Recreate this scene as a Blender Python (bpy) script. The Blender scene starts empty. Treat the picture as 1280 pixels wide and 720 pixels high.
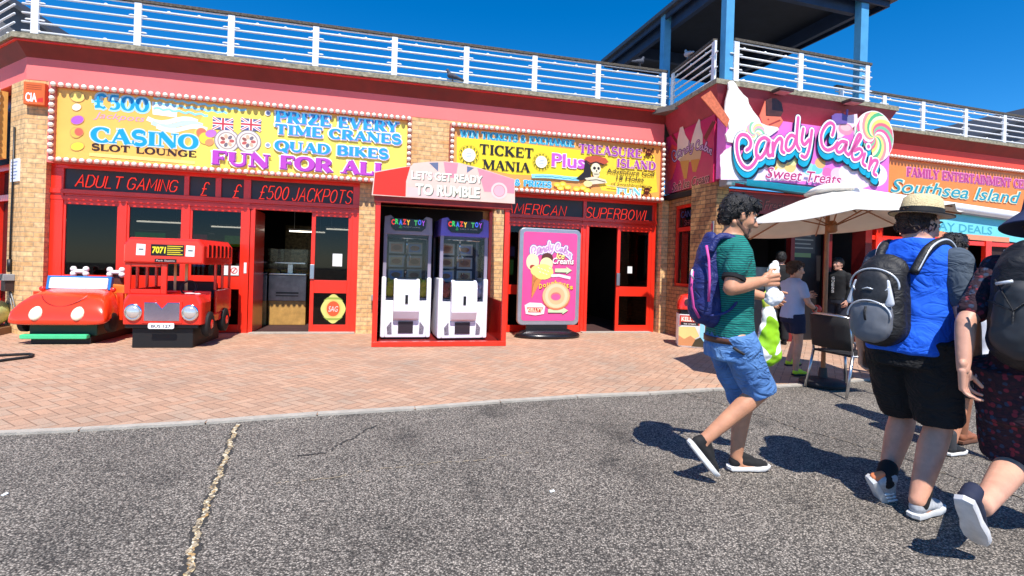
import bpy, bmesh, math, random
from mathutils import Vector, Matrix
random.seed(7)
R = math.radians
sc = bpy.context.scene
COL = sc.collection
pi = math.pi

# ------------------------------------------------------------------ camera model (photo pixels -> rays -> points on real surfaces)
F, EYE, CX, CY, ROLL = 640.0, 1.3, 640.0, 331.0, R(1.75)
CRO, SRO = math.cos(ROLL), math.sin(ROLL)
def ray(px, py):
    dx, dy = px-CX, py-CY
    return (dx*CRO+dy*SRO)/F, (dx*SRO-dy*CRO)/F
def gp(px, py, z=0.0):
    a, b = ray(px, py); Y = (z-EYE)/b
    return Vector((a*Y, Y, z))
def dp(px, py, Y):
    a, b = ray(px, py)
    return Vector((a*Y, Y, EYE+b*Y))

class Frame:
    """vertical-plane frame: x along the wall, y into the building, z up"""
    def __init__(s, p, ang):
        s.p, s.a = p, ang
        s.d = (math.cos(ang), math.sin(ang)); s.n = (math.sin(ang), -math.cos(ang))
        s.M = Matrix.Translation((p[0], p[1], 0)) @ Matrix.Rotation(ang, 4, 'Z')
    def at(s, px, py, y=0.0):
        a, b = ray(px, py); qx, qy = s.p[0]-s.n[0]*y, s.p[1]-s.n[1]*y
        Y = (qx*s.n[0]+qy*s.n[1])/(a*s.n[0]+s.n[1]); X = a*Y
        return (X-s.p[0])*s.d[0]+(Y-s.p[1])*s.d[1], EYE+b*Y
    def w(s, u, y, z): return s.M @ Vector((u, y, z))
WORLD = Frame((0, 0), 0)
FL = Frame((2.956, 10.366), R(13.9))          # arcade front
FR = Frame((3.468, 8.773), R(16.5))           # sweet shop front and the arcade beyond it
FS = Frame((3.15, 10.41), math.atan2(8.773-10.41, 3.468-3.15))   # side wall of the sweet shop

# ------------------------------------------------------------------ materials
def C(r, g, b):
    f = lambda v: (v/255/12.92 if v/255 <= .04045 else ((v/255+.055)/1.055)**2.4)
    return (f(r), f(g), f(b))
MATS = {}
def mat(name, col, rough=.5, metal=0.0, var=.12, scale=6.0, bump=0.0, bscale=60.0, coat=0.0, spec=None, emit=None, dirt=0.0, trans=None):
    if name in MATS: return MATS[name]
    m = bpy.data.materials.new(name); m.use_nodes = True
    nt = m.node_tree; b = nt.nodes['Principled BSDF']; N = nt.nodes.new; L = nt.links.new
    b.inputs['Roughness'].default_value = rough; b.inputs['Metallic'].default_value = metal
    if coat: b.inputs['Coat Weight'].default_value = coat; b.inputs['Coat Roughness'].default_value = .08
    if spec is not None: b.inputs['Specular IOR Level'].default_value = spec
    tc = N('ShaderNodeTexCoord')
    n = N('ShaderNodeTexNoise'); n.inputs['Scale'].default_value = scale; n.inputs['Detail'].default_value = 5; n.inputs['Roughness'].default_value = .62
    L(tc.outputs['Object'], n.inputs['Vector'])
    r = N('ShaderNodeValToRGB'); r.color_ramp.elements[0].position = .3; r.color_ramp.elements[1].position = .72
    r.color_ramp.elements[0].color = (*[max(0, c*(1-var)) for c in col], 1); r.color_ramp.elements[1].color = (*[min(1, c*(1+var*.7)) for c in col], 1)
    L(n.outputs['Fac'], r.inputs['Fac']); out = r.outputs['Color']
    if dirt:
        n2 = N('ShaderNodeTexNoise'); n2.inputs['Scale'].default_value = 2.3; n2.inputs['Detail'].default_value = 9; n2.inputs['Roughness'].default_value = .75
        L(tc.outputs['Object'], n2.inputs['Vector'])
        r2 = N('ShaderNodeValToRGB'); r2.color_ramp.elements[0].position = .56; r2.color_ramp.elements[1].position = .74
        r2.color_ramp.elements[0].color = (0, 0, 0, 1); r2.color_ramp.elements[1].color = (dirt, dirt, dirt, 1)
        L(n2.outputs['Fac'], r2.inputs['Fac'])
        mx = N('ShaderNodeMix'); mx.data_type = 'RGBA'; L(r2.outputs['Color'], mx.inputs[0]); L(out, mx.inputs[6])
        mx.inputs[7].default_value = (col[0]*.4+.05, col[1]*.4+.045, col[2]*.4+.035, 1); out = mx.outputs[2]
    L(out, b.inputs['Base Color'])
    if bump:
        nb = N('ShaderNodeTexNoise'); nb.inputs['Scale'].default_value = bscale; nb.inputs['Detail'].default_value = 4
        L(tc.outputs['Object'], nb.inputs['Vector'])
        bp = N('ShaderNodeBump'); bp.inputs['Strength'].default_value = bump; bp.inputs['Distance'].default_value = .02
        L(nb.outputs['Fac'], bp.inputs['Height']); L(bp.outputs['Normal'], b.inputs['Normal'])
    if emit:
        b.inputs['Emission Color'].default_value = (*col, 1); b.inputs['Emission Strength'].default_value = emit
    if trans:
        b.inputs['Transmission Weight'].default_value = trans
    MATS[name] = m
    return m
def paint(r, g, b, rough=.45):
    return mat('print_%d_%d_%d' % (r, g, b), C(r, g, b), rough, var=.05, scale=9)
def node_mat(name):
    m = bpy.data.materials.new(name); m.use_nodes = True; MATS[name] = m
    nt = m.node_tree
    return m, nt, nt.nodes['Principled BSDF'], nt.nodes.new, nt.links.new
def glass(name, tint=.5, rough=.02, refl=1.0, ior=1.4):
    m, nt, b, N, L = node_mat(name)
    nt.nodes.remove(b); o = nt.nodes['Material Output']
    t = N('ShaderNodeBsdfTransparent'); t.inputs[0].default_value = (tint, tint*1.02, tint*1.03, 1)
    g = N('ShaderNodeBsdfGlossy'); g.inputs['Roughness'].default_value = rough; g.inputs[0].default_value = (refl, refl, refl, 1)
    f = N('ShaderNodeFresnel'); f.inputs[0].default_value = ior
    x = N('ShaderNodeMixShader'); L(f.outputs[0], x.inputs[0]); L(t.outputs[0], x.inputs[1]); L(g.outputs[0], x.inputs[2]); L(x.outputs[0], o.inputs[0])
    return m
def add_crease(m, k=.6, scale=6.5, weave=0):
    nt = m.node_tree; b = nt.nodes['Principled BSDF']; N = nt.nodes.new; L = nt.links.new
    tc = N('ShaderNodeTexCoord'); mp = N('ShaderNodeMapping'); mp.inputs['Scale'].default_value = (1, 1, 1.7); mp.inputs['Rotation'].default_value = (.5, .3, .2); L(tc.outputs['Object'], mp.inputs[0])
    n = N('ShaderNodeTexNoise'); n.inputs['Scale'].default_value = scale; n.inputs['Detail'].default_value = 3; n.inputs['Distortion'].default_value = 1.4; L(mp.outputs[0], n.inputs['Vector'])
    a = N('ShaderNodeMath'); a.operation = 'SUBTRACT'; a.inputs[1].default_value = .5; L(n.outputs['Fac'], a.inputs[0]); c = N('ShaderNodeMath'); c.operation = 'ABSOLUTE'; L(a.outputs[0], c.inputs[0])
    bp = N('ShaderNodeBump'); bp.inputs['Strength'].default_value = k; bp.inputs['Distance'].default_value = .06; L(c.outputs[0], bp.inputs['Height'])
    old = b.inputs['Normal'].links[0].from_socket if b.inputs['Normal'].links else None
    if old: L(old, bp.inputs['Normal'])
    L(bp.outputs['Normal'], b.inputs['Normal']); return m
GLASS = glass('window_glass', .34, ior=1.36)
CLEAR = glass('clear_glass', .9, ior=1.3)

def brick_mat(name, cols, mortar, bw=.225, rh=.075, ms=.007, bump=.5, axis='wall'):
    m, nt, b, N, L = node_mat(name)
    tc = N('ShaderNodeTexCoord'); sp = N('ShaderNodeSeparateXYZ'); L(tc.outputs['Object'], sp.inputs[0])
    ad = N('ShaderNodeMath'); ad.operation = 'ADD'; L(sp.outputs[0], ad.inputs[0]); L(sp.outputs[1], ad.inputs[1])
    cb = N('ShaderNodeCombineXYZ'); L(ad.outputs[0], cb.inputs[0]); L(sp.outputs[2], cb.inputs[1])
    br = N('ShaderNodeTexBrick'); L(cb.outputs[0], br.inputs['Vector'])
    br.inputs['Scale'].default_value = 1; br.inputs['Brick Width'].default_value = bw; br.inputs['Row Height'].default_value = rh
    br.inputs['Mortar Size'].default_value = ms; br.inputs['Mortar Smooth'].default_value = .2; br.inputs['Bias'].default_value = 0
    br.inputs['Color1'].default_value = (*cols[0], 1); br.inputs['Color2'].default_value = (*cols[1], 1); br.inputs['Mortar'].default_value = (*mortar, 1)
    n = N('ShaderNodeTexNoise'); n.inputs['Scale'].default_value = 14; n.inputs['Detail'].default_value = 6; L(tc.outputs['Object'], n.inputs['Vector'])
    r = N('ShaderNodeValToRGB'); r.color_ramp.elements[0].color = (.62, .62, .62, 1); r.color_ramp.elements[1].color = (1.15, 1.12, 1.1, 1)
    r.color_ramp.elements[0].position = .3; r.color_ramp.elements[1].position = .7
    L(n.outputs['Fac'], r.inputs['Fac'])
    mx = N('ShaderNodeMix'); mx.data_type = 'RGBA'; mx.blend_type = 'MULTIPLY'; mx.inputs[0].default_value = 1
    L(br.outputs['Color'], mx.inputs[6]); L(r.outputs['Color'], mx.inputs[7]); L(mx.outputs[2], b.inputs['Base Color'])
    b.inputs['Roughness'].default_value = .85
    bp = N('ShaderNodeBump'); bp.inputs['Strength'].default_value = bump; bp.inputs['Distance'].default_value = .01; bp.invert = True
    L(br.outputs['Fac'], bp.inputs['Height']); L(bp.outputs['Normal'], b.inputs['Normal'])
    return m

# ------------------------------------------------------------------ mesh builder
WM = {}                                   # world matrix of every object we link (parents included)
def wm(o): return WM[o.name] if o else Matrix.Identity(4)
class MB:
    def __init__(s, frame=WORLD): s.v, s.f, s.mi, s.F, s.m, s.T = [], [], [], frame, 0, Matrix.Identity(4)
    def add(s, vs, fs):
        o = len(s.v)
        for p in vs: s.v.append(s.T @ Vector(p))
        for q in fs: s.f.append([o+i for i in q]); s.mi.append(s.m)
        return s
    def box(s, x0, x1, y0, y1, z0, z1):
        if x0 > x1: x0, x1 = x1, x0
        if y0 > y1: y0, y1 = y1, y0
        if z0 > z1: z0, z1 = z1, z0
        return s.add([(x0,y0,z0),(x1,y0,z0),(x1,y1,z0),(x0,y1,z0),(x0,y0,z1),(x1,y0,z1),(x1,y1,z1),(x0,y1,z1)],
                     [(3,2,1,0),(4,5,6,7),(0,1,5,4),(1,2,6,5),(2,3,7,6),(3,0,4,7)])
    def poly(s, pts): return s.add(pts, [tuple(range(len(pts)))])
    def prism(s, pts, y0, y1):
        """outline in (x, z) pushed from y0 (front) to y1 (back)"""
        n = len(pts); ar = sum(pts[i][0]*pts[(i+1)%n][1]-pts[(i+1)%n][0]*pts[i][1] for i in range(n))
        if ar < 0: pts = pts[::-1]
        vs = [(x, y0, z) for x, z in pts]+[(x, y1, z) for x, z in pts]
        return s.add(vs, [tuple(range(n)), tuple(range(2*n-1, n-1, -1))]+[(i, n+i, n+(i+1)%n, (i+1)%n) for i in range(n)])
    def slab(s, pts, z0, z1):
        n = len(pts); ar = sum(pts[i][0]*pts[(i+1)%n][1]-pts[(i+1)%n][0]*pts[i][1] for i in range(n))
        if ar < 0: pts = pts[::-1]
        vs = [(x, y, z0) for x, y in pts]+[(x, y, z1) for x, y in pts]
        return s.add(vs, [tuple(range(n-1, -1, -1)), tuple(range(n, 2*n))]+[(i, (i+1)%n, n+(i+1)%n, n+i) for i in range(n)])
    def rings(s, rs, caps=True, closed=True):
        """loft: list of equal-length rings of points"""
        n = len(rs[0]); vs = [p for r in rs for p in r]; fs = []
        for k in range(len(rs)-1):
            for i in range(n if closed else n-1):
                j = (i+1) % n; fs.append((k*n+i, k*n+j, (k+1)*n+j, (k+1)*n+i))
        if caps: fs.append(tuple(range(n-1, -1, -1))); fs.append(tuple(range((len(rs)-1)*n, len(rs)*n)))
        return s.add(vs, fs)
    def tube(s, path, r, n=8, caps=True):
        path = [Vector(p) for p in path]; rs = r if isinstance(r, (list, tuple)) else [r]*len(path)
        out = []; up = None
        for i, p in enumerate(path):
            t = (path[min(i+1, len(path)-1)]-path[max(i-1, 0)])
            t = t.normalized() if t.length > 1e-9 else Vector((0, 0, 1))
            if up is None: up = t.orthogonal().normalized()
            up = (up-t*up.dot(t)); up = up.normalized() if up.length > 1e-6 else t.orthogonal().normalized()
            b = t.cross(up)
            out.append([p+(up*math.cos(2*pi*k/n)+b*math.sin(2*pi*k/n))*rs[i] for k in range(n)])
        return s.rings(out, caps)
    def cap(s, p0, p1, r0, r1, n=14, fl=None):
        """tapered capsule; fl=(direction, factor) flattens it"""
        p0, p1 = Vector(p0), Vector(p1); t = (p1-p0); L = t.length
        t = t.normalized() if L > 1e-6 else Vector((0, 0, 1)); up = t.orthogonal().normalized()
        if fl:
            d = Vector(fl[0]); d = d-t*d.dot(t)
            if d.length > 1e-4: up = d.normalized()
        b = t.cross(up); k = fl[1] if fl else 1.0; out = []
        for i in range(1, 6): a = -pi/2+i*pi/2/5; out.append((p0+t*(r0*math.sin(a)), r0*math.cos(a)))
        for i in range(0, 5): a = i*pi/2/5; out.append((p1+t*(r1*math.sin(a)), r1*math.cos(a)))
        return s.rings([[c+(up*math.cos(2*pi*j/n)*k+b*math.sin(2*pi*j/n))*rr for j in range(n)] for c, rr in out])
    def ell(s, c, rx, ry, rz, rot=None, nu=16, nv=10):
        c = Vector(c); M = rot if rot else Matrix.Identity(3); out = []
        for i in range(1, nv):
            a = -pi/2+pi*i/nv
            out.append([c+M @ Vector((rx*math.cos(a)*math.cos(2*pi*j/nu), ry*math.cos(a)*math.sin(2*pi*j/nu), rz*math.sin(a))) for j in range(nu)])
        return s.rings(out)
    def lathe(s, prof, c=(0, 0, 0), n=20):
        c = Vector(c)
        return s.rings([[c+Vector((r*math.cos(2*pi*j/n), r*math.sin(2*pi*j/n), z)) for j in range(n)] for r, z in prof])
    def cyl(s, p0, p1, r, n=12): return s.tube([p0, p1], r, n)
    def rbox(s, x0, x1, y0, y1, z0, z1, r=.02, seg=4):
        """box with rounded vertical (x-z outline) corners"""
        r = min(r, (x1-x0)/2.01, (z1-z0)/2.01); pts = []
        for cx, cz, a0 in ((x1-r, z1-r, 0), (x0+r, z1-r, 90), (x0+r, z0+r, 180), (x1-r, z0+r, 270)):
            for k in range(seg+1): a = R(a0+90*k/seg); pts.append((cx+r*math.cos(a), cz+r*math.sin(a)))
        return s.prism(pts, y0, y1)
    def mesh(s, name, parent=None):
        K = wm(parent).inverted() @ s.F.M
        me = bpy.data.meshes.new(name); me.from_pydata([K @ p for p in s.v], [], s.f)
        return me
    def build(s, name, mats, parent=None, smooth=False, bevel=0, seg=2, kind=None, label=None):
        me = s.mesh(name, parent)
        for m in (mats if isinstance(mats, (list, tuple)) else [mats]): me.materials.append(m)
        me.polygons.foreach_set('material_index', s.mi)
        if smooth:
            me.polygons.foreach_set('use_smooth', [True]*len(me.polygons))
            if smooth is not True: me.set_sharp_from_angle(angle=R(smooth))
        o = bpy.data.objects.new(name, me); COL.objects.link(o)
        if parent: o.parent = parent
        WM[o.name] = wm(parent).copy()
        if bevel:
            b = o.modifiers.new('bevel', 'BEVEL'); b.width = bevel; b.segments = seg; b.limit_method = 'ANGLE'; b.angle_limit = R(40)
            b.harden_normals = False
        if kind: o['kind'] = kind
        if label: o['label'] = label
        return o
def tag(o, label, cat, group=None):
    o['label'] = label; o['category'] = cat
    if group: o['group'] = group
    return o
def thing(name, label, cat, frame=WORLD, at=(0, 0, 0), rz=0, group=None):
    o = bpy.data.objects.new(name, None); COL.objects.link(o); o.empty_display_size = .1
    o.location = frame.w(*at); o.rotation_euler = (0, 0, frame.a+rz)
    WM[o.name] = Matrix.Translation(o.location) @ Matrix.Rotation(frame.a+rz, 4, 'Z')
    return tag(o, label, cat, group)
def inst(src, loc, parent=None, rot=None):
    """copy of a part (shares mesh data), placed in its parent's space"""
    c = src.copy(); COL.objects.link(c); c.parent = parent or src.parent; c.location = loc
    if rot: c.rotation_euler = rot
    return c
def local(frame_thing):        # a frame whose origin is the thing itself
    f = Frame((0, 0), 0); f.M = wm(frame_thing).copy(); return f
def bake(o, mods):
    """apply a list of (type, settings) modifiers by evaluation"""
    for t, st in mods:
        m = o.modifiers.new(t, t)
        for k, v in st.items(): setattr(m, k, v)
    dg = bpy.context.evaluated_depsgraph_get(); dg.update()
    me = bpy.data.meshes.new_from_object(o.evaluated_get(dg)); old = o.data
    o.modifiers.clear(); o.data = me; me.name = old.name; bpy.data.meshes.remove(old)
    me.polygons.foreach_set('use_smooth', [True]*len(me.polygons))
    return o
def blob(mb, name, m, parent=None, voxel=.01, smooth=4, fac=.5, folds=0, fscale=.12, kind=None):
    """union of closed pieces grown into one skin"""
    o = mb.build(name, m, parent)
    mods = [('REMESH', dict(mode='VOXEL', voxel_size=voxel)), ('SMOOTH', dict(factor=fac, iterations=smooth))]
    if folds:
        t = bpy.data.textures.get('folds%.3f' % fscale) or bpy.data.textures.new('folds%.3f' % fscale, 'CLOUDS'); t.noise_scale = fscale; t.noise_depth = 1
        mods.append(('DISPLACE', dict(texture=t, strength=folds, mid_level=.5, texture_coords='LOCAL')))
        mods.append(('SMOOTH', dict(factor=.5, iterations=2)))
    bake(o, mods)
    if isinstance(m, (list, tuple)): pass
    return o

# ------------------------------------------------------------------ flat artwork and lettering on a sign face
def arc(cx, cy, rx, ry, a0, a1, n=14): return [(cx+rx*math.cos(R(a0+(a1-a0)*i/n)), cy+ry*math.sin(R(a0+(a1-a0)*i/n))) for i in range(n+1)]
T_, t_ = .2, .075
def S_(w, st, se=()): return (w, st, se)
GL = {
 'A': S_(.86, [([(.1,0),(.41,1)], .08), ([(.4,1),(.74,0)], .2), ([(.2,.34),(.6,.34)], .07)], [(.1,0),(.74,0)]),
 'B': S_(.76, [([(.17,0),(.17,1)], .2), (arc(.38,.76,.24,.22,90,-90), 0), (arc(.38,.27,.28,.25,90,-90), 0), ([(.1,.98),(.38,.98)], .075), ([(.1,.52),(.38,.52)], .07), ([(.1,.03),(.38,.03)], .075)], []),
 'C': S_(.8, [(arc(.43,.5,.34,.47,45,318,22), 0), ([(.69,.66),(.69,.98)], .07)], []),
 'D': S_(.86, [([(.17,0),(.17,1)], .2), (arc(.36,.5,.38,.47,90,-90,18), 0), ([(.06,.97),(.36,.97)], .075), ([(.06,.03),(.36,.03)], .075)], []),
 'E': S_(.74, [([(.17,0),(.17,1)], .2), ([(.06,.96),(.66,.96)], .08), ([(.06,.04),(.68,.04)], .08), ([(.17,.5),(.5,.5)], .08), ([(.64,.99),(.64,.74)], .07), ([(.66,.01),(.66,.27)], .07), ([(.5,.62),(.5,.38)], .06)], []),
 'F': S_(.7, [([(.17,0),(.17,1)], .2), ([(.06,.96),(.64,.96)], .08), ([(.17,.5),(.48,.5)], .08), ([(.62,.99),(.62,.72)], .07), ([(.48,.63),(.48,.37)], .06)], [(.17,0)]),
 'G': S_(.86, [(arc(.43,.5,.34,.47,45,325,22), 0), ([(.69,.66),(.69,.98)], .07), ([(.68,.04),(.68,.45)], .18), ([(.5,.45),(.82,.45)], .07)], []),
 'H': S_(.92, [([(.17,0),(.17,1)], .2), ([(.73,0),(.73,1)], .2), ([(.17,.5),(.73,.5)], .08)], [(.17,0),(.17,1),(.73,0),(.73,1)]),
 'I': S_(.42, [([(.2,0),(.2,1)], .2)], [(.2,0),(.2,1)]),
 'J': S_(.56, [([(.36,1),(.36,.25)], .2), (arc(.2,.22,.16,.2,0,-190,10), 0)], [(.36,1)]),
 'K': S_(.88, [([(.17,0),(.17,1)], .2), ([(.24,.45),(.66,.98)], .08), ([(.32,.56),(.72,.02)], .2)], [(.17,0),(.17,1),(.66,1),(.72,0)]),
 'L': S_(.72, [([(.17,0),(.17,1)], .2), ([(.06,.04),(.66,.04)], .08), ([(.64,.01),(.64,.3)], .07)], [(.17,1)]),
 'M': S_(1.1, [([(.14,0),(.14,1)], .08), ([(.14,1),(.52,.08)], .2), ([(.52,.08),(.86,1)], .08), ([(.9,0),(.9,1)], .2)], [(.14,0),(.9,0),(.12,1),(.9,1)]),
 'N': S_(.95, [([(.15,0),(.15,1)], .08), ([(.15,1),(.76,.02)], .21), ([(.78,0),(.78,1)], .08)], [(.15,0),(.13,1),(.78,1)]),
 'O': S_(.9, [(arc(.43,.5,.34,.47,0,360,26), 0)], []),
 'P': S_(.74, [([(.17,0),(.17,1)], .2), (arc(.36,.73,.28,.24,90,-90), 0), ([(.06,.97),(.36,.97)], .075), ([(.17,.49),(.36,.49)], .07)], [(.17,0)]),
 'Q': S_(.9, [(arc(.43,.5,.34,.47,0,360,26), 0), ([(.46,.22),(.6,-.05),(.8,-.14)], .14)], []),
 'R': S_(.84, [([(.17,0),(.17,1)], .2), (arc(.36,.74,.27,.23,90,-90), 0), ([(.06,.97),(.36,.97)], .075), ([(.17,.51),(.36,.51)], .07), ([(.4,.5),(.68,.03)], .2)], [(.17,0),(.7,0)]),
 'S': S_(.7, [(arc(.35,.73,.23,.24,40,250,14)+arc(.36,.26,.25,.24,95,-140,16)[1:], -1), ([(.57,.7),(.57,.98)], .07), ([(.1,.02),(.1,.3)], .07)], []),
 'T': S_(.8, [([(.38,0),(.38,1)], .2), ([(.03,.96),(.73,.96)], .08), ([(.05,.99),(.05,.7)], .07), ([(.71,.99),(.71,.7)], .07)], [(.38,0)]),
 'U': S_(.9, [([(.17,1),(.17,.3)], .2), (arc(.44,.3,.27,.27,180,360,14), .1), ([(.71,.3),(.71,1)], .09)], [(.17,1),(.71,1)]),
 'V': S_(.86, [([(.12,1),(.42,0)], .2), ([(.42,0),(.72,1)], .08)], [(.12,1),(.72,1)]),
 'W': S_(1.2, [([(.12,1),(.36,0)], .19), ([(.36,0),(.58,.95)], .08), ([(.58,.95),(.8,0)], .19), ([(.8,0),(1.04,1)], .08)], [(.12,1),(1.04,1)]),
 'X': S_(.86, [([(.12,1),(.72,0)], .2), ([(.12,0),(.7,1)], .08)], [(.12,1),(.72,0),(.12,0),(.7,1)]),
 'Y': S_(.84, [([(.1,1),(.4,.45)], .2), ([(.4,.45),(.7,1)], .08), ([(.4,0),(.4,.5)], .2)], [(.1,1),(.7,1),(.4,0)]),
 'Z': S_(.76, [([(.1,.96),(.66,.96)], .08), ([(.62,.98),(.1,.03)], .2), ([(.08,.04),(.68,.04)], .08), ([(.1,.99),(.1,.74)], .07), ([(.66,.01),(.66,.27)], .07)], []),
 '&': S_(.9, [(arc(.36,.76,.18,.21,-40,220,14)+[(.7,.05)], .14), (arc(.34,.27,.26,.25,100,330,14)+[(.74,.5)], .12)], []),
 '£': S_(.76, [(arc(.46,.72,.2,.25,20,180,12)+[(.28,.4),(.3,.2),(.16,.06)], .17), ([(.08,.46),(.54,.46)], .09), ([(.1,.06),(.4,.1),(.56,.03),(.66,.14)], .12)], []),
 '0': S_(.78, [(arc(.37,.5,.28,.47,0,360,24), 0)], []),
 '5': S_(.72, [([(.2,.96),(.6,.96)], .13), ([(.2,.97),(.16,.56)], .09), (arc(.32,.3,.27,.29,130,-130,16), 0)], []),
 "'": S_(.26, [([(.12,1),(.1,.72)], .12)], []), '.': S_(.28, [([(.12,.0),(.12,.14)], .14)], []), ' ': S_(.42, [], []),
}
class Art:
    """prints on a sign face that lies at y=face of a frame; every layer sits a hair in front of the one below"""
    def __init__(s, frame, face): s.mb, s.y, s.k, s.cols = MB(frame), face, 0, []
    def c(s, m):
        if isinstance(m, tuple): m = paint(*m)
        if m not in s.cols: s.cols.append(m)
        s.mb.m = s.cols.index(m)
    def layer(s, d=.0008): s.y -= d*.13
    def poly(s, pts, m, up=True):
        s.c(m)
        if up: s.layer()
        n = len(pts); ar = sum(pts[i][0]*pts[(i+1)%n][1]-pts[(i+1)%n][0]*pts[i][1] for i in range(n))
        if ar < 0: pts = pts[::-1]
        s.mb.poly([(x, s.y, z) for x, z in pts])
    def disc(s, x, z, rx, rz, m, rot=0, n=22):
        c_, s_ = math.cos(R(rot)), math.sin(R(rot))
        s.poly([(x+rx*math.cos(2*pi*i/n)*c_-rz*math.sin(2*pi*i/n)*s_, z+rx*math.cos(2*pi*i/n)*s_+rz*math.sin(2*pi*i/n)*c_) for i in range(n)], m)
    def ring(s, x, z, r0, r1, m, n=28, a0=0, a1=360):
        s.c(m); s.layer(); st = max(3, int(n*(a1-a0)/360))
        A = [R(a0+(a1-a0)*i/st) for i in range(st+1)]
        for i in range(st):
            s.mb.poly([(x+r*math.cos(a), s.y, z+r*math.sin(a)) for r, a in ((r0, A[i]), (r1, A[i]), (r1, A[i+1]), (r0, A[i+1]))])
    def stroke(s, pts, w, m, nib=None, tw=0, closed=False, round=False):
        """ribbon along pts; nib=(thick,thin) makes upright runs thick and flat runs thin"""
        s.c(m); s.layer(.0003); n = len(pts)
        if n < 2: return
        Lp, Rp = [], []
        for i in range(n):
            a, b = pts[max(i-1, 0)], pts[min(i+1, n-1)]
            if closed and i in (0, n-1): a, b = pts[n-2], pts[1]
            dx, dz = b[0]-a[0], b[1]-a[1]; l = math.hypot(dx, dz) or 1; dx /= l; dz /= l
            hw = w/2
            if nib: hw = (nib[1]+(nib[0]-nib[1])*abs(dz)**1.4)/2+tw
            elif tw: hw += tw
            Lp.append((pts[i][0]-dz*hw, pts[i][1]+dx*hw)); Rp.append((pts[i][0]+dz*hw, pts[i][1]-dx*hw))
        for i in range(n-1):
            s.mb.poly([(x, s.y, z) for x, z in (Rp[i], Rp[i+1], Lp[i+1], Lp[i])])
        if round:
            for q in (pts[0], pts[-1]):
                s.layer(.0003); s.mb.poly([(q[0]+w/2*math.cos(2*pi*i/12), s.y, q[1]+w/2*math.sin(2*pi*i/12)) for i in range(12)])
    def serif(s, txt, u0, z0, u1, h, m, halo=None, hw=.12, slope=0.0, bold=1.0, lift=0, shadow=None):
        """stroke-built serif capitals fitted into width u1-u0, cap height h"""
        adv = sum(GL[c][0] for c in txt); sx = (u1-u0)/max(adv-.08, .1)
        def run(mm, extra, dx=0, dz=0):
            x = 0; h0 = s.y
            for c in txt:
                w, st, se = GL[c]
                def P(p): return (u0+(x+p[0])*sx+dx, z0+p[1]*h+slope*(x+p[0])*sx+dz)
                for pts, wd in st:
                    q = [P(p) for p in pts]; cl = len(pts) > 20 and abs(pts[0][0]-pts[-1][0]) < .01 and abs(pts[0][1]-pts[-1][1]) < .01
                    k = (sx+h)/2*bold
                    if wd == 0: s.stroke(q, 0, mm, nib=(.21*k, .085*k), tw=extra, closed=cl)
                    elif wd == -1: s.stroke(q, .15*k, mm, tw=extra)
                    else: s.stroke(q, wd*k, mm, tw=extra)
                    if extra and len(q) == 2:      # close halo ends
                        s.stroke([(q[0][0]+(q[0][0]-q[1][0])*.0, q[0][1]-extra), (q[0][0], q[0][1]+extra)], wd*k, mm, tw=extra)
                for ex, ez in se:
                    a = P((ex-.17, ez-.04 if ez else .04)); b = P((ex+.17, ez-.04 if ez else .04))
                    s.stroke([a, b], .08*h, mm, tw=extra)
                x += w
        if halo: run(halo, hw*h)
        if shadow: run(shadow, .0, .07*h, -.07*h)
        run(m, 0)
        s.layer(.0006)
    def font(s, txt, u0, z0, u1, h, m, shear=0.0, bold=0.0, slope=0.0, halo=None, hw=.08, shadow=None, sd=(.08, -.08)):
        """built-in sans face fitted to a box, baseline z0, cap height h"""
        def one(mm, off, dx=0, dz=0):
            cu = bpy.data.curves.new('t', 'FONT'); cu.body = txt; cu.size = 1; cu.offset = off; cu.shear = shear; cu.resolution_u = 3; cu.fill_mode = 'FRONT'
            o = bpy.data.objects.new('t', cu); COL.objects.link(o)
            dg = bpy.context.evaluated_depsgraph_get(); me = bpy.data.meshes.new_from_object(o.evaluated_get(dg))
            xs = [v.co.x for v in me.vertices]; x0, x1 = min(xs), max(xs)
            k = (u1-u0)/(x1-x0); kz = h/.72
            s.c(mm); s.layer(.0008)
            vs = [(u0+(v.co.x-x0)*k+dx, s.y, z0+v.co.y*kz+slope*(v.co.x-x0)*k+dz) for v in me.vertices]
            fs = []
            for p in me.polygons:
                q = list(p.vertices); a, b, c = [vs[i] for i in q[:3]]
                cr = sum(vs[q[i]][0]*vs[q[(i+1) % len(q)]][2]-vs[q[(i+1) % len(q)]][0]*vs[q[i]][2] for i in range(len(q)))
                fs.append(tuple(q if cr > 0 else q[::-1]))
            s.mb.add(vs, fs)
            bpy.data.objects.remove(o); bpy.data.curves.remove(cu); bpy.data.meshes.remove(me)
        if halo: one(halo, bold+hw)
        if shadow: one(shadow, bold, sd[0]*h, sd[1]*h)
        one(m, bold)
    def build(s, name, parent, label=None): return s.mb.build(name, s.cols, parent, label=label)
def box_of(frame, y, p_bl, p_br, p_tl):
    """photo pixels of a text line's lower left, lower right and upper left -> (u0, z0, u1, h) on a wall plane, line level"""
    a, b, t = frame.at(*p_bl, y), frame.at(*p_br, y), frame.at(*p_tl, y)
    return a[0], (a[1]+b[1])/2, b[0], t[1]-a[1]
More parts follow.
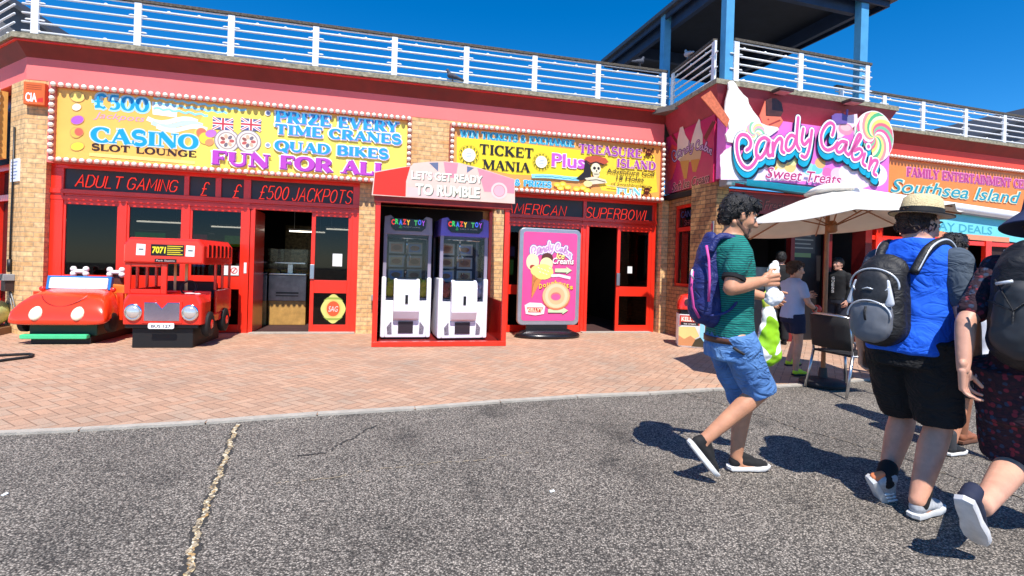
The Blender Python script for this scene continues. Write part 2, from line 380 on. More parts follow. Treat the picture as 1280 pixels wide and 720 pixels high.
# ================================================================== materials of the place
PINK = mat('pink_render', C(252,122,118), .7, var=.06, scale=1.2, bump=.06, bscale=90, dirt=.22)
SALMON = mat('coral_render', C(246,84,66), .7, var=.06, scale=1.2, bump=.06, bscale=90, dirt=.18)
COVE = mat('oxblood_timber', C(126,40,34), .55, var=.22, scale=3, bump=.1, bscale=30, dirt=.45)
COVEPINK = mat('maroon_timber', C(164,62,72), .55, var=.2, scale=3, bump=.1, bscale=30, dirt=.3)
STONE = mat('lichen_stone', C(150,142,120), .95, var=.55, scale=16, bump=.6, bscale=40, dirt=.6)
DECK = mat('deck_felt', C(110,106,100), .95, var=.2)
RED = mat('red_gloss_paint', C(238,48,26), .32, var=.1, scale=4, coat=.25, bump=.03, bscale=25, dirt=.16)
DRED = mat('dark_red_paint', C(120,20,16), .5, var=.2, scale=4)
WHITE = mat('white_metal_paint', C(236,236,238), .4, var=.05, dirt=.14)
OAKTOP = mat('weathered_handrail', C(92,84,74), .9, var=.7, scale=30, bump=.5, bscale=60)
BLACKP = mat('black_panel', C(26,24,26), .25, var=.1)
CHAR = mat('charcoal_panel', C(58,52,54), .4, var=.2, scale=3)
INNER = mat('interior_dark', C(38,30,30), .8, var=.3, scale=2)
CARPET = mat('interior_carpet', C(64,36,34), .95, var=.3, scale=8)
NEON = mat('neon_red', C(255,62,48), .4, var=0, emit=.55)
BULB = mat('opal_bulb', C(250,240,222), .3, var=.03, coat=.4)
BLUE = mat('blue_timber_paint', C(84,160,206), .5, var=.12, scale=5, dirt=.2)
NAVY = mat('navy_timber', C(34,54,84), .6, var=.25, scale=5)
SLATE = mat('dark_roof_sheet', C(46,50,58), .7, var=.25, scale=6)
BRICK = brick_mat('buff_brick', (C(242,202,146), C(228,178,118)), C(196,166,128))
DBRICK = brick_mat('brown_brick', (C(200,150,98), C(176,122,76)), C(120,92,66))
SILVER = mat('brushed_aluminium', C(200,202,206), .3, 1.0, var=.06)
BLACK = mat('black_plastic', C(20,20,22), .45, var=.15)
GREYBOX = mat('grey_plastic', C(150,152,154), .5)

def asphalt():
    m, nt, b, N, L = node_mat('coarse_asphalt')
    tc = N('ShaderNodeTexCoord')
    def ramp(fac, st):
        r = N('ShaderNodeValToRGB'); e = r.color_ramp.elements
        while len(e) < len(st): e.new(.5)
        for q, (p, c) in zip(e, st): q.position = p; q.color = (c*1.03, c*.992, c*.945, 1) if not isinstance(c, tuple) else (*c, 1)
        L(fac, r.inputs['Fac']); return r.outputs['Color']
    v = N('ShaderNodeTexVoronoi'); v.inputs['Scale'].default_value = 112; v.inputs['Randomness'].default_value = 1; L(tc.outputs['Object'], v.inputs['Vector'])
    sp = N('ShaderNodeSeparateColor'); L(v.outputs['Color'], sp.inputs[0])
    stones = ramp(sp.outputs[0], [(0, .1), (.3, .2), (.6, .33), (.82, .46), (1, .66)])
    edge = ramp(v.outputs['Distance'], [(.2, 1.0), (.7, .22)])
    big = N('ShaderNodeTexNoise'); big.inputs['Scale'].default_value = .9; big.inputs['Detail'].default_value = 8; big.inputs['Roughness'].default_value = .65; L(tc.outputs['Object'], big.inputs['Vector'])
    tone = ramp(big.outputs['Fac'], [(.3, .62), (.48, .92), (.72, 1.2)])
    m1 = N('ShaderNodeMix'); m1.data_type = 'RGBA'; m1.blend_type = 'MULTIPLY'; m1.inputs[0].default_value = 1; L(stones, m1.inputs[6]); L(edge, m1.inputs[7])
    m2 = N('ShaderNodeMix'); m2.data_type = 'RGBA'; m2.blend_type = 'MULTIPLY'; m2.inputs[0].default_value = 1; L(m1.outputs[2], m2.inputs[6]); L(tone, m2.inputs[7])
    # oily dark spots
    n3 = N('ShaderNodeTexNoise'); n3.inputs['Scale'].default_value = 1.9; n3.inputs['Detail'].default_value = 6; L(tc.outputs['Object'], n3.inputs['Vector'])
    spots = ramp(n3.outputs['Fac'], [(.31, .5), (.4, 1.0)])
    m3 = N('ShaderNodeMix'); m3.data_type = 'RGBA'; m3.blend_type = 'MULTIPLY'; m3.inputs[0].default_value = .8; L(m2.outputs[2], m3.inputs[6]); L(spots, m3.inputs[7])
    L(m3.outputs[2], b.inputs['Base Color']); b.inputs['Roughness'].default_value = .88
    bp = N('ShaderNodeBump'); bp.inputs['Strength'].default_value = .9; bp.inputs['Distance'].default_value = .008; bp.invert = True
    L(v.outputs['Distance'], bp.inputs['Height']); L(bp.outputs['Normal'], b.inputs['Normal'])
    return m
def herringbone():
    m, nt, b, N, L = node_mat('herringbone_pavers')
    def M(op, a, c=None, d=None):
        n = N('ShaderNodeMath'); n.operation = op
        for i, q in enumerate((a, c, d)):
            if q is None: continue
            if isinstance(q, (int, float)): n.inputs[i].default_value = q
            else: L(q, n.inputs[i])
        return n.outputs[0]
    tc = N('ShaderNodeTexCoord'); mp = N('ShaderNodeMapping'); mp.inputs['Rotation'].default_value = (0, 0, R(-13.9+45)); mp.inputs['Scale'].default_value = (10.4, 10.4, 10.4)
    L(tc.outputs['Object'], mp.inputs['Vector']); sp = N('ShaderNodeSeparateXYZ'); L(mp.outputs[0], sp.inputs[0])
    x, y = sp.outputs[0], sp.outputs[1]
    i, j = M('FLOOR', x), M('FLOOR', y); fx, fy = M('FRACT', x), M('FRACT', y)
    t = M('FLOORED_MODULO', M('SUBTRACT', i, j), 4)
    eq = lambda k: M('COMPARE', t, k, .1)
    e0, e1, e2, e3 = eq(0), eq(1), eq(2), eq(3)
    gx, gy = M('SUBTRACT', 1, fx), M('SUBTRACT', 1, fy)
    # distance to the nearest joint; joints inside a brick are pushed away
    left = M('ADD', fx, e1); right = M('ADD', gx, e0); bot = M('ADD', fy, e2); top = M('ADD', gy, e3)
    d = M('MINIMUM', M('MINIMUM', left, right), M('MINIMUM', bot, top))
    bi, bj = M('SUBTRACT', i, e1), M('ADD', j, e3)
    cb = N('ShaderNodeCombineXYZ'); L(bi, cb.inputs[0]); L(bj, cb.inputs[1])
    wn = N('ShaderNodeTexWhiteNoise'); wn.noise_dimensions = '2D'; L(cb.outputs[0], wn.inputs['Vector'])
    r = N('ShaderNodeValToRGB'); e = r.color_ramp.elements; e.new(.5); e.new(.8)
    for q, (p, c) in zip(e, ((0, C(182,144,118)), (.4, C(192,150,122)), (.75, C(197,159,132)), (1, C(185,154,130)))): q.position = p; q.color = (*c, 1)
    L(wn.outputs['Value'], r.inputs['Fac'])
    n = N('ShaderNodeTexNoise'); n.inputs['Scale'].default_value = 1.1; n.inputs['Detail'].default_value = 9; n.inputs['Roughness'].default_value = .7; L(tc.outputs['Object'], n.inputs['Vector'])
    r2 = N('ShaderNodeValToRGB'); r2.color_ramp.elements[0].position = .33; r2.color_ramp.elements[1].position = .62
    r2.color_ramp.elements[0].color = (.74, .82, .88, 1); r2.color_ramp.elements[1].color = (1.03, 1.0, .98, 1); L(n.outputs['Fac'], r2.inputs['Fac'])
    n4 = N('ShaderNodeTexNoise'); n4.inputs['Scale'].default_value = 90; n4.inputs['Detail'].default_value = 3; L(tc.outputs['Object'], n4.inputs['Vector'])
    r4 = N('ShaderNodeValToRGB'); r4.color_ramp.elements[0].position = .3; r4.color_ramp.elements[1].position = .7
    r4.color_ramp.elements[0].color = (.8, .8, .8, 1); r4.color_ramp.elements[1].color = (1.12, 1.12, 1.12, 1); L(n4.outputs['Fac'], r4.inputs['Fac'])
    mul = lambda a, c: (lambda q: (setattr(q, 'data_type', 'RGBA'), setattr(q, 'blend_type', 'MULTIPLY'), setattr(q.inputs[0], 'default_value', 1), L(a, q.inputs[6]), L(c, q.inputs[7]), q.outputs[2])[-1])(N('ShaderNodeMix'))
    col = mul(mul(r.outputs['Color'], r2.outputs['Color']), r4.outputs['Color'])
    jr = N('ShaderNodeValToRGB'); jr.color_ramp.elements[0].position = .02; jr.color_ramp.elements[1].position = .065
    jr.color_ramp.elements[0].color = (1, 1, 1, 1); jr.color_ramp.elements[1].color = (0, 0, 0, 1); L(d, jr.inputs['Fac'])
    mx = N('ShaderNodeMix'); mx.data_type = 'RGBA'; L(jr.outputs['Color'], mx.inputs[0]); L(col, mx.inputs[6]); mx.inputs[7].default_value = (*C(134,104,84), 1)
    L(mx.outputs[2], b.inputs['Base Color']); b.inputs['Roughness'].default_value = .85
    bp = N('ShaderNodeBump'); bp.inputs['Strength'].default_value = .5; bp.inputs['Distance'].default_value = .006; bp.invert = True
    L(jr.outputs['Color'], bp.inputs['Height']); L(bp.outputs['Normal'], b.inputs['Normal'])
    return m
ASPHALT, PAVERS = asphalt(), herringbone()
KERB = mat('edging_concrete', C(176,168,156), .9, var=.2, scale=9, bump=.3, bscale=80, dirt=.3)
def rubble():
    m, nt, b, N, L = node_mat('joint_rubble'); tc = N('ShaderNodeTexCoord'); v = N('ShaderNodeTexVoronoi'); v.inputs['Scale'].default_value = 62; L(tc.outputs['Object'], v.inputs['Vector']); sp = N('ShaderNodeSeparateColor'); L(v.outputs['Color'], sp.inputs[0])
    r = N('ShaderNodeValToRGB'); e = r.color_ramp.elements; r.color_ramp.interpolation = 'CONSTANT'; e.new(.5); e.new(.8)
    for q, (p, c) in zip(e, ((0, C(110,98,82)), (.3, C(190,170,132)), (.6, C(176,142,94)), (.8, C(214,202,176)))): q.position = p; q.color = (*c, 1)
    L(sp.outputs[0], r.inputs['Fac']); L(r.outputs['Color'], b.inputs['Base Color']); b.inputs['Roughness'].default_value = .95
    bp = N('ShaderNodeBump'); bp.invert = True; bp.inputs['Distance'].default_value = .01; L(v.outputs['Distance'], bp.inputs['Height']); L(bp.outputs['Normal'], b.inputs['Normal']); return m
RUBBLE = rubble()
TAR = mat('crack_tar', C(58,56,54), .95, var=.4, scale=30)
PALECR = mat('crack_pale', C(168,152,128), .95, var=.4, scale=30)

# ================================================================== ground
g = MB(); g.poly([(-180,-60,0),(180,-60,0),(180,300,0),(-180,300,0)]); g.build('ground', ASPHALT, kind='structure')
e0, e1 = Vector((-3.526,3.564,0)), Vector((4.22,6.24,0)); ed = (e1-e0).normalized(); en = Vector((-ed.y, ed.x, 0))
pl, pr = e0-ed*14, e1+ed*26
g = MB(); N_ = 60
front = [pl+ed*((pr-pl).length*i/N_)+en*(.035*math.sin(i*.9)+.02*math.sin(i*2.3)) for i in range(N_+1)]
g.poly([(p.x, p.y, .012) for p in front]+[(pr.x-2, pr.y+14, .012), (-16, 20, .012)]); g.build('pavement', PAVERS, kind='structure')
g = MB()
for i in range(N_):
    a, b = front[i], front[i+1]; w = .075+.008*math.sin(i*1.7); o_ = .006
    g.add([(a.x+ed.x*o_, a.y+ed.y*o_, 0), (b.x-ed.x*o_, b.y-ed.y*o_, 0), (b.x+en.x*w, b.y+en.y*w, 0), (a.x+en.x*w, a.y+en.y*w, 0),
           (a.x+ed.x*o_, a.y+ed.y*o_, .018), (b.x-ed.x*o_, b.y-ed.y*o_, .018), (b.x+en.x*w, b.y+en.y*w, .018), (a.x+en.x*w, a.y+en.y*w, .018)],
          [(4,5,6,7), (0,1,5,4), (1,2,6,5), (2,3,7,6), (3,0,4,7)])
g.build('kerb', KERB, kind='structure')
def crack(px, w, m, name, z=.004, jit=.012, n=60, gap=0.0):
    pts = [gp(*p) for p in px]; L = [0]
    for i in range(1, len(pts)): L.append(L[-1]+(pts[i]-pts[i-1]).length)
    out = []
    for k in range(n+1):
        d = L[-1]*k/n; i = max(q for q in range(len(L)) if L[q] <= d+1e-9); i = min(i, len(pts)-2)
        f = (d-L[i])/(L[i+1]-L[i]); p = pts[i].lerp(pts[i+1], f)
        out.append(p)
    g = MB()
    for k in range(n):
        if random.random() < gap: continue
        a, b = out[k], out[k+1]; t = (b-a).normalized(); s_ = Vector((-t.y, t.x, 0))
        J = lambda q: jit*(math.sin(q*.31+1)+.6*math.sin(q*.77)+.35*math.sin(q*1.9)); ja, jb = J(k), J(k+1)
        wa, wb = w*(.7+.5*abs(math.sin(k*2.1+.4))), w*(.7+.5*abs(math.sin((k+1)*2.1+.4)))
        q = [a+s_*(ja-wa/2), b+s_*(jb-wb/2), b+s_*(jb+wb/2), a+s_*(ja+wa/2)]
        g.poly([(p.x, p.y, z) for p in q])
    return g.build(name, m, kind='structure')
crack([(296,531),(283,570),(262,625),(246,665),(234,722)], .027, RUBBLE, 'road_joint', jit=.007, n=170)
crack([(296,531),(283,570),(262,625),(246,665),(234,722)], .046, TAR, 'road_joint_edge', z=.002, jit=.007, n=140)
crack([(293,534),(281,572),(260,627),(245,667),(232,722)], .012, PALECR, 'road_joint_chips', z=.006, jit=.012, n=170, gap=.6)
crack([(345,606),(420,596),(500,583),(590,576),(660,566)], .008, PALECR, 'road_crack', n=70, gap=.35)
crack([(365,572),(410,565),(440,548),(470,532)], .014, TAR, 'road_crack', n=50, gap=.25)
crack([(850,490),(900,505),(955,522),(1010,540),(1070,556),(1130,574),(1205,600),(1290,628)], .010, TAR, 'road_crack', n=110, gap=.12)
crack([(850,490),(900,505),(955,522),(1010,540),(1070,556),(1130,574),(1205,600),(1290,628)], .007, PALECR, 'road_crack', z=.005, jit=.02, n=110, gap=.5)

# ================================================================== buildings
def sweep(mb, path, sec, closed=False):
    """section [(out, z)] along a plan path (x, y) whose outside is on the right-hand side walking along it; mitred"""
    n = len(path); rs = []
    for i in range(n):
        def nrm(a, b):
            dx, dy = b[0]-a[0], b[1]-a[1]; l = math.hypot(dx, dy); return (dy/l, -dx/l)
        n1 = nrm(path[i-1], path[i]) if i > 0 else nrm(path[0], path[1])
        n2 = nrm(path[i], path[i+1]) if i < n-1 else n1
        mx, my = n1[0]+n2[0], n1[1]+n2[1]; k = 2/(mx*mx+my*my); mx *= k; my *= k
        rs.append([(path[i][0]+mx*o, path[i][1]+my*o, z) for o, z in sec])
    mb.rings(rs); return mb
UL = -10.74
LPATH = [(UL-3.2*.72, 3.2*.69), (UL, 0), (.05, 0)]
arcade = thing('arcade_building', 'long pink amusement arcade with buff brick pillars, red shopfronts and dark neon panels', 'building', FL, (-5.3, 0, 0))
def ab(): return MB(FL)
b = sweep(ab(), LPATH, [(0, 3.89), (0, 4.26), (-.3, 4.26), (-.3, 3.89)])
sweep(b, [(UL+.02, .002), (.05, .002)], [(0, 2.66), (0, 3.895), (-.3, 3.895), (-.3, 2.66)])
b.build('wall', PINK, arcade)
b = sweep(ab(), LPATH, [(.0, 4.235), (.135, 4.425), (-.2, 4.425), (-.2, 4.235)]); b.build('cornice', COVE, arcade)
b = sweep(ab(), LPATH, [(.17, 4.425), (.17, 4.45), (-.1, 4.45), (-.1, 4.425)]); b.build('cornice_strip', RED, arcade, bevel=.003)
b = sweep(ab(), LPATH, [(.205, 4.453), (.2, 4.535), (-.5, 4.54), (-.5, 4.453)]); b.build('roof_edge', STONE, arcade)
b = ab(); b.slab([(UL-1.8, 2.6), (UL+.2, .4), (.3, .4), (.3, 7), (UL-1.8, 7)], 4.4, 4.5); b.build('roof', DECK, arcade)
# brick pillars
def pillar(pts, z1=3.9): p = ab(); p.slab(pts, 0, z1); return p.build('brick_pillar', BRICK, arcade)
pillar([(UL, 0), (UL+.29, 0), (UL+.29, .4), (UL-.3, .5), (UL-.41, .39)])
pillar([(-5.83, 0), (-3.19, 0), (-3.19, .4), (-5.83, .4)])
pillar([(.055, 0), (.2, 0), (.2, .4), (.055, .4)], 2.7)
# shopfronts
FY0, FY1 = .12, .19
def bar(mb, u0, u1, z0, z1, d=0.0, f0=FY0, f1=FY1): mb.box(u0, u1, f0-d, f1+d, z0, z1)
def shopfront(u0, u1, posts, name='shopfront_frame'):
    mb = ab()
    bar(mb, u0, u1, 2.205, 2.275, .03); bar(mb, u0, u1, 2.105, 2.17, .01); bar(mb, u0, u1, 2.17, 2.205, -.02)
    bar(mb, u0, u1, 2.6, 2.66, .002)
    for a, c, z in posts: bar(mb, a, c, *(z if isinstance(z, tuple) else (0.0, z)), .004)
    return mb.build(name, RED, arcade, bevel=.004)
shopfront(-10.45, -5.835, [(-10.45,-10.28,2.6), (-9.515,-9.41,2.105), (-8.605,-8.505,2.105), (-7.71,-7.6,2.6), (-5.945,-5.835,2.6), (-8.605,-8.53,(2.275,2.6)), (-8.14,-8.055,(2.275,2.6))])
shopfront(-3.19, -.0, [(-3.19,-3.1,2.6), (-1.6,-1.53,2.6), (-.085,-.0,2.6)])
def sash(u0, u1, solid_low=False, z_mid=(.66, .84), zt=2.105, y=.0, name='window', s_=.034):
    """one framed light with a mid rail, glazed above and below"""
    mb = ab()
    mb.box(u0, u0+s_, FY0+.012+y, FY1-.012+y, .01, zt); mb.box(u1-s_, u1, FY0+.012+y, FY1-.012+y, .01, zt)
    for a, c in ((.01, .15), z_mid, (zt-.06, zt)): mb.box(u0+s_, u1-s_, FY0+.012+y, FY1-.012+y, a, c)
    w = mb.build(name, RED, arcade, bevel=.003)
    p = ab(); p.box(u0+s_, u1-s_, FY0+.03+y, FY0+.038+y, z_mid[1], zt-.06)
    if not solid_low: p.box(u0+s_, u1-s_, FY0+.03+y, FY0+.038+y, .15, z_mid[0])
    p.build('pane', GLASS, w)
    if solid_low:
        q = ab(); q.box(u0+s_, u1-s_, FY0+.03+y, FY0+.05+y, .15, z_mid[0]); q.build('panel', RED, w)
    return w
sash(-10.28, -9.515, True, z_mid=(.72, .935)); sash(-9.41, -8.605, True, z_mid=(.73, .945)); w3 = sash(-8.505, -7.71, z_mid=(.745, .965))
sash(-3.1, -1.6, z_mid=(.74, .92))
d1 = sash(-6.62, -5.945, z_mid=(.705, .93), name='door', s_=.065); d2 = sash(-.845, -.085, z_mid=(.735, .93), name='door', s_=.07)
for d_, u in ((d1, -6.59), (d2, -.81)):
    h = ab(); h.box(u-.035, u+.035, FY0-.012, FY0+.012, .95, 1.2); h.build('handle', SILVER, d_, bevel=.004)
q = ab(); q.box(-7.585, -7.515, FY0-.02, FY0+.7, 0, 2.1); q.build('door', RED, arcade, bevel=.004)
q = ab(); q.box(-1.53, -1.47, FY0-.02, FY0+.75, 0, 2.1); q.build('door', RED, arcade, bevel=.004)
q = ab(); q.box(-7.98, -7.75, FY0+.0, FY0+.01, .98, 1.14); q.box(-7.67, -7.63, FY0-.012, FY0-.005, 1.02, 1.2); nt_ = q.build('notice', paint(238,238,236), arcade)
a_ = Art(FL, FY0-.002); a_.ring(-7.82, 1.06, .04, .052, (205,30,30)); a_.poly([(-7.85,1.03),(-7.84,1.02),(-7.79,1.09),(-7.8,1.1)], (205,30,30)); a_.build('no_smoking_symbol', nt_)
q = ab(); q.box(-6.26, -6.1, FY0+.018, FY0+.024, 1.18, 1.4); n2 = q.build('notice', paint(240,240,238), d1)
q = ab(); q.box(-.6, -.5, FY0+.018, FY0+.024, 1.2, 1.34); q.build('notice', paint(236,236,230), d2)
a_ = Art(FL, FY0+.025)
for k in range(5): a_.poly([(-6.235, 1.36-.035*k), (-6.13-.02*(k % 2), 1.36-.035*k), (-6.13-.02*(k % 2), 1.35-.035*k), (-6.235, 1.35-.035*k)], (120,120,130))
a_.build('print', n2)
a_ = Art(FL, FY0+.026)                                            # round crest sticker on the lower pane
def cz(px, py): return FL.at(px, py, FY0+.026)
sx, sz = cz(416.5, 386)
a_.poly([(sx+.19*math.sin(t)*(1+.1*math.cos(4*t)), sz+.245*math.cos(t)*(1+.06*math.cos(6*t))) for t in [2*pi*k/40 for k in range(40)]], (214,214,120))
a_.poly([(sx-.17, sz+.14), (sx-.1, sz+.2), (sx+.1, sz+.2), (sx+.17, sz+.14), (sx+.1, sz+.165), (sx-.1, sz+.165)], (150,170,70))
a_.poly([(sx-.17, sz-.14), (sx-.1, sz-.2), (sx+.1, sz-.2), (sx+.17, sz-.14), (sx+.1, sz-.165), (sx-.1, sz-.165)], (150,170,70))
a_.disc(sx, sz, .135, .16, (236,200,110)); a_.disc(sx, sz, .11, .135, (222,92,48)); a_.font('SAG', sx-.08, sz-.05, sx+.08, .1, (250,226,226), shear=.2)
a_.build('crest_sticker', d1)
# neon panels
for k, (u0, u1) in enumerate(((-10.28,-8.605), (-8.53,-8.14), (-8.055,-7.71), (-7.6,-5.945), (-3.1,-1.6), (-1.53,-.085))):
    q = ab(); q.box(u0, u1, FY0+.03, FY0+.04, 2.27, 2.602); q.build('sign_panel', CHAR, arcade)
MONO = {'A': [[(0,0),(.35,1),(.62,0)],[(.12,.36),(.52,.36)]], 'B': [[(0,0),(0,1),(.4,1),(.52,.88),(.52,.64),(.4,.53),(0,.53)],[(.4,.53),(.56,.4),(.56,.14),(.42,0),(0,0)]],
 'C': [[(.58,.8),(.45,.98),(.15,.98),(0,.75),(0,.25),(.15,.02),(.45,.02),(.58,.2)]], 'D': [[(0,0),(0,1),(.34,1),(.58,.75),(.58,.25),(.34,0),(0,0)]], 'E': [[(.5,1),(0,1),(0,0),(.52,0)],[(0,.52),(.42,.52)]],
 'G': [[(.6,.8),(.46,.98),(.16,.98),(0,.75),(0,.25),(.16,.02),(.46,.02),(.6,.2),(.6,.46),(.36,.46)]], 'I': [[(0,0),(0,1)]], 'J': [[(.42,1),(.42,.2),(.3,.02),(.1,.02),(0,.2)]], 'K': [[(0,0),(0,1)],[(.52,1),(.02,.42)],[(.16,.58),(.56,0)]],
 'L': [[(0,1),(0,0),(.48,0)]], 'M': [[(0,0),(.06,1),(.36,.25),(.68,1),(.74,0)]], 'N': [[(0,0),(0,1),(.56,0),(.56,1)]], 'O': [arc(.3,.5,.3,.48,0,360,16)], 'P': [[(0,0),(0,1),(.4,1),(.54,.86),(.54,.6),(.4,.47),(0,.47)]],
 'R': [[(0,0),(0,1),(.4,1),(.54,.86),(.54,.62),(.4,.5),(0,.5)],[(.34,.5),(.56,0)]], 'S': [[(.5,.82),(.38,.98),(.14,.98),(.02,.84),(.02,.66),(.14,.54),(.4,.46),(.52,.34),(.52,.14),(.38,.02),(.14,.02),(0,.18)]],
 'T': [[(0,1),(.6,1)],[(.3,1),(.3,0)]], 'U': [[(0,1),(0,.2),(.14,.02),(.42,.02),(.56,.2),(.56,1)]], 'W': [[(0,1),(.2,0),(.42,.9),(.64,0),(.84,1)]],
 '£': [[(.56,.84),(.44,.98),(.26,.96),(.18,.8),(.2,.4),(.16,.14),(.04,.02),(.56,.02)],[(.04,.5),(.42,.5)]], '5': [[(.5,.98),(.08,.98),(.04,.54),(.36,.6),(.52,.42),(.52,.18),(.36,.02),(.1,.04),(0,.16)]], '0': [arc(.26,.5,.26,.48,0,360,16)], ' ': []}
def neon(txt, pbl, pbr, ptl):
    u0, z0, u1, h = box_of(FL, FY0+.015, pbl, pbr, ptl); ws = []
    for c in txt: ws.append(.3 if c == ' ' else max([p[0] for s_ in MONO[c] for p in s_])+.2)
    k = (u1-u0-.2*h)/(sum(ws)-.2); x = 0; mb = ab()
    for c, w in zip(txt, ws):
        for s_ in MONO[c]: mb.tube([(u0+(x+p[0])*k+.2*h*p[1], FY0+.014, z0+p[1]*h) for p in s_], .0085, 6)
        x += w
    mb.build('neon_lettering', NEON, arcade, smooth=True)
neon('ADULT GAMING', (94,233), (223,240), (94,218)); neon('£', (250,244), (262,245), (250,227)); neon('£', (290,247), (302,248), (290,230))
neon('£500 JACKPOTS', (323,249), (441,254.5), (323,232)); neon('AMERICAN', (632,266), (708,270), (632,253.5)); neon('SUPERBOWL', (732,271), (813,277), (732,258))
# interior of the arcade
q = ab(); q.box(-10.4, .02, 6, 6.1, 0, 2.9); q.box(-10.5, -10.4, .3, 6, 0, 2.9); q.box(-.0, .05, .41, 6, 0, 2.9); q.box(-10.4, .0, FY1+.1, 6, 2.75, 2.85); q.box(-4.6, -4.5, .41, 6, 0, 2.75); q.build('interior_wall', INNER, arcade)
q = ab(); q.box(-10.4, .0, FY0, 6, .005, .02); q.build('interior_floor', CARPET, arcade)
for u0, u1 in ((-7.55, -5.85), (-1.6, -.1)): q = ab(); q.box(u0, u1, -.02, FY0+.02, .012, .03); q.build('threshold', KERB, arcade)
# chamfered end of the arcade, beyond the first pillar
ch = Frame((0, 0), 0); ch.M = FL.M @ Matrix.Translation((UL, 0, 0)) @ Matrix.Rotation(R(-43.8), 4, 'Z')     # x runs back along the chamfer (negative)
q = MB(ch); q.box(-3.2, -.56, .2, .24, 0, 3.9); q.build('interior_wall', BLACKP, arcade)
q = MB(ch)
for z0, z1 in ((0, .12), (.62, .8), (2.1, 2.2), (2.6, 2.7)): q.box(-3.2, -.56, .12, .2, z0, z1)
q.box(-.62, -.56, .11, .2, 0, 2.7); q.box(-1.6, -1.5, .11, .2, 0, 2.7); q.build('shopfront_frame', RED, arcade)

# coin pushers and a toy grabber just inside the doors
CHROME_ = mat('pusher_chrome', C(200,198,194), .25, .9, var=.1)
COUNTER = mat('coin_pusher_body', C(196,150,80), .5, var=.3, scale=7)
STEEL = mat('dull_steel', C(130,128,126), .4, .7, var=.3, scale=8)
for k, (u, lab) in enumerate(((-7.85, 'steel topped coin pusher inside the open jackpots doorway, left of the pair'), (-7.15, 'steel topped coin pusher inside the open jackpots doorway, right of the pair'))):
    t = thing('coin_pusher', lab, 'arcade machine', FL, (u, 1.15, .02), group='coin pushers inside the arcade')
    f = local(t); q = MB(f); q.box(-.33, .33, 0, .7, 0, .95); q.build('cabinet', COUNTER, t, bevel=.01)
    q = MB(f); q.box(-.335, .335, -.03, .2, .46, .95); q.build('coin_door', STEEL, t, bevel=.01)
    q = MB(f); q.box(-.33, .33, -.05, .1, .955, .985); q.box(-.05, .05, .2, .3, .96, 1.16); q.box(-.28, .28, .16, .34, 1.165, 1.2); q.build('coin_rail', CHROME_, t, bevel=.006)
    q = MB(f); [q.ell((-.25+.1*j, .3+.05*(j % 3), 1.0+.02*(j % 2)), .05, .04, .03) for j in range(6)]; q.build('prizes', mat('pusher_prizes', C(190,150,60), .5, var=.9, scale=20), t, smooth=True)
    q = MB(f); q.box(-.2, .2, -.04, -.03, .6, .63); q.box(-.2, .2, -.04, -.03, .55, .57); q.build('coin_slot', BLACK, t)
    q = MB(f); q.box(-.33, .33, .05, .7, .97, 1.45); q.build('glass_hood', CLEAR, t)
t = thing('prize_machine', 'tall dim prize machine far inside the arcade, behind the coin pushers', 'arcade machine', FL, (-6.9, 4.4, .02)); f = local(t)
q = MB(f); q.box(-.9, .9, 0, .8, 0, 1.0); q.build('cabinet', COUNTER, t, bevel=.02)
q = MB(f); q.box(-.9, .9, 0, .8, 1.0, 2.1); q.build('display', mat('dim_toys', C(96,84,60), .8, var=.9, scale=14), t)

SLOTC = mat('slot_cabinet', C(34,30,36), .35, var=.3)
for k, (u, c, lab) in enumerate(((-9.9, (220,120,40), 'slot machine with an amber screen behind the first red window, nearest the brick pillar'), (-9.15, (60,120,220), 'slot machine with a blue screen behind the middle red window'), (-8.3, (200,60,120), 'slot machine with a magenta screen behind the narrow red window by the open doorway'), (-2.7, (90,160,90), 'slot machine with a green screen behind the pavement sign'))):
    t = thing('slot_machine', lab, 'arcade machine', FL, (u, 2.1, .02), group='slot machines inside the arcade'); f = local(t)
    q = MB(f); q.box(-.3, .3, 0, .6, 0, .9); q.prism([(-.3, .9), (.3, .9), (.28, 1.75), (-.28, 1.75)], .15, .6); q.build('cabinet', SLOTC, t, bevel=.02)
    q = MB(f); q.box(-.24, .24, .13, .148, 1.05, 1.4); q.build('screen', mat('slot_screen_%d' % k, C(*c), .3, var=.8, scale=16, emit=.35), t)
    q = MB(f); q.box(-.26, .26, .12, .148, 1.48, 1.7); q.build('top_glass', mat('slot_top_%d' % k, C(c[2], c[0], c[1]), .3, var=.8, scale=20, emit=.25), t)
    q = MB(f); q.box(-.28, .28, -.12, .0, .86, .92); q.build('button_deck', STEEL, t)
TUBE = mat('tube_light', C(255,246,226), .4, var=0, emit=3.0)
for k, (u, y, lab) in enumerate(((-9.8, 2.4, 'ceiling tube light inside the first red window'), (-8.7, 3.2, 'ceiling tube light seen through the middle of the red shopfront'), (-7.2, 3.8, 'ceiling tube light above the coin pushers'), (-6.2, 2.2, 'ceiling tube light behind the open glass door with the crest'), (-1.2, 3.0, 'ceiling tube light beyond the open bowling doorway'))):
    t = thing('ceiling_light', lab, 'lamp', FL, (u, y, 1.93), group='tube lights inside the arcade'); q = MB(FL); q.box(u-.4, u+.4, y-.03, y+.03, 1.93, 1.955); q.build('tube', TUBE, t); q = MB(FL); q.box(u-.42, u+.42, y-.05, y+.05, 1.957, 2.0); q.box(u-.3, u-.29, y-.005, y+.005, 2.0, 2.75); q.box(u+.29, u+.3, y-.005, y+.005, 2.0, 2.75); q.build('housing', WHITE, t)
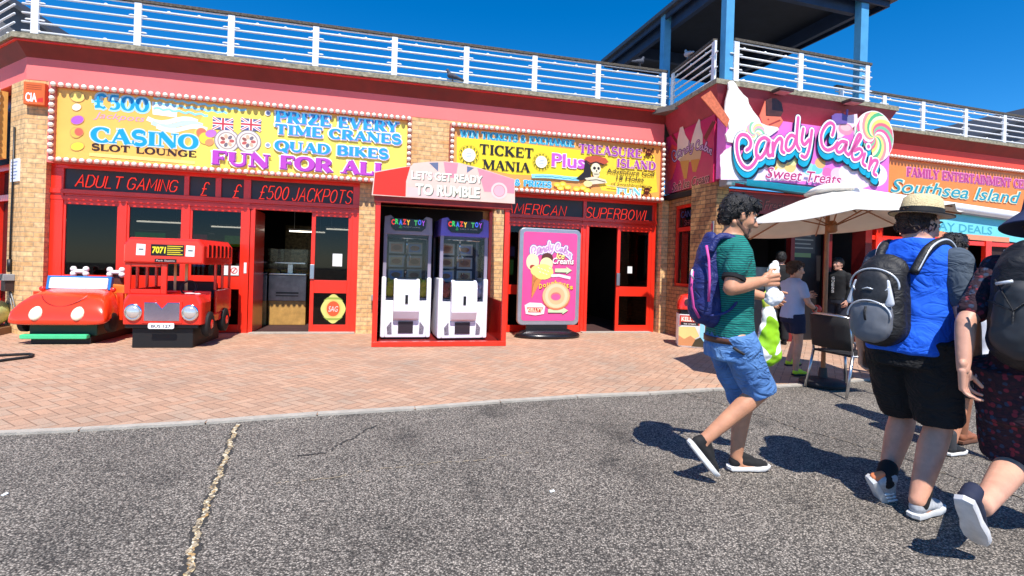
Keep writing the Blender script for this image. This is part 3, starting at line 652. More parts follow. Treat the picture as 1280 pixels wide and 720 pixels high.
# ------------------------------------------------------------------ bulb-edged shop signs
def bulb_sign(label, frame, u0, u1, z0, z1, y1, depth=.16, bg=(255,192,92), skip=None):
    t = thing('shop_sign', label, 'sign', frame, ((u0+u1)/2, y1-depth/2, z0))
    q = MB(frame); q.box(u0, u1, y1-depth, y1, z0, z1); q.build('panel', mat('sign_face_%d_%d_%d' % bg, C(*bg), .4, var=.1, scale=1.5), t)
    yb = y1-depth
    q = MB(frame); W = .09
    for a, b_, c, d in ((u0-.05, u1+.05, z1-.02, z1+.04), (u0-.05, u1+.05, z0-.04, z0+.02), (u0-.05, u0+.02, z0+.02, z1-.02), (u1-.02, u1+.05, z0+.02, z1-.02)): q.box(a, b_, yb-.05, y1-.02, c, d)
    fr = q.build('sign_frame', mat('sign_trim', C(206,110,96), .5), t, bevel=.005)
    me = MB().ell((0, 0, 0), .037, .034, .037, None, 12, 8).mesh('bulb'); me.materials.append(BULB); me.polygons.foreach_set('use_smooth', [True]*len(me.polygons))
    spots = []; n = max(2, round((u1-u0)/.098)); K = wm(t).inverted() @ frame.M
    for k in range(n+1): spots.append((u0+(u1-u0)*k/n, z1+.01))
    for k in range(n+1): spots.append((u0+(u1-u0)*k/n, z0-.01))
    m = max(2, round((z1-z0)/.098))
    for k in range(1, m): spots.append((u0-.015, z0+(z1-z0)*k/m)); spots.append((u1+.015, z0+(z1-z0)*k/m))
    if skip: spots = [s_ for s_ in spots if not skip(*s_)]
    rest = MB(frame)
    for k, (u, z) in enumerate(spots):
        if k < 100:
            o = bpy.data.objects.new('bulb', me); COL.objects.link(o); o.parent = t; o.location = K @ Vector((u, yb-.07, z))
        else: rest.ell((u, yb-.07, z), .037, .034, .037, None, 12, 8)
    if rest.v: rest.build('bulbs', BULB, t, smooth=True, kind='stuff')
    return t, yb
BLU, PUR, MAG, WHT, BLK, LBL, YEL, ORA = (20,160,222), (120,96,190), (190,62,186), (252,250,246), (30,26,26), (150,222,240), (250,222,40), (244,150,70)
SA, yA = bulb_sign('wide orange casino sign with light bulbs round it over the red jackpots doors', FL, -10.27, -5.03, 2.69, 3.79, 0)
A = Art(FL, yA-.001); Y = yA
def qa(px, py): return FL.at(px, py, Y)
def quadpx(a, pts, c, fr=None): a.poly([(fr or FL).at(x, y, Y) for x, y in pts], c)
YELBG = (252,220,96)
for k in range(6): quadpx(A, [(330-k*14,138-k*1.3), (512,156), (512,228), (330-k*22,222-k*2.2)], (255,208+k*3, 88+k*2))
def ser(a, txt, bl, br, tl, c, fr=FL, **kw): u0, z0, u1, h = box_of(fr, Y, bl, br, tl); a.serif(txt, u0, z0, u1, h, c, **kw)
def fnt(a, txt, bl, br, tl, c, fr=FL, **kw): u0, z0, u1, h = box_of(fr, Y, bl, br, tl); a.font(txt, u0, z0, u1, h, c, **kw)
ser(A, '£500', (116,135), (185,140), (116,117.5), BLU, halo=(176,226,244), bold=1.15)
fnt(A, 'Jackpots', (117,147), (181,152.5), (117,139), (226,160,196), shear=.3)
quadpx(A, [(190,127), (222,131), (221,147), (191,143)], WHT)
for k, c in enumerate(((255,250,235), (200,232,236), (255,244,214))):
    pts = [(184+k*6+t*9, 146+k*5+5*math.sin(t*.75+.4)+t*1.3) for t in range(8)]
    A.stroke([qa(*p) for p in pts], .07, c)
for k in range(3): A.stroke([qa(192+t*4, 122+k*6.5+t*.55+1.2*math.sin(t*1.9+k)) for t in range(30-6*k)], .035, LBL)
ser(A, 'CASINO', (114,177), (246,186.5), (114,159), BLU, halo=(206,226,240), hw=.08, bold=1.45)
ser(A, 'SLOT LOUNGE', (114,187), (245,197), (114,179), (60,32,28), bold=1.35)
A.stroke([qa(112, 193), qa(244, 203.5)], .05, (252,230,130))
for (x, y, rx, rz, c, rot) in ((97,121,.09,.075,(250,214,110),0), (96,134,.06,.05,(252,240,214),30), (97,150,.085,.062,(186,98,206),25), (95,166,.07,.075,(214,190,80),0), (99,165,.055,.06,(222,104,84),0), (97,183,.085,.06,(244,226,70),20),
        (252,166,.07,.07,(236,120,90),0), (257,173,.09,.09,(250,222,70),0), (264,167,.08,.06,(200,120,206),20), (262,178,.06,.05,(240,150,100),30)):
    A.disc(*qa(x, y), rx*1.12, rz*1.12, (214,160,90), rot); A.disc(*qa(x, y), rx, rz, c, rot)
for x, y in ((284,176), (311,177)):                                   # two ringed coins under little flags
    u, z = qa(x, y); A.disc(u, z, .19, .19, (150,140,138)); A.disc(u, z, .175, .175, (226,214,208)); A.ring(u, z, .125, .14, (170,150,140)); A.disc(u, z, .12, .12, (246,226,206))
    for k in range(7): A.disc(u+.07*math.cos(k*.9), z+.07*math.sin(k*.9), .038, .026, ((196,96,90),(120,110,120),(214,180,150),(150,90,80))[k % 4], 50*k)
    u, z = qa(x-5 if x < 300 else x+3, y-21); w, h = .15, .095
    A.poly([(u-w, z-h), (u+w, z-h), (u+w, z+h), (u-w, z+h)], (92,90,140))
    for s1 in (1, -1): A.stroke([(u-w, z-h*s1), (u+w, z+h*s1)], .04, (246,240,240)); A.stroke([(u-w, z-h*s1), (u+w, z+h*s1)], .014, (200,60,70))
    A.stroke([(u-w, z), (u+w, z)], .06, (246,240,240)); A.stroke([(u, z-h), (u, z+h)], .06, (246,240,240)); A.stroke([(u-w, z), (u+w, z)], .03, (204,60,70)); A.stroke([(u, z-h), (u, z+h)], .03, (204,60,70))
for y in (141, 181): A.disc(*qa(335, y+(.6)), .045, .045, WHT); A.disc(*qa(335, y+.6), .032, .032, (150,160,196))
for txt, bl, br, tl in (('PRIZE EVERY', (344,152), (497,166), (344,139)), ('TIME CRANES', (344,167), (500,180.5), (344,155)), ('QUAD BIKES', (344,187.5), (484,199), (344,175.5))):
    ser(A, txt, bl, br, tl, (40,158,220), halo=(248,249,250), hw=.13, bold=1.5, shadow=(176,150,214))
ser(A, 'FUN FOR ALL', (265,205.5), (484,220), (265,189), (190,70,190), halo=(250,244,226), hw=.09, bold=1.6, shadow=(120,40,120))
A.build('artwork', SA)

SB, yB = bulb_sign('yellow ticket and adventure golf sign edged with light bulbs, next to the sweet shop corner', FL, -4.25, -.09, 2.69, 3.76, 0, bg=(246,168,84))
A = Art(FL, yB-.001); Y = yB
quadpx(A, [(571,171), (640,178), (745,190), (768,197), (752,212), (735,222), (640,218), (571,205)], YEL)
quadpx(A, [(752,185), (818,194), (822,240), (800,243), (752,238), (740,215)], (250,214,60))
ser(A, 'WIN TICKETS & EXCHANGE', (575,170.5), (717,184), (575,162), (40,164,200), halo=LBL, hw=.1, bold=1.1)
ser(A, 'TICKET', (599,192.5), (666,198), (599,180), BLK, bold=1.2)
ser(A, 'MANIA', (603,211), (661,216), (603,199), BLK, bold=1.2)
for x, y, r in ((586,194,.185), (676.5,202.5,.17)):
    u, z = qa(x, y); A.ring(u, z, r*.97, r*1.0, (120,110,40)); A.disc(u, z, r*.66, r*.66, (250,246,224)); A.ring(u, z, r*.66, r*.7, (170,150,60))
    for k in range(14): A.disc(u+r*.83*math.cos(k*2*pi/14), z+r*.83*math.sin(k*2*pi/14), .012, .016, (90,84,30), k*25)
    for k in range(3): A.stroke([(u-.05, z+.03-.03*k), (u+.05, z+.03-.03*k)], .012, (170,186,206))
fnt(A, 'Plus', (689,207), (731,211.5), (689,190.5), (200,92,200), halo=(252,230,246), bold=.025, hw=.035)
ser(A, 'TREASURE', (723,190.5), (801,198.5), (723,179.5), (164,70,176), halo=(248,222,170), hw=.05, bold=1.3)
ser(A, 'ISLAND', (770,209), (818,213), (770,198.5), (164,70,176), halo=(248,222,170), hw=.05, bold=1.3)
fnt(A, 'Adventure Golf', (758,215.5), (818,221), (758,210), (50,44,40), bold=.012); fnt(A, '18 Holes', (770,224), (804,227.3), (770,219), (50,44,40), bold=.015)
fnt(A, 'of Swashbuckling', (763,231), (812,235.6), (763,227), (60,50,40)); ser(A, 'FUN', (770,242.5), (800,245), (770,234), (120,204,228), halo=(238,246,246), hw=.12, bold=1.2)
ser(A, '& PRIZES', (643,231.5), (688,235), (643,224.5), (40,158,206), halo=LBL, hw=.1, bold=1.15)
A.stroke([qa(664+t*5.9, 220.5+t*.28-.8*math.sin(t*.5)) for t in range(11)], .075, LBL); A.stroke([qa(668+t*5.2, 220.9+t*.26-.8*math.sin(t*.5)+.7*math.sin(t*2.9)) for t in range(11)], .014, (60,140,190))
for x, y in ((696,231), (703,230), (700,235), (709,234), (720,236), (728,235), (733,238)): A.disc(*qa(x, y), .07, .045, (244,206,60)); A.disc(*qa(x, y+.5), .04, .02, (250,228,110))
for x, y in ((810,191), (807.5,239)):                              # little skulls and crossed bones
    u, z = qa(x, y)
    for s1 in (1, -1): A.stroke([(u-.09, z-.09*s1), (u+.09, z+.07*s1)], .02, (70,26,16))
    for sx_, sz_ in ((1,1),(1,-1),(-1,1),(-1,-1)): A.disc(u+.09*sx_, z-.01+.085*sz_, .02, .02, (70,26,16))
    A.disc(u, z+.01, .062, .06, (80,24,14)); A.disc(u, z-.045, .035, .03, (80,24,14))
    for s1 in (1, -1): A.disc(u+.022*s1, z+.005, .012, .012, (220,140,70))
# pirate skeleton with a broad hat
quadpx(A, [(731,197), (737,201), (738,222), (726,226), (719,224), (729,215)], (38,28,28))
quadpx(A, [(729,200), (733,196), (744,195), (756,198), (760,203), (754,206), (744,203), (736,206)], (196,82,52)); A.stroke([qa(*p) for p in ((731,201),(737,205),(744,203),(754,206.5))], .03, (70,30,24))
u, z = qa(744, 211); A.disc(u, z, .1, .105, (236,226,196)); A.disc(u+.01, z-.11, .07, .055, (226,214,180))
for s1, rr in ((-1, .03), (1, .026)): A.disc(u+.012+.042*s1, z+.005, rr, .03, (40,30,30))
A.disc(u+.016, z-.045, .014, .018, (40,30,30)); A.stroke([(u-.04, z-.11), (u+.06, z-.105)], .008, (60,50,40))
for k in range(5): A.stroke([(u-.03+.02*k, z-.095), (u-.03+.02*k, z-.12)], .006, (60,50,40))
quadpx(A, [(730,223), (742,221), (756,225), (758,229), (738,231)], (228,216,186)); A.stroke([qa(*p) for p in ((733,226),(745,225),(756,228))], .016, (60,40,30))
A.disc(*qa(734, 230), .09, .06, (240,220,150)); A.stroke([qa(*p) for p in ((758,232),(790,236))], .02, (240,200,130))
A.build('artwork', SB)
# sign on the chamfered end
q = thing('shop_sign', 'orange bulb-edged sign on the chamfered end beyond the first brick pillar', 'sign', ch, (-1.6, -.1, 2.74))
p = MB(ch); p.box(-3.0, -.72, -.1, .0, 2.74, 3.8); p.build('panel', mat('sign_face_chamfer', C(246,176,90), .4), q)
me = MB().ell((0, 0, 0), .042, .036, .042, None, 12, 8).mesh('bulb'); me.materials.append(BULB); me.polygons.foreach_set('use_smooth', [True]*len(me.polygons))
K = wm(q).inverted() @ ch.M
for k in range(11):
    for u, z in ((-.7, 2.76+k*.103), (-.72-.1*k, 3.81), (-.72-.1*k, 2.73)):
        o = bpy.data.objects.new('bulb', me); COL.objects.link(o); o.parent = q; o.location = K @ Vector((u, -.13, z))
A = Art(ch, -.102)
A.poly([(-1.2,2.8), (-.76,2.8), (-.76,3.74), (-1.2,3.74)], (250,190,110))
for k, c in enumerate(((40,120,200), (190,62,186), (60,170,220), (30,60,140))): A.disc(-.95, 3.6-.22*k, .1, .09, c)
A.build('artwork', q)

# ------------------------------------------------------------------ sweet shop
shop = thing('sweet_shop', 'corner sweet shop with brown brick walls, maroon cornice and a dark open front', 'building', FR, (1.7, 0, 0))
def loc(v, fr=FR): p = fr.M.inverted() @ Vector((v[0], v[1], 0)); return (p.x, p.y)
Ep = loc((3.15, 10.41)); WR = 3.6
CP = [Ep, (0, 0), (WR, 0), (WR, 1.3)]
mb = sweep(MB(FR), CP, [(0, 2.82), (0, 4.25), (-.25, 4.25), (-.25, 2.82)]); mb.build('wall', mat('maroon_wall', C(186,60,92), .6, var=.1, dirt=.2), shop)
mb = sweep(MB(FR), CP, [(.0, 3.94), (.2, 4.42), (-.2, 4.42), (-.2, 3.94)]); mb.build('cornice', COVEPINK, shop)
mb = MB(FR)
for k in range(9): u = .02+k*.44; mb.prism([(u, 4.41), (u+.012, 4.41), (u+.012, 3.95), (u, 3.95)], -.2, -.19)
mb = sweep(MB(FR), CP, [(.225, 4.42), (.22, 4.505), (-.5, 4.51), (-.5, 4.42)]); mb.build('roof_edge', STONE, shop)
mb = MB(FR); mb.slab([(.3, .3), (WR-.3, .3), (WR-.3, 1.3), (13, 1.4), (13, 8), (-.6, 8), (-.6, 2.1)], 4.38, 4.48); mb.build('roof', DECK, shop)
mb = MB(FR); mb.slab([(0, 0), (.25, 0), (.25, .3), (.1, .62), (-.055, .62)], 0, 2.84); mb.build('brick_pillar', DBRICK, shop)
mb = MB(FR); mb.box(WR-.2, WR-.04, .02, .3, 0, 2.82); mb.build('end_post', DRED, shop)
fs = FS; Ls = math.hypot(3.468-3.15, 8.773-10.41)
mb = MB(fs); mb.box(0, 1.06, 0, .25, 0, .98); mb.box(0, .24, 0, .25, .98, 2.84); mb.box(.24, 1.06, 0, .25, 2.56, 2.84); mb.build('side_wall', DBRICK, shop)
mb = MB(fs)
for a, c, z0, z1 in ((.24, 1.06, .98, 1.04), (.24, 1.06, 2.05, 2.13), (.24, 1.06, 2.5, 2.56), (.24, .3, 1.04, 2.5), (1.0, 1.06, 1.04, 2.5)): mb.box(a, c, .04, .12, z0, z1)
w = mb.build('window', RED, shop, bevel=.003)
mb = MB(fs); mb.box(.3, 1.0, .08, .088, 1.04, 2.5); mb.build('pane', GLASS, w)
A = Art(fs, .075); A.font('CANDY', .36, 2.32, .96, .13, (70,80,130)); A.font('SHOP', .5, 2.16, .9, .11, (150,70,70)); A.build('window_print', w)
mb = MB(fs); mb.box(.32, .98, .3, .32, 1.0, 1.6); mb.build('window_display', mat('sweet_jars', C(150,110,96), .6, var=.9, scale=18), shop)
# shop front: counter, back wall, posts
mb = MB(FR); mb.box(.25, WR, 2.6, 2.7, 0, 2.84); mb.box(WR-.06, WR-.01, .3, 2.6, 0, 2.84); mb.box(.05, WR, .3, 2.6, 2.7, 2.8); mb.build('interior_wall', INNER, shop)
mb = MB(FR); mb.box(.25, 1.9, .62, 1.1, .02, .98); mb.build('counter', mat('counter_front', C(70,66,72), .4, var=.3), shop, bevel=.01)
mb = MB(FR); mb.box(.25, 1.9, .55, 1.1, .98, 1.03); mb.box(.3, 1.85, .62, .64, 1.03, 1.4); mb.build('counter_top', STEEL, shop)
mb = MB(FR)
for u in (.28, 1.95, 2.85): mb.box(u, u+.09, .33, .45, .0, 2.84)
mb.box(.28, WR, .34, .44, 2.5, 2.6); mb.build('shopfront_frame', DRED, shop, bevel=.004)
mb = MB(FR); mb.box(2.0, 2.85, .5, .54, 0, 2.5); dr = mb.build('door', mat('menu_door', C(30,26,28), .5), shop)
A = Art(FR, .495); A.poly([(2.12, 1.7), (2.7, 1.7), (2.7, 2.2), (2.12, 2.2)], (60,54,54)); A.poly([(2.2, 1.62), (2.6, 1.62), (2.6, 1.7), (2.2, 1.7)], (110,130,80))
for k in range(5): A.stroke([(2.17, 2.12-.08*k), (2.65-.06*(k % 2), 2.12-.08*k)], .025, (150,140,130))
A.build('menu_board', dr)
# maroon board in the shade under the awning
t = thing('fascia_board', 'dark maroon lettered board in the shade below the pink sweet shop sign', 'sign', FR, (1.4, .1, 2.5))
mb = MB(FR); mb.box(.32, 2.7, .16, .2, 2.36, 2.72); mb.build('panel', mat('maroon_board', C(132,26,32), .45), t)
A = Art(FR, .158); A.font('Hot & Fresh', .5, 2.45, 1.62, .18, (70,16,22), shear=.3, shadow=(176,70,66)); A.build('lettering', t)
mb = MB(FR); mb.box(.32, 2.7, .13, .2, 2.722, 2.75); mb.build('trim', RED, t)
# poster on the pillar
t = thing('poster', 'grey price poster with round photos on the brown brick pillar behind the striped shirt man', 'poster', fs, (1.42, -.01, 1.55))
mb = MB(fs); mb.box(1.12, 1.63, -.018, -.003, 1.42, 2.16); mb.build('panel', paint(150,156,162), t)
A = Art(fs, -.02); A.poly([(1.14, 2.0), (1.61, 2.0), (1.61, 2.12), (1.14, 2.12)], (196,90,110))
for i in range(3):
    for j in range(4): A.disc(1.22+.15*i, 1.92-.14*j, .055, .055, (226,220,210)); A.disc(1.22+.15*i, 1.92-.14*j, .035, .035, ((150,90,60), (190,120,110), (90,110,90))[(i+j) % 3])
A.build('artwork', t)

# side sign of the sweet shop
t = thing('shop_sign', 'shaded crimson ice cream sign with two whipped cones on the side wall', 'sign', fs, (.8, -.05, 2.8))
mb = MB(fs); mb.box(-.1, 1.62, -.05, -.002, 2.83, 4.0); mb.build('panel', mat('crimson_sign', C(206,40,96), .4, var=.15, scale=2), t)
A = Art(fs, -.052); Y = -.052
def qs(px, py): return FS.at(px, py, -.052)
def zs(X, Yp): return (830+X/6, 130+Yp/6)       # enlargement of this sign
A.poly([qs(*zs(*p)) for p in ((10,420),(60,300),(110,330),(90,470),(60,560),(10,600))], (236,72,60))
for k, (a, b_, c) in enumerate((((60,230),(100,290),8), ((300,260),(370,130),10), ((310,270),(385,130),10))): A.stroke([qs(*zs(*a)), qs(*zs(*b_))], .06, (120,50,40))
for pts in ([(125,150),(135,145),(160,230),(195,290),(200,320),(190,350),(165,420),(120,430),(85,400),(100,330),(100,270)], [(262,110),(270,120),(275,180),(290,230),(290,320),(240,330),(205,310),(200,300),(215,240),(240,160)]):
    A.poly([qs(*zs(*p)) for p in pts], (238,222,198))
A.poly([qs(*zs(*p)) for p in ((200,310),(240,330),(290,310),(270,420),(150,440),(110,420),(190,350))], (214,176,132))
A.poly([qs(*zs(*p)) for p in ((120,430),(190,420),(170,560),(150,560))], (214,150,70)); A.poly([qs(*zs(*p)) for p in ((200,420),(270,410),(240,510),(215,510))], (214,140,60))
for k in range(5): A.disc(*qs(*zs(25+k*2, 325+k*32)), .03, .03, (236,120,110))
SCR = [[(222,490),(245,470),(250,430),(225,392),(185,385),(158,420),(155,490),(172,560),(205,605),(240,612),(275,580),(300,530)],
 [(378,425),(345,405),(310,425),(288,480),(293,535),(320,542),(350,500),(378,425),(368,490),(375,530),(398,520)], [(402,440),(403,528)], [(403,500),(422,440),(450,408),(466,428),(462,490),(480,508)],
 [(560,402),(530,387),(502,415),(492,470),(510,494),(545,460),(568,390)], [(577,268),(566,430),(585,485)], [(612,345),(602,420),(620,452),(650,420)]]
SCR = [[(890+x/5.54, 100+y/5.54) for x, y in s_] for s_ in SCR]
SC2 = [[(62,300),(45,420),(20,482),(-8,474)], [(203,332),(216,272),(190,247),(155,270),(127,330),(132,400),(165,434),(210,420),(238,384)], [(303,382),(265,376),(232,420),(242,448),(270,440),(303,385),(292,440),(314,468)],
 [(314,468),(360,410),(400,345),(386,328),(362,375),(338,450),(348,498),(385,492),(410,455),(392,425),(356,440)], [(428,460),(412,520),(430,543)], [(470,490),(456,562)], [(460,545),(488,506),(515,516),(487,588),(505,608)]]
SCR += [[(1000+x/5.54, 110+y/5.54) for x, y in s_] for s_ in SC2]
def smooth_path(p, n=4):
    out = []
    for i in range(len(p)-1):
        p0, p1, p2, p3 = p[max(i-1, 0)], p[i], p[i+1], p[min(i+2, len(p)-1)]
        for k in range(n):
            t = k/n; out.append(tuple(.5*((2*p1[j])+(-p0[j]+p2[j])*t+(2*p0[j]-5*p1[j]+4*p2[j]-p3[j])*t*t+(-p0[j]+3*p1[j]-3*p2[j]+p3[j])*t**3) for j in (0, 1)))
    out.append(p[-1]); return out
# the same script, small, along the cones
sc_ = [[(840+(x-918)/183*52, 190+(y-176)*.33-(x-918)/183*13) for x, y in s_] for s_ in SCR]
for wd, c in ((.05, (70,40,80)), (.022, (214,170,206))):
    for s_ in sc_: A.stroke([qs(x, y+1) for x, y in smooth_path(s_, 2)], wd, c, round=True)
fnt(A, 'Soft Ice Cream', (840,240.5), (887,226), (840,230), (84,12,34), fr=FS, shear=.25, bold=.015, halo=(240,150,160), hw=.05)
A.build('artwork', t)

# main sweet shop sign
YC = -.235
t = thing('shop_sign', 'big pink lollipop and ice cream sign with turquoise script', 'sign', FR, (1.85, YC, 2.86))
CS = t
mb = MB(FR); mb.box(-.03, WR+.0, YC, -.003, 2.87, 3.93); mb.build('panel', mat('candy_pink_panel', C(244,120,206), .35, var=.12, scale=1.6), t)
def qc(px, py, y=YC): return FR.at(px, py, y)
def z6(X, Yp): return qc(890+X/5.54, 100+Yp/5.54)
def z7(X, Yp): return qc(1000+X/5.54, 110+Yp/5.54)
CREAM = mat('whipped_cream_print', C(250,240,228), .4, var=.06, scale=3)
mb = MB(FR); out_ = [z6(*p) for p in ((118,10),(135,8),(155,26),(175,62),(210,105),(240,130),(246,165),(275,215),(315,265),(330,300),(370,318),(445,330),(455,345),(380,400),(250,430),(150,440),(100,430),(88,380),(112,340),(100,285),(80,225),(88,150),(108,70),(104,24))]
mb.prism(out_, YC-.03, YC-.0015); mb.build('ice_cream_swirl', CREAM, t)
mb = MB(FR); mb.prism([qc(*p) for p in ((874,122.5),(886,114.5),(909.5,150),(906,160))], YC-.05, YC-.032); fl_ = mb.build('flake', mat('flake_print', C(214,112,74), .5, var=.3, scale=20), t)
mb = MB(FR); lc = qc(1091, 171.5); lr = (abs(qc(1115,171)[0]-qc(1066,171)[0])/2, abs(qc(1091,139)[1]-qc(1091,204)[1])/2)
mb.prism([(lc[0]+lr[0]*math.cos(a*pi/18), lc[1]+lr[1]*math.sin(a*pi/18)) for a in range(36)], YC-.03, YC-.0015); lo_ = mb.build('lollipop', mat('lolly_white', C(248,236,232), .3), t)
def swirl(a, c, r, n, cols, tw=2.2):
    for k in range(n):
        a.c(cols[k % len(cols)]); a.layer(.0003)
        for i in range(10):
            def P(rr, ang): return (c[0]+r[0]*rr*math.cos(ang), a.y, c[1]+r[1]*rr*math.sin(ang))
            r0, r1 = i/10, (i+1)/10; s0, s1 = tw*(1-r0)+k*2*pi/n, tw*(1-r1)+k*2*pi/n; w_ = 2*pi/n
            ps = [P(r0, s0), P(r1, s1), P(r1, s1+w_), P(r0, s0+w_)]
            if i == 0: ps = ps[1:]
            a.mb.poly(ps)
A = Art(FR, YC-.0308)
swirl(A, lc, (lr[0]*.97, lr[1]*.97), 18, [(236,110,130),(250,220,110),(250,236,190),(90,190,130),(250,226,130),(244,150,150),(250,246,240),(236,96,150),(130,200,150)])
A.build('swirl', lo_)
A = Art(FR, YC-.001); A.poly([(-.02, 2.88), (WR-.01, 2.88), (WR-.01, 3.92), (-.02, 3.92)], mat('candy_pink_panel', (0, 0, 0)))
A.poly([z6(*p) for p in ((60,620),(55,520),(130,460),(260,560),(420,560),(560,590),(640,640),(640,700),(60,690))], (250,222,234)); A.poly([z7(*p) for p in ((0,590),(100,560),(240,600),(420,560),(560,600),(590,640),(420,700),(0,640))], (248,214,232)); A.disc(*z6(125, 575), .2, .25, (250,226,226)); A.disc(*z6(120, 565), .16, .18, (254,246,240)); A.disc(*z7(520, 600), .3, .22, (250,232,232)); A.disc(*z7(530, 590), .2, .15, (254,248,246))
for X, Yp, r, c in ((420,590,.12,(246,196,90)), (480,580,.12,(250,214,150)), (540,600,.13,(250,200,120)), (560,560,.1,(244,236,160))): A.disc(*z6(X, Yp), r, r*.8, c)
for X, Yp, r, c in ((60,560,.14,(150,222,236)), (120,560,.12,(120,206,226)), (140,520,.12,(246,180,110)), (190,590,.12,(236,110,170)), (260,600,.16,(246,196,216)), (320,590,.18,(252,224,230))): A.disc(*z7(X, Yp), r, r*.8, c)
A.poly([z7(*p) for p in ((220,240),(330,190),(395,180),(400,240),(340,300),(280,350),(240,350))], (252,216,234)); A.disc(*z7(315, 285), .17, .11, (246,150,170)); A.disc(*z7(315, 275), .12, .06, (248,190,190))
A.layer(.0008)
A.build('artwork', t)
mb = MB(FR); mb.prism([z6(*p) for p in ((325,250),(365,145),(367,250),(470,256),(488,285),(460,328),(440,345),(380,345),(340,290))], YC-.018, YC-.0015); cw_ = mb.build('wafer_wedge', mat('wedge_print', C(240,120,90), .5), t)
mb = MB(FR); mb.prism([z6(*p) for p in ((368,248),(368,142),(400,127),(440,130),(475,160),(487,220),(470,254))], YC-.022, YC-.0015); mb.build('chocolate_dome', mat('chocolate_print', C(84,44,34), .4, var=.3, scale=12), t)
A = Art(FR, YC-.0185)
for k in range(12): A.disc(*z6(385+k*7, 275+(k*37 % 40)), .02, .014, (170,60,50))
A.build('seeds', cw_)
mb = MB(FR); mb.prism([z7(*p) for p in ((216,195),(240,178),(290,178),(322,195),(320,250),(216,250))], YC-.018, YC-.0015); mb.prism([z7(*p) for p in ((318,150),(330,150),(326,200),(316,200))], YC-.017, YC-.002); mb.build('sundae_pot', mat('pot_print', C(120,90,160), .4), t)
A = Art(FR, YC-.036); swirl(A, z6(290,372), (.2,.2), 12, [(240,170,190),(250,226,140),(250,246,236),(140,206,160)])
px_m = .0141
def script(wd, c, dx, dy):
    for s_ in SCR:
        A.stroke([qc(x+dx, y+dy) for x, y in smooth_path(s_)], wd, c, round=True); A.layer(.0002)
    x, y = 1000+452/5.54, 110+410/5.54; A.disc(*qc(x+dx, y+dy), wd*.62, wd*.62, c)
script(.142, (20,34,54), 1.6, 9); script(.15, (24,44,66), .6, 4)
for k in range(7, -1, -1): script(.128, (30,184,216), 0, k)
script(.132, (30,60,84), 0, 0); script(.116, (252,246,252), 0, 0); script(.062, (222,92,158), 0, 0)
A.layer(.001)
u0, z0, u1, h = box_of(FR, YC, (955,222), (1045,229.5), (955,209)); A.font('Sweet Treats', u0-.02, z0-.02, u1+.04, h*1.08, (190,50,106), shear=.25, bold=.012, halo=(252,226,240), hw=.035)
A.build('lettering', t)

# ------------------------------------------------------------------ far arcade on the right
arc2 = thing('arcade_building', 'coral red arcade running on past the sweet shop, dark inside with red frames', 'building', FR, (7.5, 1.05, 0))
RP = [(WR+.01, 1.05), (13.5, 1.05)]
mb = sweep(MB(FR), RP, [(0, 2.66), (0, 4.28), (-.3, 4.28), (-.3, 2.66)]); mb.build('wall', SALMON, arc2)
mb = sweep(MB(FR), RP, [(0, 4.25), (.17, 4.45), (-.2, 4.45), (-.2, 4.25)]); mb.build('cornice', COVE, arc2)
mb = sweep(MB(FR), RP, [(.205, 4.453), (.2, 4.53), (-.25, 4.535), (-.25, 4.453)]); mb.build('roof_edge', STONE, arc2)
mb = MB(FR)
for u0, u1 in ((3.65, 3.8), (5.1, 5.3), (6.9, 7.05), (8.6, 8.8), (10.6, 10.8)): mb.box(u0, u1, 1.15, 1.25, 0, 2.66)
for z0, z1 in ((2.1, 2.2), (2.55, 2.66)): mb.box(3.65, 13, 1.17, 1.23, z0, z1)
mb.box(5.3, 13, 1.17, 1.22, .7, .82); mb.build('shopfront_frame', RED, arc2, bevel=.004)
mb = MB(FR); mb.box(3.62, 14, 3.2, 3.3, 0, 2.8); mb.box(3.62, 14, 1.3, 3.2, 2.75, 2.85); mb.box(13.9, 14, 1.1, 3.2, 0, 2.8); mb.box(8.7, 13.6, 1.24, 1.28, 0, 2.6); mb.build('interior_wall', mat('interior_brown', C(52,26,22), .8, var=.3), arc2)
for k in range(5):
    t = thing('arcade_cabinet', ('red lit arcade cabinet in the dim doorway just right of the sweet shop', 'dark arcade cabinet with a yellow top behind the prizes sign', 'red arcade cabinet deep in the hall behind the hatted man', 'brown arcade cabinet in the far arcade beside a red post', 'far dim arcade cabinet at the end of the coral arcade')[k], 'arcade machine', FR, (4.3+k*1.25, 2.2+.3*(k % 2), .02), group='machines in the coral arcade'); f = local(t)
    q = MB(f); q.prism([(-.3, 0), (.3, 0), (.3, 1.75), (-.3, 1.75)], 0, .6); q.build('cabinet', (RED, BLACKP, DRED, COUNTER, BLACKP)[k], t, bevel=.02)
    q = MB(f); q.box(-.25, .25, -.02, -.003, .95, 1.4); q.build('screen', mat('dim_screen_%d' % (k % 3), (C(40,60,90), C(90,70,30), C(80,30,30))[k % 3], .2), t)
    q = MB(f); q.box(-.28, .28, -.1, -.004, 1.5, 1.72); q.build('marquee', paint(*((200,150,60), (210,170,60), (190,70,50))[k % 3]), t)
SC3, yC3 = bulb_sign('orange family entertainment sign on the coral arcade, half hidden by the white awning box', FR, 3.78, 9.75, 2.86, 3.88, 1.05, bg=(244,140,64))
A = Art(FR, yC3-.001); Y = yC3
ser(A, 'FAMILY ENTERTAINMENT CENTRE', (1133,217.5), (1302,240), (1133,206.5), (196,70,140), fr=FR, halo=(236,150,190), hw=.1, bold=1.1)
fnt(A, 'Southsea Island', (1112,237), (1275,257), (1112,220), (40,150,170), fr=FR, shear=.3, halo=(230,226,190), hw=.04, bold=.01)
A.build('artwork', SC3)

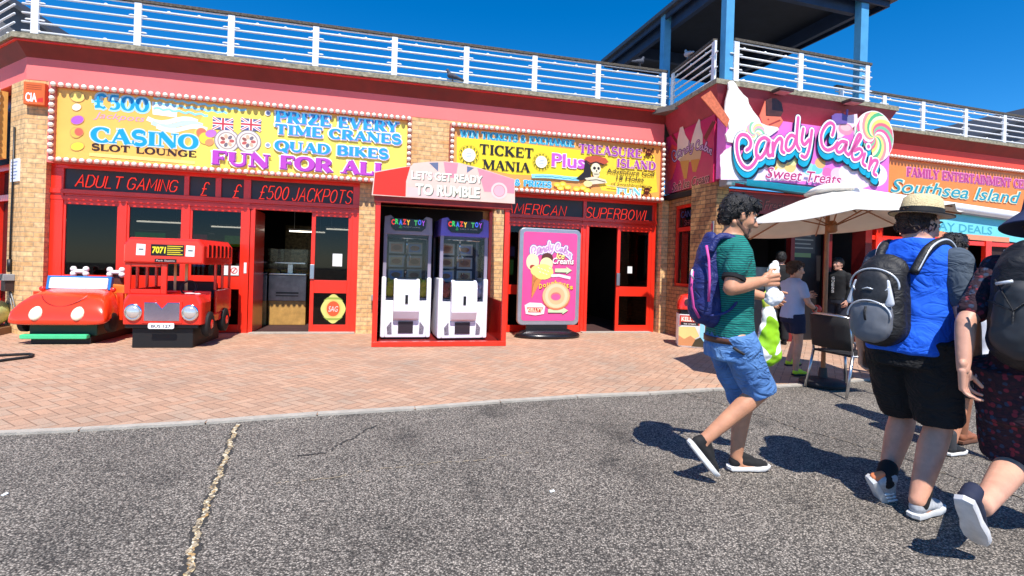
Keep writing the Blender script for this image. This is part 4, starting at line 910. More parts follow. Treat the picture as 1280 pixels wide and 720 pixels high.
# ------------------------------------------------------------------ awnings
AW = mat('turquoise_canvas', C(64,196,214), .8, var=.05, bump=.1, bscale=200)
_n = AW.node_tree; _t = _n.nodes.new('ShaderNodeBsdfTranslucent'); _t.inputs[0].default_value = (*C(70,206,222), 1); _m = _n.nodes.new('ShaderNodeMixShader'); _m.inputs[0].default_value = .75
_n.links.new(_n.nodes['Principled BSDF'].outputs[0], _m.inputs[1]); _n.links.new(_t.outputs[0], _m.inputs[2]); _n.links.new(_m.outputs[0], _n.nodes['Material Output'].inputs[0])
t = thing('awning', 'turquoise folding awning with a slim white front bar over the open sweet shop counter', 'awning', FR, (1.2, -.1, 2.8))
q0, q1 = FR.at(920, 229, -.3), FR.at(1067, 242, -.3)
mb = MB(FR); mb.cyl((.05, -.16, 2.835), (2.68, -.16, 2.835), .03); mb.build('roller', WHITE, t, smooth=40)
mb = MB(FR)
n = 12
for k in range(n):
    a, b_ = k/n, (k+1)/n
    def S(f, e): u = .12+(2.55)*f; return (u, -.16-.36*e, 2.82-.1*e-.06*math.sin(pi*f)*e-.02*f*e)
    mb.add([S(a, 0), S(b_, 0), S(b_, 1), S(a, 1)], [(0, 1, 2, 3)])
mb.build('canopy', AW, t, smooth=True)
mb = MB(FR); mb.tube([(.12+2.55*k/12, -.525, 2.716-.06*math.sin(pi*k/12)-.02*k/12) for k in range(13)], .02, 8); mb.build('front_bar', mat('dark_teal_bar', C(40,70,76), .4), t, smooth=True)
mb = MB(FR); mb.prism([(.14, 2.80), (2.62, 2.735), (2.62, 2.715), (1.9, 2.69), (1.1, 2.675), (.14, 2.70)], -.552, -.546); mb.build('valance', AW, t)
mb = MB(FR); mb.box(.03, .2, -.22, -.0, 2.74, 2.9); mb.build('end_bracket', GREYBOX, t, bevel=.02)
# white cassette awning with a lettered valance
t = thing('awning', 'long white awning box with a lettered turquoise valance in front of the coral arcade', 'awning', FR, (4.6, -.5, 2.6))
def ba(px, py): return FR.at(px, py, -.55)
a0, a1 = ba(1069, 241), ba(1300, 274.5)
mb = MB(FR); mb.tube([(a0[0], -.55, a0[1]), (a1[0], -.55, a1[1])], .088, 14); mb.build('cassette', WHITE, t, smooth=40)
mb = MB(FR); mb.tube([(a0[0], -.55, a0[1]-.08), (a1[0], -.55, a1[1]-.08)], .03, 8); mb.build('front_bar', GREYBOX, t, smooth=40)
vt = [ba(1108, 249), ba(1300, 277), ba(1300, 307), ba(1175, 288), ba(1122, 280)]
v0 = [ba(1069, 247), ba(1113, 252), ba(1088, 262)]
mb = MB(FR); mb.prism(vt, -.5, -.492); mb.prism(v0, -.53, -.522); mb.build('valance', mat('valance_canvas', C(120,212,224), .8, var=.05), t)
A = Art(FR, -.502); Y = -.502
u0, z0, u1, h = box_of(FR, Y, (1130,278), (1240,295), (1130,265)); A.font('ALL DAY DEALS', u0, z0, u1, h*.8, (70,160,180), bold=.01, slope=-.02)
A.stroke([(u0-.1, z0-.1), (u1+.5, z0-.13)], .1, (236,150,110)); A.build('lettering', t)
for u in (2.9, 5.2): mb = MB(FR); mb.tube([(u, 1.0, 2.75), (u+.3, .2, 2.68), (u, -.5, 2.62)], .022, 8); mb.build('folding_arm', WHITE, t, smooth=True)
# hanging plates
for nm, lab, txt, pts, y in (('hanging_sign', 'orange hanging plate with clipped corners lettered for prizes, right of the straw hat', 'Prizes', [(1161,266),(1203,272),(1203,298),(1176,293),(1164,288)], .5), ('hanging_sign', 'small yellow plate hanging between the parasol and the straw hat', '', [(1101,249),(1122,250),(1124,274),(1103,271)], .3)):
    P_ = [FR.at(x, yy, y) for x, yy in pts]; cx = sum(p[0] for p in P_)/len(P_); zt = max(p[1] for p in P_)
    t = thing(nm, lab, 'sign', FR, (cx, y, zt)); mb = MB(FR); mb.prism(P_, y, y+.02); mb.build('plate', paint(250,176,60), t)
    for dx in (-.1, .1): mb = MB(FR); mb.cyl((cx+dx, y+.01, zt-.02), (cx+dx, y+.01, 2.72), .008, 6); mb.build('hanger', BLACK, t)
    A = Art(FR, y-.002); Y = y-.002
    if txt: fnt(A, txt, (1165,287), (1199,293.5), (1165,276), (120,50,40), fr=FR)
    else: A.disc(cx, zt-.2, .08, .06, (120,60,40)); A.stroke([(cx-.1, zt-.32), (cx+.1, zt-.34)], .04, (150,90,60))
    A.build('lettering', t)

# ------------------------------------------------------------------ roof-top railings
def railing(label, frame, path, posts, ztop=5.27, zb=4.53, big=()):
    """path: plan points; posts: distances along it"""
    t = thing('roof_railing', label, 'railing', frame, (path[0][0], path[0][1], zb)); seg = []
    for a, b_ in zip(path, path[1:]): seg.append((a, b_, math.hypot(b_[0]-a[0], b_[1]-a[1])))
    mb = MB(frame)
    for z in (zb+.065, zb+.2, zb+.335, zb+.47, zb+.605):
        for a, b_, l in seg: mb.tube([(a[0], a[1], z), (b_[0], b_[1], z)], .0165, 6)
    for a, b_, l in seg:
        mb.tube([(a[0], a[1], ztop-.045), (b_[0], b_[1], ztop-.045)], .013, 6)
        n = int(l/.43)
        for k in range(n):
            f = (k+.5)/max(n, 1); x, y = a[0]+(b_[0]-a[0])*f, a[1]+(b_[1]-a[1])*f
            for z in ((zb+.605,) if k % 2 else (zb+.065, zb+.605)): mb.ell((x, y, z+.012), .03, .018, .02, None, 8, 5)
    mb.build('rails', WHITE, t, smooth=True)
    mb = MB(frame); sweep(mb, path, [(.035, ztop-.03), (.035, ztop+.012), (-.05, ztop+.016), (-.05, ztop-.03)]); mb.build('handrail', OAKTOP, t)
    first = None; K = wm(t).inverted() @ frame.M
    for d in posts:
        for a, b_, l in seg:
            if d <= l+1e-6: break
            d -= l
        x, y = a[0]+(b_[0]-a[0])*d/l, a[1]+(b_[1]-a[1])*d/l; an = math.atan2(b_[1]-a[1], b_[0]-a[0])
        if first is None:
            mb = MB(local(t)); mb.box(-.05, .05, -.025, .015, -.02, ztop-zb-.035)
            for z in (.24, .5):
                for s1 in (1, -1): mb.ell((s1*.085, -.01, z), .05, .015, .016, None, 8, 5)
            first = mb.build('post', WHITE, t, bevel=.006); first.location = K @ Vector((x, y, zb)); first.rotation_euler = (0, 0, an)
        else: inst(first, K @ Vector((x, y, zb)), t, (0, 0, an))
    return t
yr = -.1
railing('white roof railing with weathered handrail along the pink arcade, longest run', FL, [(UL-.02, yr), (.02, yr)], [.17, 1.52, 2.85, 4.15, 5.45, 6.72, 8.01, 9.29, 10.7])
railing('cream railing running back along the chamfered end of the pink arcade', FL, [(UL-2.4, 2.1), (UL-.16, -.02)], [.1, 1.4])
railing('shaded railing on the side of the sweet shop roof, below the dark shelter', FR, [(Ep[0]-.1, Ep[1]-.12), (-.13, -.0)], [.06, 1.55], 5.25, 4.5)
railing('white railing at the front of the sweet shop roof between the two blue posts', FR, [(.16, -.12), (WR-.38, -.12)], [.05, 1.42, 2.97], 5.25, 4.5)
railing('white railing along the roof of the coral arcade, right of the blue posts', FR, [(WR+.0, .95), (13.2, .95)], [.15, 1.35, 2.5, 3.85, 5.15, 6.45, 7.75, 9.05], 5.25, 4.53)

# dark shelter on blue posts over the sweet shop
t = thing('roof_shelter', 'dark hipped shelter roof on blue timber posts above the corner sweet shop', 'shelter', FR, (1.5, 1.5, 4.5))
U0, U1, V0, V1, ZE = -.04, 3.6, -.16, 4.4, 6.5
mb = MB(FR); cx = (U0+U1)/2
mb.add([(U0,V0,ZE),(U1,V0,ZE),(U1,V1,ZE),(U0,V1,ZE),(cx,V0+1.7,ZE+1.5),(cx,V1-1.7,ZE+1.5)], [(0,1,4),(1,2,5,4),(2,3,5),(3,0,4,5)]); mb.build('roof', SLATE, t)
mb = MB(FR); mb.slab([(U0+.05,V0+.05),(U1-.05,V0+.05),(U1-.05,V1-.05),(U0+.05,V1-.05)], ZE-.03, ZE-.005); mb.build('soffit', mat('soffit_boards', C(30,36,48), .7, var=.3, scale=3), t)
mb = sweep(MB(FR), [(U0,V1),(U0,V0),(U1,V0),(U1,V1),(U0,V1)], [(0, ZE-.13), (.0, ZE+.03), (-.04, ZE+.03), (-.04, ZE-.13)]); mb.build('fascia', NAVY, t)
mb = sweep(MB(FR), [(U0,V1),(U0,V0),(U1,V0),(U1,V1)], [(.01, ZE-.03), (.09, ZE-.03), (.09, ZE+.05), (.01, ZE+.05)]); mb.build('gutter', mat('gutter_grey', C(70,74,80), .5), t)
mb = MB(FR)
for u in (.15, 3.05): mb.box(u-.05, u+.05, .0, V1-.2, ZE-.3, ZE-.031)
mb.box(.15, 3.0, .02, .12, ZE-.28, ZE-.031); mb.box(.15, 3.0, 3.2, 3.3, ZE-.28, ZE-.031); mb.build('beam', NAVY, t)
for u, y, w in ((.075, -.06, .16), (3.05, -.06, .18), (.03, 1.75, .16), (3.05, 3.4, .16)):
    mb = MB(FR); mb.box(u-w/2, u+w/2, y-.06, y+.08, 4.52, ZE-.03); mb.build('post', BLUE, t, bevel=.005)
# flood lights under the cornice
for u, lab in ((1.0, 'square floodlight under the sweet shop roof edge, above the chocolate dome'), (2.55, 'square floodlight under the sweet shop roof edge, nearer the lollipop')):
    t = thing('floodlight', lab, 'lamp', FR, (u, -.34, 4.38), group='floodlights over the sweet shop sign'); f = local(t); mb = MB(f)
    mb.box(-.15, .15, -.1, .1, -.0, .05); mb.build('housing', mat('lamp_housing', C(70,56,54), .5), t, bevel=.01)
    mb = MB(f); mb.box(-.12, .12, -.08, .08, -.012, -.002); mb.build('lens', mat('lamp_lens', C(226,150,150), .2), t)
    mb = MB(f); mb.box(-.02, .02, .1, .2, .0, .04); mb.build('bracket', BLACK, t)
# blue slatted screen on the roof terrace, seen through the railing
t = thing('slatted_screen', 'blue slatted timber screen on the roof terrace behind the white railing', 'screen', FR, (-1.6, 4.3, 4.5)); mb = MB(FR)
for k in range(34): u = -3.1+k*.09; mb.box(u, u+.05, 4.3, 4.33, 4.5, 5.5)
mb.build('slats', BLUE, t); mb = MB(FR)
for z in (4.6, 5.42): mb.box(-3.1, 0, 4.33, 4.38, z, z+.08)
mb.build('frame', NAVY, t)
# neighbours beyond the roofs
def gable(label, o, rz, w, d, h, rise, wallm):
    t = thing('house', label, 'building', WORLD, o, rz); f = local(t); mb = MB(f)
    mb.box(-w/2, w/2, 0, d, 0, h); mb.prism([(-w/2, h), (w/2, h), (0, h+rise)], .02, d-.02); mb.build('wall', wallm, t)
    mb = MB(f)
    for s_ in (1, -1):
        a = [(s_*(w/2+.4), h-.4*rise/(w/2)), (0, h+rise), (0, h+rise+.14), (s_*(w/2+.4), h-.4*rise/(w/2)+.14)]; mb.prism(a, -.5, d+.5)
    mb.build('roof', SLATE, t); return t
GREYW = mat('grey_cladding', C(96,96,100), .7, var=.2)
q = dp(1330, 100, 22); gable('dark roofed building far beyond the railing of the coral arcade', (q.x, 22, 0), R(16), 12, 8, 6.7, 2.3, GREYW)
q = dp(-30, 0, 18); gable('grey gabled building with a dark slate roof behind the chamfered end of the pink arcade', (q.x, 18, 0), R(10), 9.5, 8, 7.4, 3.4, GREYW)
# small fittings on the brickwork
t = thing('alarm_box', 'small orange alarm box with white letters high on the first brick pillar', 'alarm box', FL, (-10.58, -.02, 3.5)); u0, z0 = FL.at(29, 130, -.08); u1, z1 = FL.at(57, 104, -.08)
mb = MB(FL); mb.box(u0, u1, -.09, -.003, z0, z1); mb.build('case', paint(222,104,44), t, bevel=.012)
A = Art(FL, -.0915); A.font('CIA', u0+.03, z0+.05, u1-.1, .13, (250,250,250), bold=.03); A.poly([(u1-.09, z0+.05), (u1-.02, z0+.05), (u1-.02, z0+.12), (u1-.09, z0+.1)], (230,50,40))
for k in range(3): A.stroke([(u0+.04, z1-.05-.03*k), (u1-.04, z1-.05-.03*k)], .008, (170,70,30))
A.build('lettering', t)
t = thing('notice_board', 'small white notice on the chamfered face of the first brick pillar', 'notice', ch, (-.28, -.01, 2.5)); mb = MB(ch); mb.box(-.44, -.12, -.025, -.002, 2.35, 2.7); mb.build('board', paint(236,238,242), t)
A = Art(ch, -.0265)
for k in range(6): A.stroke([(-.41, 2.65-.05*k), (-.16-.03*(k % 3), 2.65-.05*k)], .014, (120,130,180))
A.build('print', t)
for lab, u, fr, z0 in (('black cable running down the first brick pillar to a grey socket box', -.34, ch, 1.05), ('black cable hanging down the middle brick pillar beside the red booth', -5.5, FL, .95)):
    t = thing('power_cable', lab, 'cable', fr, (u, -.03, z0)); mb = MB(fr)
    mb.tube([(u, -.02, 3.2 if fr is ch else 2.6), (u+.01, -.025, 2.2), (u-.01, -.025, 1.5), (u, -.025, z0)], .014, 8); mb.tube([(u, -.03, z0+.1), (u, -.03, z0-.1)], .03, 8); mb.build('cable', BLACK, t, smooth=True)
for lab, u, fr, z in (('grey weatherproof socket box low on the first brick pillar', -.3, ch, .72), ('grey weatherproof socket box low on the middle brick pillar', -5.47, FL, .5)):
    t = thing('socket_box', lab, 'socket', fr, (u, -.06, z)); mb = MB(fr); mb.box(u-.11, u+.11, -.14, -.003, z+.1, z+.2); mb.build('lid', GREYBOX, t, bevel=.008)
    mb = MB(fr); mb.box(u-.09, u+.09, -.11, -.003, z-.06, z+.097); mb.build('case', mat('brown_box', C(60,44,40), .5), t, bevel=.006)
    mb = MB(fr); mb.tube([(u-.02, -.03, z-.06), (u+.06, -.03, z-.22), (u+.16, -.02, z-.4)], .008, 6); mb.tube([(u+.03, -.03, z-.06), (u+.12, -.03, z-.16), (u+.2, -.02, z-.3)], .008, 6); mb.build('lead', GREYBOX, t, smooth=True)
# pigeons
PIG = mat('pigeon_grey', C(74,78,90), .8, var=.35, scale=30)
def pigeon(label, o, rz, m=PIG):
    mb = MB(); mb.T = Matrix.Translation(o) @ Matrix.Rotation(rz, 4, 'Z')
    mb.cap((-.07, 0, .1), (.05, 0, .12), .035, .055); mb.cap((.05, 0, .13), (.09, 0, .19), .035, .026); mb.ell((.1, 0, .205), .028, .024, .026); mb.cap((.12, 0, .2), (.145, 0, .195), .008, .004)
    mb.cap((-.08, 0, .095), (-.19, 0, .07), .03, .018, fl=((0, 1, 0), 1.0)); mb.cap((0, .018, .07), (.0, .018, .004), .009, .007); mb.cap((0, -.018, .07), (.0, -.018, .004), .009, .007)
    for s_ in (1, -1): mb.cap((-.01, s_*.018, .006), (.035, s_*.022, .006), .006, .005)
    o_ = blob(mb, 'pigeon', m, None, .008, 2); return tag(o_, label, 'bird')
w_ = FL.w(*(FL.at(566, 100, -.15)[0], -.15, 4.54)); pigeon('dark pigeon perched on the roof edge under the long white railing', w_, R(200))
w_ = FR.M @ Vector((Ep[0]*.55-.1, Ep[1]*.55, 5.266)); pigeon('pale pigeon sitting on the handrail at the side of the sweet shop roof', w_, R(100), mat('pigeon_pale', C(170,172,180), .8, var=.3, scale=30))
w_ = FL.w(-.6, -.1, 5.286); pigeon('dark pigeon on the end of the weathered handrail beside the shelter', w_, R(30))
# ================================================================== rides, booth and other things on the paving
LILAC = mat('lilac_plastic', C(146,134,190), .4, var=.1); PLW = mat('white_plastic', C(240,238,242), .35, var=.05, dirt=.06); LGREY = mat('grey_lilac_plastic', C(150,142,160), .4, var=.1)
REDFG = mat('red_fibreglass', C(232,44,26), .22, var=.08, coat=.6, dirt=.1); ORFG = mat('orange_red_fibreglass', C(240,62,26), .24, var=.08, coat=.6, dirt=.1)
RUBBER = mat('rubber', C(22,22,23), .75, var=.2); CHROME = mat('chrome', C(226,228,232), .12, 1.0, var=.05); CREAMY = mat('lamp_cream', C(250,238,206), .25, coat=.5)

# ---- red booth
YB = -1.47; b0, b1 = -5.525, -3.47
t = thing('arcade_booth', 'red open booth with a pink lettered header sheltering two toy cranes', 'booth', FL, ((b0+b1)/2, -.75, .012))
for bx in ((b0, b0+.075, YB, YB+.08), (b1-.075, b1, YB, YB+.08), (b0, b0+.06, -.12, -.04), (b1-.06, b1, -.12, -.04)): mb = MB(FL); mb.box(*bx, .012, 2.27); mb.build('post', RED, t, bevel=.006)
mb = MB(FL); mb.box(b0, b1, YB-.01, YB+.06, .016, .09); mb.build('base_rail', RED, t, bevel=.006)
mb = MB(FL); mb.box(b0-.02, b1+.02, YB-.03, YB+.06, 2.17, 2.275); mb.build('beam', mat('booth_beam', C(150,36,26), .5, var=.2), t, bevel=.006)
mb = MB(FL); mb.box(b0-.04, b1+.04, YB-.02, -.03, 2.28, 2.34); mb.build('roof', DRED, t)
mb = MB(FL); mb.box(b0+.005, b0+.035, YB+.085, -.12, .05, 2.26); mb.build('side_panel', DRED, t)
mb = MB(FL); mb.box(b1-.035, b1-.005, YB+.085, -.12, .05, .66); mb.box(b1-.04, b1, YB+.085, -.12, .66, .7); mb.build('side_panel', RED, t)
mb = MB(FL); mb.box(b0+.04, b1-.17, -.06, -.04, .05, 2.26); mb.build('back_panel', mat('booth_back', C(40,30,32), .7, var=.3), t)
mb = MB(FL); mb.box(b0+.04, b1-.04, YB+.07, -.08, .016, .05); mb.build('floor', DRED, t)
def hb(u, z): return (b0+u, z)
hp = [hb(-.06,2.262), hb(-.03,2.605), hb(.1,2.64), hb(.3,2.69), hb(.5,2.735), hb(.53,2.775), hb(.75,2.815), hb(1.0,2.84), hb(1.22,2.835), hb(1.5,2.785), hb(1.8,2.715), hb(2.1,2.645), hb(2.115,2.262)]
mb = MB(FL); mb.prism(hp, YB-.075, YB-.035); mb.prism([hb(-.02,2.3), hb(-.02,2.5), hb(1.0,2.7), hb(2.05,2.5), hb(2.05,2.3)], YB-.034, YB+.5); hd = mb.build('header', mat('header_cream', C(236,200,184), .5, var=.06), t)
A = Art(FL, YB-.076); Y = YB-.076
A.poly([hb(-.04,2.275), hb(-.02,2.595), hb(.3,2.68), hb(.485,2.725), hb(.43,2.5), hb(.43,2.27)], (226,48,30))
PK = (236,146,160)
A.poly([hb(.98,2.83), hb(1.2,2.825), hb(1.17,2.6), hb(1.02,2.6)], PK); A.poly([hb(1.5,2.775), hb(2.09,2.64), hb(2.1,2.42), hb(1.62,2.42)], PK); A.poly([hb(.45,2.27), hb(1.25,2.27), hb(1.2,2.36), hb(.45,2.42)], (250,196,190)); A.poly([hb(.5,2.62), hb(.98,2.66), hb(.98,2.6), hb(.5,2.54)], (250,200,190))
A.poly([hb(.76,2.8), hb(.9,2.815), hb(.9,2.68)], (108,116,146)); A.poly([hb(1.34,2.79), hb(1.45,2.775), hb(1.34,2.69)], (108,116,146))
u, z = FL.at(624, 238.5, Y); A.disc(u, z, .13, .13, (250,206,200)); A.ring(u, z, .085, .095, (200,130,140)); A.disc(u, z, .084, .084, (244,176,186))
fnt(A, "LET'S GET READY", (514,224.5), (603,228), (514,214.5), (255,248,224), bold=.03, shadow=(110,112,104), sd=(.09,-.1)); fnt(A, 'TO RUMBLE', (519,243), (599.5,246.5), (519,230), (255,248,224), bold=.035, shadow=(110,112,104), sd=(.09,-.1))
A.build('lettering', hd)

# ---- toy cranes
def toy_crane(u, y, w, upper, toys, label, rz=0):
    t = thing('claw_machine', label, 'arcade machine', FL, (u, y, .052), rz, 'toy cranes in the red booth'); f = local(t); h = w/2; D = .78
    def m(): return MB(f)
    q = m(); q.rbox(-h, h, .0, D, .03, .62, .03); q.rbox(-h-.012, -h+.06, -.03, .5, .03, 1.0, .025); q.rbox(h-.06, h+.012, -.03, .5, .03, 1.0, .025); q.box(-h+.06, h-.06, -.02, .1, .03, .3); c = q.build('cabinet', PLW, t, bevel=.012)
    q = m(); q.box(-h+.03, h-.03, .03, D-.02, -.038, .03); q.build('base', BLACK, t)
    for bx in ((-h, -h+.055, .0, .06, 1.0, 1.72), (h-.055, h, .0, .06, 1.0, 1.72), (-h, -h+.04, D-.06, D, .62, 1.72), (h-.04, h, D-.06, D, .62, 1.72)): q = m(); q.box(*bx); q.build('corner_post', LGREY, t, bevel=.008)
    q = m(); q.prism([(-h-.005, 1.68), (h+.005, 1.68), (h-.005, 1.96), (h-.1, 1.985), (h-.16, 1.93), (-h+.16, 1.93), (-h+.1, 1.985), (-h+.005, 1.96)], -.02, D); hd = q.build('header', upper, t, bevel=.01)
    q = m(); q.prism([(-h+.1, 1.93), (-h+.115, 1.79), (-h+.17, 1.74), (h-.17, 1.74), (h-.115, 1.79), (h-.1, 1.93)], -.05, -.021); q.build('name_board', BLACKP, hd)
    A = Art(f, -.052); lit = lambda c: mat('lit_%d_%d_%d' % c, C(*c), .4, var=0, emit=.75)
    cols = ((224,60,50), (60,190,90), (70,110,220), (224,60,50), (240,190,50), (220,80,60), (70,160,90), (70,100,220), (150,70,190))
    x = -h+.11; st = (w-.22)/9.1
    for k, ch_ in enumerate('CRAZY TOY'):
        if ch_ != ' ': A.font(ch_, x, 1.835+(.01 if k % 2 else 0), x+st*.9, .078, lit(cols[k]), bold=.045)
        x += st
    A.poly([(-h+.24, 1.80), (-h+.27, 1.80), (-h+.262, 1.845), (-h+.248, 1.845)], (60,190,90)); A.disc(-h+.255, 1.79, .025, .015, (60,190,90)); A.font('TAKE IT HOME', -.1, 1.79, h-.2, .02, (190,190,190)); A.build('lettering', hd)
    q = m(); q.box(-h+.055, h-.055, .02, .026, .62, 1.68); q.box(-h+.01, -h+.016, .06, D-.06, .62, 1.68); q.box(h-.016, h-.01, .06, D-.06, .62, 1.68); q.build('glass', CLEAR, t)
    q = m(); q.box(-h+.04, h-.04, D-.06, D-.03, .62, 1.7); bk = q.build('back_panel', mat('crane_back', C(70,66,74), .6, var=.2), t)
    A = Art(f, D-.063)
    for i in range(2):
        for j in range(4):
            x0, z0 = -h+.09+i*(w-.14)/2, .68+j*.235; A.poly([(x0, z0), (x0+w/2-.12, z0), (x0+w/2-.12, z0+.2), (x0, z0+.2)], (226,214,206)); A.poly([(x0+.03, z0+.03), (x0+w/2-.15, z0+.03), (x0+w/2-.15, z0+.17), (x0+.03, z0+.17)], ((236,170,130), (170,176,220), (240,200,150))[(i+j) % 3]); A.disc(x0+w/4-.06, z0+.1, .08, .045, (196,130,96))
    A.build('posters', bk)
    q = m(); q.box(-h+.03, h-.03, .05, D-.07, .6, .66); q.build('prize_floor', LGREY, t)
    q = m(); q.cyl((0, .4, 1.66), (0, .4, 1.4), .018); q.box(-h+.05, h-.05, .36, .44, 1.62, 1.66)
    for k in range(3): a = k*2.1; q.tube([(0, .4, 1.4), (.07*math.cos(a), .4+.07*math.sin(a), 1.34), (.04*math.cos(a), .4+.04*math.sin(a), 1.26)], .008, 6)
    q.build('claw', CHROME, t, smooth=True)
    # console
    q = m(); pts = [(-.03, .3), (-.09, .34), (-.15, .46), (-.15, .84), (-.12, .94), (-.02, .98)]      # (y, z) profile
    cw = w*.24; q.rings([[(x, y_, z_) for y_, z_ in pts] for x in (-cw-.02, -cw+.02, cw-.02, cw+.02)], True); cs = q.build('console', PLW, t, bevel=.015)
    q = m(); q.box(-cw+.03, cw-.03, -.09, -.03, .985, .998); q.cyl((-.03, -.06, .99), (-.03, -.06, 1.06), .012); q.ell((-.03, -.06, 1.07), .026, .026, .026); q.build('joystick', BLACKP, cs, smooth=40)
    q = m(); q.box(-.022, .022, -.16, -.149, .58, .72); q.box(-.009, .009, -.166, -.16, .63, .66); q.build('coin_slot', BLACK, cs)
    q = m(); q.box(-cw+.065, cw-.065, -.03, -.021, .1, .29); q.build('prize_door', mat('prize_flap', C(48,38,46), .4), t)
    for s_ in (1, -1):
        q = m(); q.prism([(s_*(cw+.03), .09), (s_*(cw+.1), .09), (s_*(cw+.11), .2), (s_*(cw+.04), .29)], -.028, -.021); q.build('speaker_grille', mat('grille', C(130,122,134), .6, var=.7, scale=60), t)
    for k, (x, y_, z_, r, c) in enumerate(toys):
        mt = mat('plush_%d_%d_%d' % c, C(*c), .95, var=.2, scale=40, bump=.5, bscale=120)
        o = thing('plush_toy', ('yellow', 'golden', 'pink', 'pale', 'white')[k % 5]+' plush toy heaped at the '+('left' if x < 0 else 'right')+' of the '+('first' if upper is LGREY else 'second')+' crane cabinet, number '+('one', 'two', 'three', 'four', 'five')[k], 'soft toy', f, (x, y_, z_), group='plush toys inside the cranes'); g_ = local(o)
        q = MB(g_); q.ell((0, 0, 0), r, r*.8, r); q.ell((r*.2, -.02, r*1.1), r*.7, r*.65, r*.65); q.ell((r*.75, 0, r*1.6), r*.25, r*.2, r*.3); q.ell((-r*.3, 0, r*1.7), r*.25, r*.2, r*.3); q.ell((r*.9, -.03, .2*r), r*.4, r*.35, r*.3); q.ell((-r*.9, -.03, .1*r), r*.4, r*.35, r*.3)
        q.build('body', mt, o, smooth=True)
    return t
TOY1 = [(-.25,.15,.77,.105,(250,224,60)), (.25,.15,.77,.11,(244,214,70)), (-.13,.32,.75,.09,(240,150,130)), (.1,.32,.74,.09,(232,200,170)), (.28,.36,.76,.08,(230,230,200))]
TOY2 = [(-.27,.15,.76,.095,(226,120,96)), (.27,.15,.77,.1,(232,214,234)), (-.12,.32,.75,.085,(240,228,120)), (.13,.32,.74,.085,(160,130,206)), (.0,.44,.78,.07,(230,230,200))]
toy_crane(-5.015, -.95, .76, LGREY, TOY1, 'white toy crane with grey lilac header, on the brick pillar side of the red booth')
toy_crane(-4.115, -1.06, .79, mat('violet_plastic', C(118,104,206), .4, var=.1), TOY2, 'white toy crane with violet header, nearer the ice cream pavement sign', R(3))

# ---- red bus ride
o = gp(202.5, 437); o = Vector((-4.73, 6.97, .012))
t = thing('bus_ride', 'red double decker bus kiddie ride numbered 7071 on a black plinth', 'kiddie ride', WORLD, o, R(11)); BUS = t; f = local(t); f.M = f.M @ Matrix.Diagonal((.99, .8, 1.055, 1))
def m(): return MB(f)
BH = mat('plinth_black', C(16,15,15), .6)
q = m(); q.box(-.4, .36, .08, 1.3, 0, .26); q.build('plinth', BH, t, bevel=.01)
q = m(); q.box(-.47, .44, .02, 1.36, .262, .31); q.build('chassis', BLACK, t, bevel=.01)
q = m()
q.rings([[(x*sx_, y_, z_) for x, z_ in ((-.5,.31),(.5,.31),(.5,.6),(.44,.7),(-.44,.7),(-.5,.6))] for y_, sx_ in ((-.02,.94), (.0,.98), (.1,1), (.35,1))])
q.box(-.5, .5, .35, 1.4, .31, .42); q.box(-.5, -.46, .35, 1.4, .42, .74); q.box(.46, .5, .62, 1.4, .42, .74); q.box(-.5, .5, 1.36, 1.4, .42, .74); q.box(-.5, .5, .32, .36, .42, .74)
q.build('body', REDFG, t, bevel=.025, seg=3)
q = m(); 
for x0, x1, z0, z1 in ((-.49,-.415,.7,1.1), (-.045,.03,.7,1.1), (-.415,-.045,.7,.765), (-.415,-.045,1.05,1.1)): q.box(x0, x1, .01, .06, z0, z1)
q.build('cab_window_frame', REDFG, t, bevel=.012)
q = m(); q.box(-.49, -.45, .061, 1.38, .705, .76); q.build('waist_rail', REDFG, t, bevel=.012)
for x0, x1, y_, z0 in [(-.49, -.455, y_, .76) for y_ in (.36, .7, 1.04, 1.33)]+[(.455, .49, y_, .74) for y_ in (.6, .95, 1.33)]: q = m(); q.box(x0, x1, y_, y_+.05, z0, 1.1); q.build('pillar', REDFG, t, bevel=.01)
q = m(); q.rings([[(x*sx_, y_, zc+(z_-zc)*sz_) for x, z_ in ((-.5,1.1),(.5,1.1),(.5,1.34),(.43,1.43),(-.43,1.43),(-.5,1.34))] for zc in (1.24,) for y_, sx_, sz_ in ((-.03,.95,.9), (-.01,.99,.98), (.05,1,1), (1.38,1,1), (1.42,.97,.92))]); up = q.build('upper_deck', REDFG, t, bevel=.055, seg=4)
for k in range(6):
    q = m(); q.rbox(.15+k*.2, .15+k*.2+.15, -.503, -.5, 1.2, 1.36, .03); 
    f2 = Frame((0, 0), 0); f2.M = f.M @ Matrix.Rotation(R(90), 4, 'Z'); q.F = f2; q.build('window', mat('bus_window_dark', C(70,16,18), .3), up)
    q = MB(f2); q.box(.13+k*.2, .145+k*.2, -.515, -.5, 1.19, 1.37); q.build('glazing_bar', REDFG, up)
f2 = Frame((0, 0), 0); f2.M = f.M
A = Art(f, -.033)
A.poly([(-.16,1.2), (.25,1.2), (.25,1.345), (-.16,1.345)], (22,20,20)); A.font('7071', -.145, 1.235, .025, .08, (244,226,40), bold=.04, shear=.1)
for k in range(5): A.stroke([(.04, 1.325-.026*k), (.235-.03*(k % 2), 1.325-.026*k)], .011, (226,206,40))
for x in (-.28, .36-.03): A.poly([(x-.06,1.2), (x+.05,1.2), (x+.055,1.34), (x-.055,1.345)], (246,244,238)); A.stroke([(x-.03, 1.275), (x+.03, 1.275)], .018, (90,90,96))
A.poly([(-.11,1.115), (.16,1.115), (.16,1.16), (-.11,1.16)], (40,14,14)); A.font('Park Station', -.09, 1.128, .14, .022, (240,210,200)); A.build('destination_blind', up)
